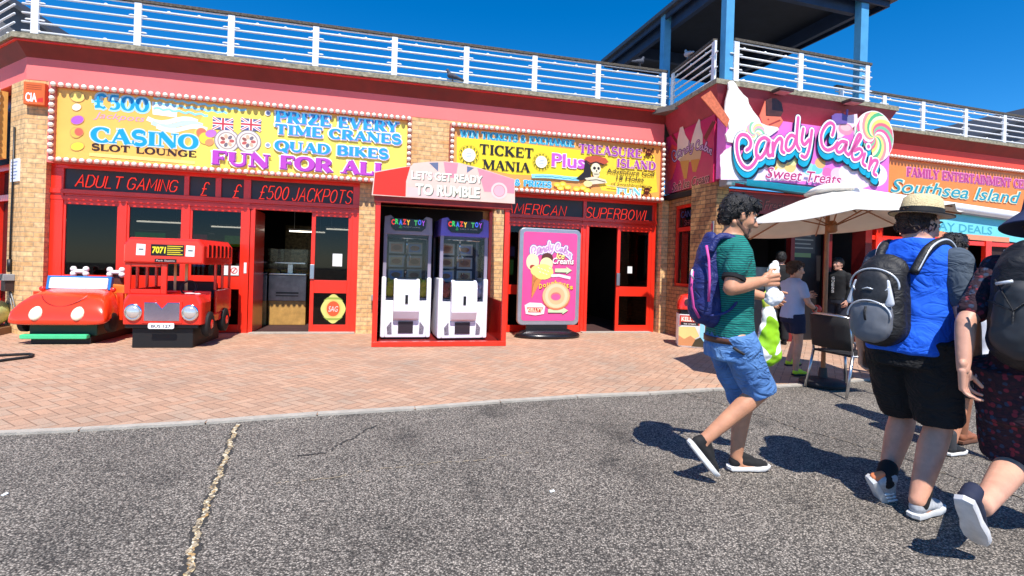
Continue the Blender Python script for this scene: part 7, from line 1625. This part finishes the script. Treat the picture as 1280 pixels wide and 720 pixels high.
NSH = mat('navy_canvas_shoe', C(30,36,60), .8, var=.2); WHS = mat('worn_white_sole', C(222,218,216), .6, var=.15, scale=20)
B3.shoe(hL, dL, dL.normalized().cross(V(0, 1, 0)), NSH, WHS, k=1.1, L=.33); B3.shoe(V(.22, -.1, .012), (1, 0, 0), (0, 0, 1), NSH, WHS, k=.98)
NHAT = mat('navy_felt', C(34,46,84), .85, var=.15, bump=.1)
hc = B3.hP(-.01, 0, .05); hM3 = Matrix.Rotation(R(10), 3, 'Y')
hat(B3, hc, hM3, [(.001, .0), (.09, .0), (.16, -.055), (.18, -.075), (.181, -.07), (.16, -.045), (.104, .012), (.1, .03), (.094, .085), (.075, .112), (.04, .12), (.01, .122)], NHAT, ex=1.15)
t = worn('plain black backpack with draw cords on the woman in the floral dress', B3); f = local(t); c0 = V(-.23, .0, 1.18)
q = MB(f); q.cap(c0+V(.02, 0, .14), c0+V(.0, 0, -.15), .14, .155, 20, fl=((1, 0, 0), .8)); q.cap(c0+V(.06, 0, .18), c0+V(.06, 0, -.17), .14, .15, 20, fl=((1, 0, 0), .6)); blob(q, 'bag_body', BK, t, .01, 4, .5, .016, .07)
q = MB(f); q.cap(c0+V(-.1, 0, .02), c0+V(-.1, 0, -.13), .105, .12, 18, fl=((1, 0, 0), .45)); pk = blob(q, 'front_pocket', mat('charcoal_nylon', C(52,53,56), .55, var=.2), t, .009, 3, .5, .012, .06)
q = MB(f); q.tube([c0+V(-.11, .1, .12), c0+V(-.165, .02, -.02), c0+V(-.11, -.1, .12)], .005, 6); q.tube([c0+V(-.11, .12, .02), c0+V(-.165, .02, -.02), c0+V(-.13, .03, -.12), c0+V(-.14, .06, -.15)], .005, 6); q.build('draw_cord', BK, t, smooth=True)
q = MB(f); q.tube([c0+V(-.13, .09, .1), c0+V(-.14, .03, .115)], .008, 6); q.build('zip_pull', REFL, t, smooth=True)
for y in (-.11, .11):
    q = MB(f); q.tube([V(-.16, y*.8, 1.36), V(-.05, y*.95, 1.43), V(.05, y, 1.43), V(.13, y, 1.34), V(.15, y*1.2, 1.2), V(.05, y*1.7, 1.08), V(-.14, y*1.2, 1.02)], [.022, .025, .025, .024, .02, .012, .012], 10); q.build('strap', BK, t, smooth=True)
q = MB(f); q.tube([V(-.07, .13, 1.41), V(-.06, .125, 1.45)], .012, 8); q.build('buckle', REFL, t, smooth=True)

# ---------------------------------------------------------------- simpler standing figures
def figure(label, o, yaw, k, sk, top, bottom, hairm, shoe_m, sole_m, pose='stand', long_legs=False, arms=None, short_hem=.5, voxel=.01, sleeve=.55, sock=None):
    B = Body(label, o, yaw, sk); S = lambda x, y, z: V(x*k, y*k, z*k)
    st = dict(stand=(0, 0), step=(.14, -.16), bend=(.0, .0)).get(pose, (0, 0))
    hR, hL = S(0, -.095, .9), S(0, .095, .9); kR, kL = S(.04+st[0]*.9, -.1, .5), S(.03+st[1]*.3, .1, .5); aR, aL = S(.0+st[0], -.1, .09), S(.0+st[1], .1, .09)
    if pose == 'bend': kL, aL = S(.2, .1, .55), S(.04, .1, .2)
    for h_, kn, a in ((hR, kR, aR), (hL, kL, aL)): B.limb([h_, kn, kn.lerp(a, .3)+S(-.012, 0, 0), a], [.092*k, .058*k, .06*k, .038*k]); B.limb([a, a+S(.04, 0, -.045), a+S(.13, 0, -.06)], [.036*k, .032*k, .026*k])
    tr = [(0, 0, .84*k, .12*k, .165*k), (0, 0, .97*k, .115*k, .16*k), (.01*k, 0, 1.1*k, .108*k, .148*k), (.015*k, 0, 1.25*k, .118*k, .168*k), (.01*k, 0, 1.36*k, .11*k, .178*k), (0, 0, 1.41*k, .09*k, .165*k), (.005*k, 0, 1.455*k, .068*k, .11*k), (.012*k, 0, 1.49*k, .055*k, .066*k)]; trunk(B.mb, tr)
    sR, sL = S(0, -.178, 1.375), S(0, .178, 1.375); arms = arms or {}
    (eR, wR) = arms.get('R', (S(-.03, -.225, 1.1), S(.06, -.22, .87))); (eL, wL) = arms.get('L', (S(-.03, .225, 1.1), S(.06, .22, .87)))
    for s_, e_, w_, y in ((sR, eR, wR, 1), (sL, eL, wL, -1)):
        B.limb([s_, e_], [.054*k, .042*k]); B.limb([e_, e_.lerp(w_, .3), w_], [.042*k, .041*k, .027*k]); d = (w_-e_).normalized(); up = V(0, 0, 1) if abs(d.z) < .7 else V(1, 0, 0); B.hand(w_, d, V(0, y, 0) if abs(d.y) < .8 else V(0, 0, -1), up, curl=30, k=k)
    B.limb([S(.005, 0, 1.44), S(.03, 0, 1.54)], [.056*k, .054*k]); hk = arms.get('head', (0, 0)); B.head(S(.035, 0, 1.6), yaw=hk[0], pitch=hk[1], k=1.0*(k**.45)); B.done(voxel)
    B.hairdo(hairm, [(-.022,0,.055,.103,.086,.082), (-.055,0,.015,.07,.082,.085), (.03,0,.085,.075,.07,.045), (-.025,.055,.025,.045,.032,.045), (-.025,-.055,.025,.045,.032,.045)]); B.eyebrows(hairm)
    def tp(q):
        trunk(q, [(0, 0, .87*k, .14*k, .18*k)]+grow(tr[1:6], .016*k)+[(.005*k, 0, 1.46*k, .08*k, .12*k), (.01*k, 0, 1.485*k, .068*k, .08*k)]); q.cap(sR, sL, .068*k, .068*k)
        for s_, e_, w_ in ((sR, eR, wR), (sL, eL, wL)):
            if sleeve > 1: q.cap(s_, e_, .066*k, .056*k); q.cap(e_, e_.lerp(w_, .92), .056*k, .042*k)
            else: q.cap(s_, s_.lerp(e_, sleeve), .07*k, .064*k)
    B.top = B.cloth('top', top, tp, .011, .014, .11, 3)
    def bt(q):
        trunk(q, [(0, 0, .8*k, .138*k, .182*k), (0, 0, .9*k, .135*k, .18*k), (0, 0, .96*k, .128*k, .172*k)])
        for h_, kn, a in ((hR, kR, aR), (hL, kL, aL)):
            if long_legs: q.tube([h_, kn, a+S(0, 0, .0)], [.11*k, .078*k, .065*k], 18)
            else: q.tube([h_+S(0, 0, .03), h_.lerp(kn, short_hem*.5), h_.lerp(kn, short_hem)], [.112*k, .112*k, .104*k], 18)
    B.cloth('trousers' if long_legs else 'shorts', bottom, bt, .011, .014, .11, 2)
    for a in (aR, aL): B.shoe(V(a.x-.055*k, a.y, a.z-.078*k if a.z > .1 else .012), (1, 0, 0), (0, 0, 1), shoe_m, sole_m, k=k, sock=sock, ankle=a+V(0, 0, .3))
    return B
o = gp(988, 470); o.z = .012; kb = .83
S = lambda x, y, z: V(x*kb, y*kb, z*kb)
B4 = figure('boy in a pale grey T-shirt and navy shorts reaching for the parasol pole', o, R(12), kb, skin('boy', (206,150,120)), mat('pale_blue_grey_jersey', C(168,178,204), .9, var=.1), mat('navy_shorts', C(26,32,58), .9), HAIRB, mat('neon_trainer', C(208,232,40), .6), BLACK, 'bend',
     arms={'R': (S(.06, -.24, 1.12), S(.25, -.16, 1.03)), 'L': (S(.14, .21, 1.17), S(.38, .17, 1.2)), 'head': (-14, 2)}, voxel=.008, short_hem=.62)
t = thing('ball', 'small red ball held by the boy in the pale grey shirt', 'ball', WORLD, B4.f.M @ S(.34, -.1, 1.02)); q = MB(local(t)); q.ell((0, 0, 0), .055, .055, .055); q.build('ball', paint(206,50,30), t, smooth=True)
t = thing('wristwatch', 'dark wristwatch on the near wrist of the boy by the parasol', 'watch', WORLD, B4.f.M @ S(.22, -.17, 1.05)); q = MB(B4.f); a, b = S(.06, -.24, 1.12), S(.25, -.16, 1.03); d = (b-a).normalized(); c = a.lerp(b, .84); q.tube([c, c+d*.025], .029, 14); q.build('strap', BLACK, t, smooth=40)
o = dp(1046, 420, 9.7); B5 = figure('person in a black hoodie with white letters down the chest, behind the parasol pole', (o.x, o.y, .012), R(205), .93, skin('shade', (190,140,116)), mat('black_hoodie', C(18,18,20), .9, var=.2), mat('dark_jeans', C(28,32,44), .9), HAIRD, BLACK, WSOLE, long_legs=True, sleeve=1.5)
A = Art(B5.f, 0); 
lt = Frame((0, 0), 0); lt.M = B5.f.M @ Matrix.Translation((.135*.93, .0, 0)) @ Matrix.Rotation(R(90), 4, 'Z'); A = Art(lt, -.032)
for k, ch_ in enumerate('GUESS'): A.font(ch_, -.03, 1.2-.062*k, .025, .05, (220,220,216), bold=.03)
A.mb.build('lettering', A.cols, B5.root)
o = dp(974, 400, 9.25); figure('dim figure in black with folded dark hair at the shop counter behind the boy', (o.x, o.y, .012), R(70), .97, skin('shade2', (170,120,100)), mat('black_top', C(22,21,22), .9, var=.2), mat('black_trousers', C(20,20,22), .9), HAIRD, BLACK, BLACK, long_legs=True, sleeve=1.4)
o = gp(1216, 573); figure('child in a white T-shirt and black shorts walking beyond the straw hat man', (o.x, o.y, .0), R(20), .74, skin('child', (204,140,108)), mat('white_jersey', C(232,232,236), .9, var=.05), mat('black_grey_shorts', C(40,41,46), .9, var=.3), HAIRB, mat('black_trainer', C(30,30,32), .7), WSOLE, 'step', short_hem=.8, sock=(mat('grey_sock', C(60,60,64), .9), .1))
o = gp(1187, 553); figure('adult in a dark red top hidden behind the straw hat man', (o.x+.02, o.y+.05, .0), R(25), .96, skin('olive', (150,98,72)), mat('wine_top', C(70,26,30), .9, var=.2), mat('dark_skirt', C(40,30,34), .9), HAIRD, mat('tan_sandal', C(150,90,60), .6), mat('sandal_sole', C(110,70,50), .7), short_hem=.9)
# ================================================================== light, sky, camera
w = bpy.data.worlds.new('World'); sc.world = w; w.use_nodes = True
nt = w.node_tree; bg = nt.nodes['Background']; sky = nt.nodes.new('ShaderNodeTexSky'); sky.sky_type = 'NISHITA'; sky.sun_disc = False
to_sun = Vector((.185, -.982, 0)).normalized(); EL = R(58.5)
sky.sun_elevation = EL; sky.sun_rotation = math.atan2(to_sun.x, to_sun.y); sky.altitude = 0; sky.air_density = .8; sky.dust_density = 0; sky.ozone_density = 6.0
hs = nt.nodes.new('ShaderNodeHueSaturation'); hs.inputs['Saturation'].default_value = 1.33; hs.inputs['Value'].default_value = 1.42
nt.links.new(sky.outputs[0], hs.inputs['Color']); nt.links.new(hs.outputs[0], bg.inputs[0]); bg.inputs[1].default_value = .1
sd = to_sun*math.cos(EL)+Vector((0, 0, math.sin(EL)))
L = bpy.data.lights.new('sun', 'SUN'); L.energy = 4.9; L.angle = R(.5); L.color = (1, .955, .89)
so = bpy.data.objects.new('sun', L); COL.objects.link(so); so.location = (4, -8, 14); so.rotation_euler = (-sd).to_track_quat('-Z', 'Y').to_euler()
cam = bpy.data.cameras.new('camera'); co = bpy.data.objects.new('camera', cam); COL.objects.link(co)
co.location = (0, 0, EYE); cam.sensor_width = 36; cam.sensor_fit = 'HORIZONTAL'; cam.lens = F/1280*36; cam.shift_y = -(360-CY)/1280
co.rotation_euler = (R(90), -ROLL, 0) ; co.rotation_mode = 'XYZ'
co.matrix_world = Matrix.Translation((0, 0, EYE)) @ Matrix.Rotation(R(90), 4, 'X') @ Matrix.Rotation(ROLL, 4, 'Z')
cam.clip_end = 1000; cam.clip_start = .05; sc.camera = co
sc.view_settings.view_transform = 'Standard'; sc.view_settings.look = 'None'; sc.view_settings.exposure = .45; sc.view_settings.gamma = 1
sc.cycles.max_bounces = 6; sc.cycles.transparent_max_bounces = 12; sc.cycles.use_denoising = True
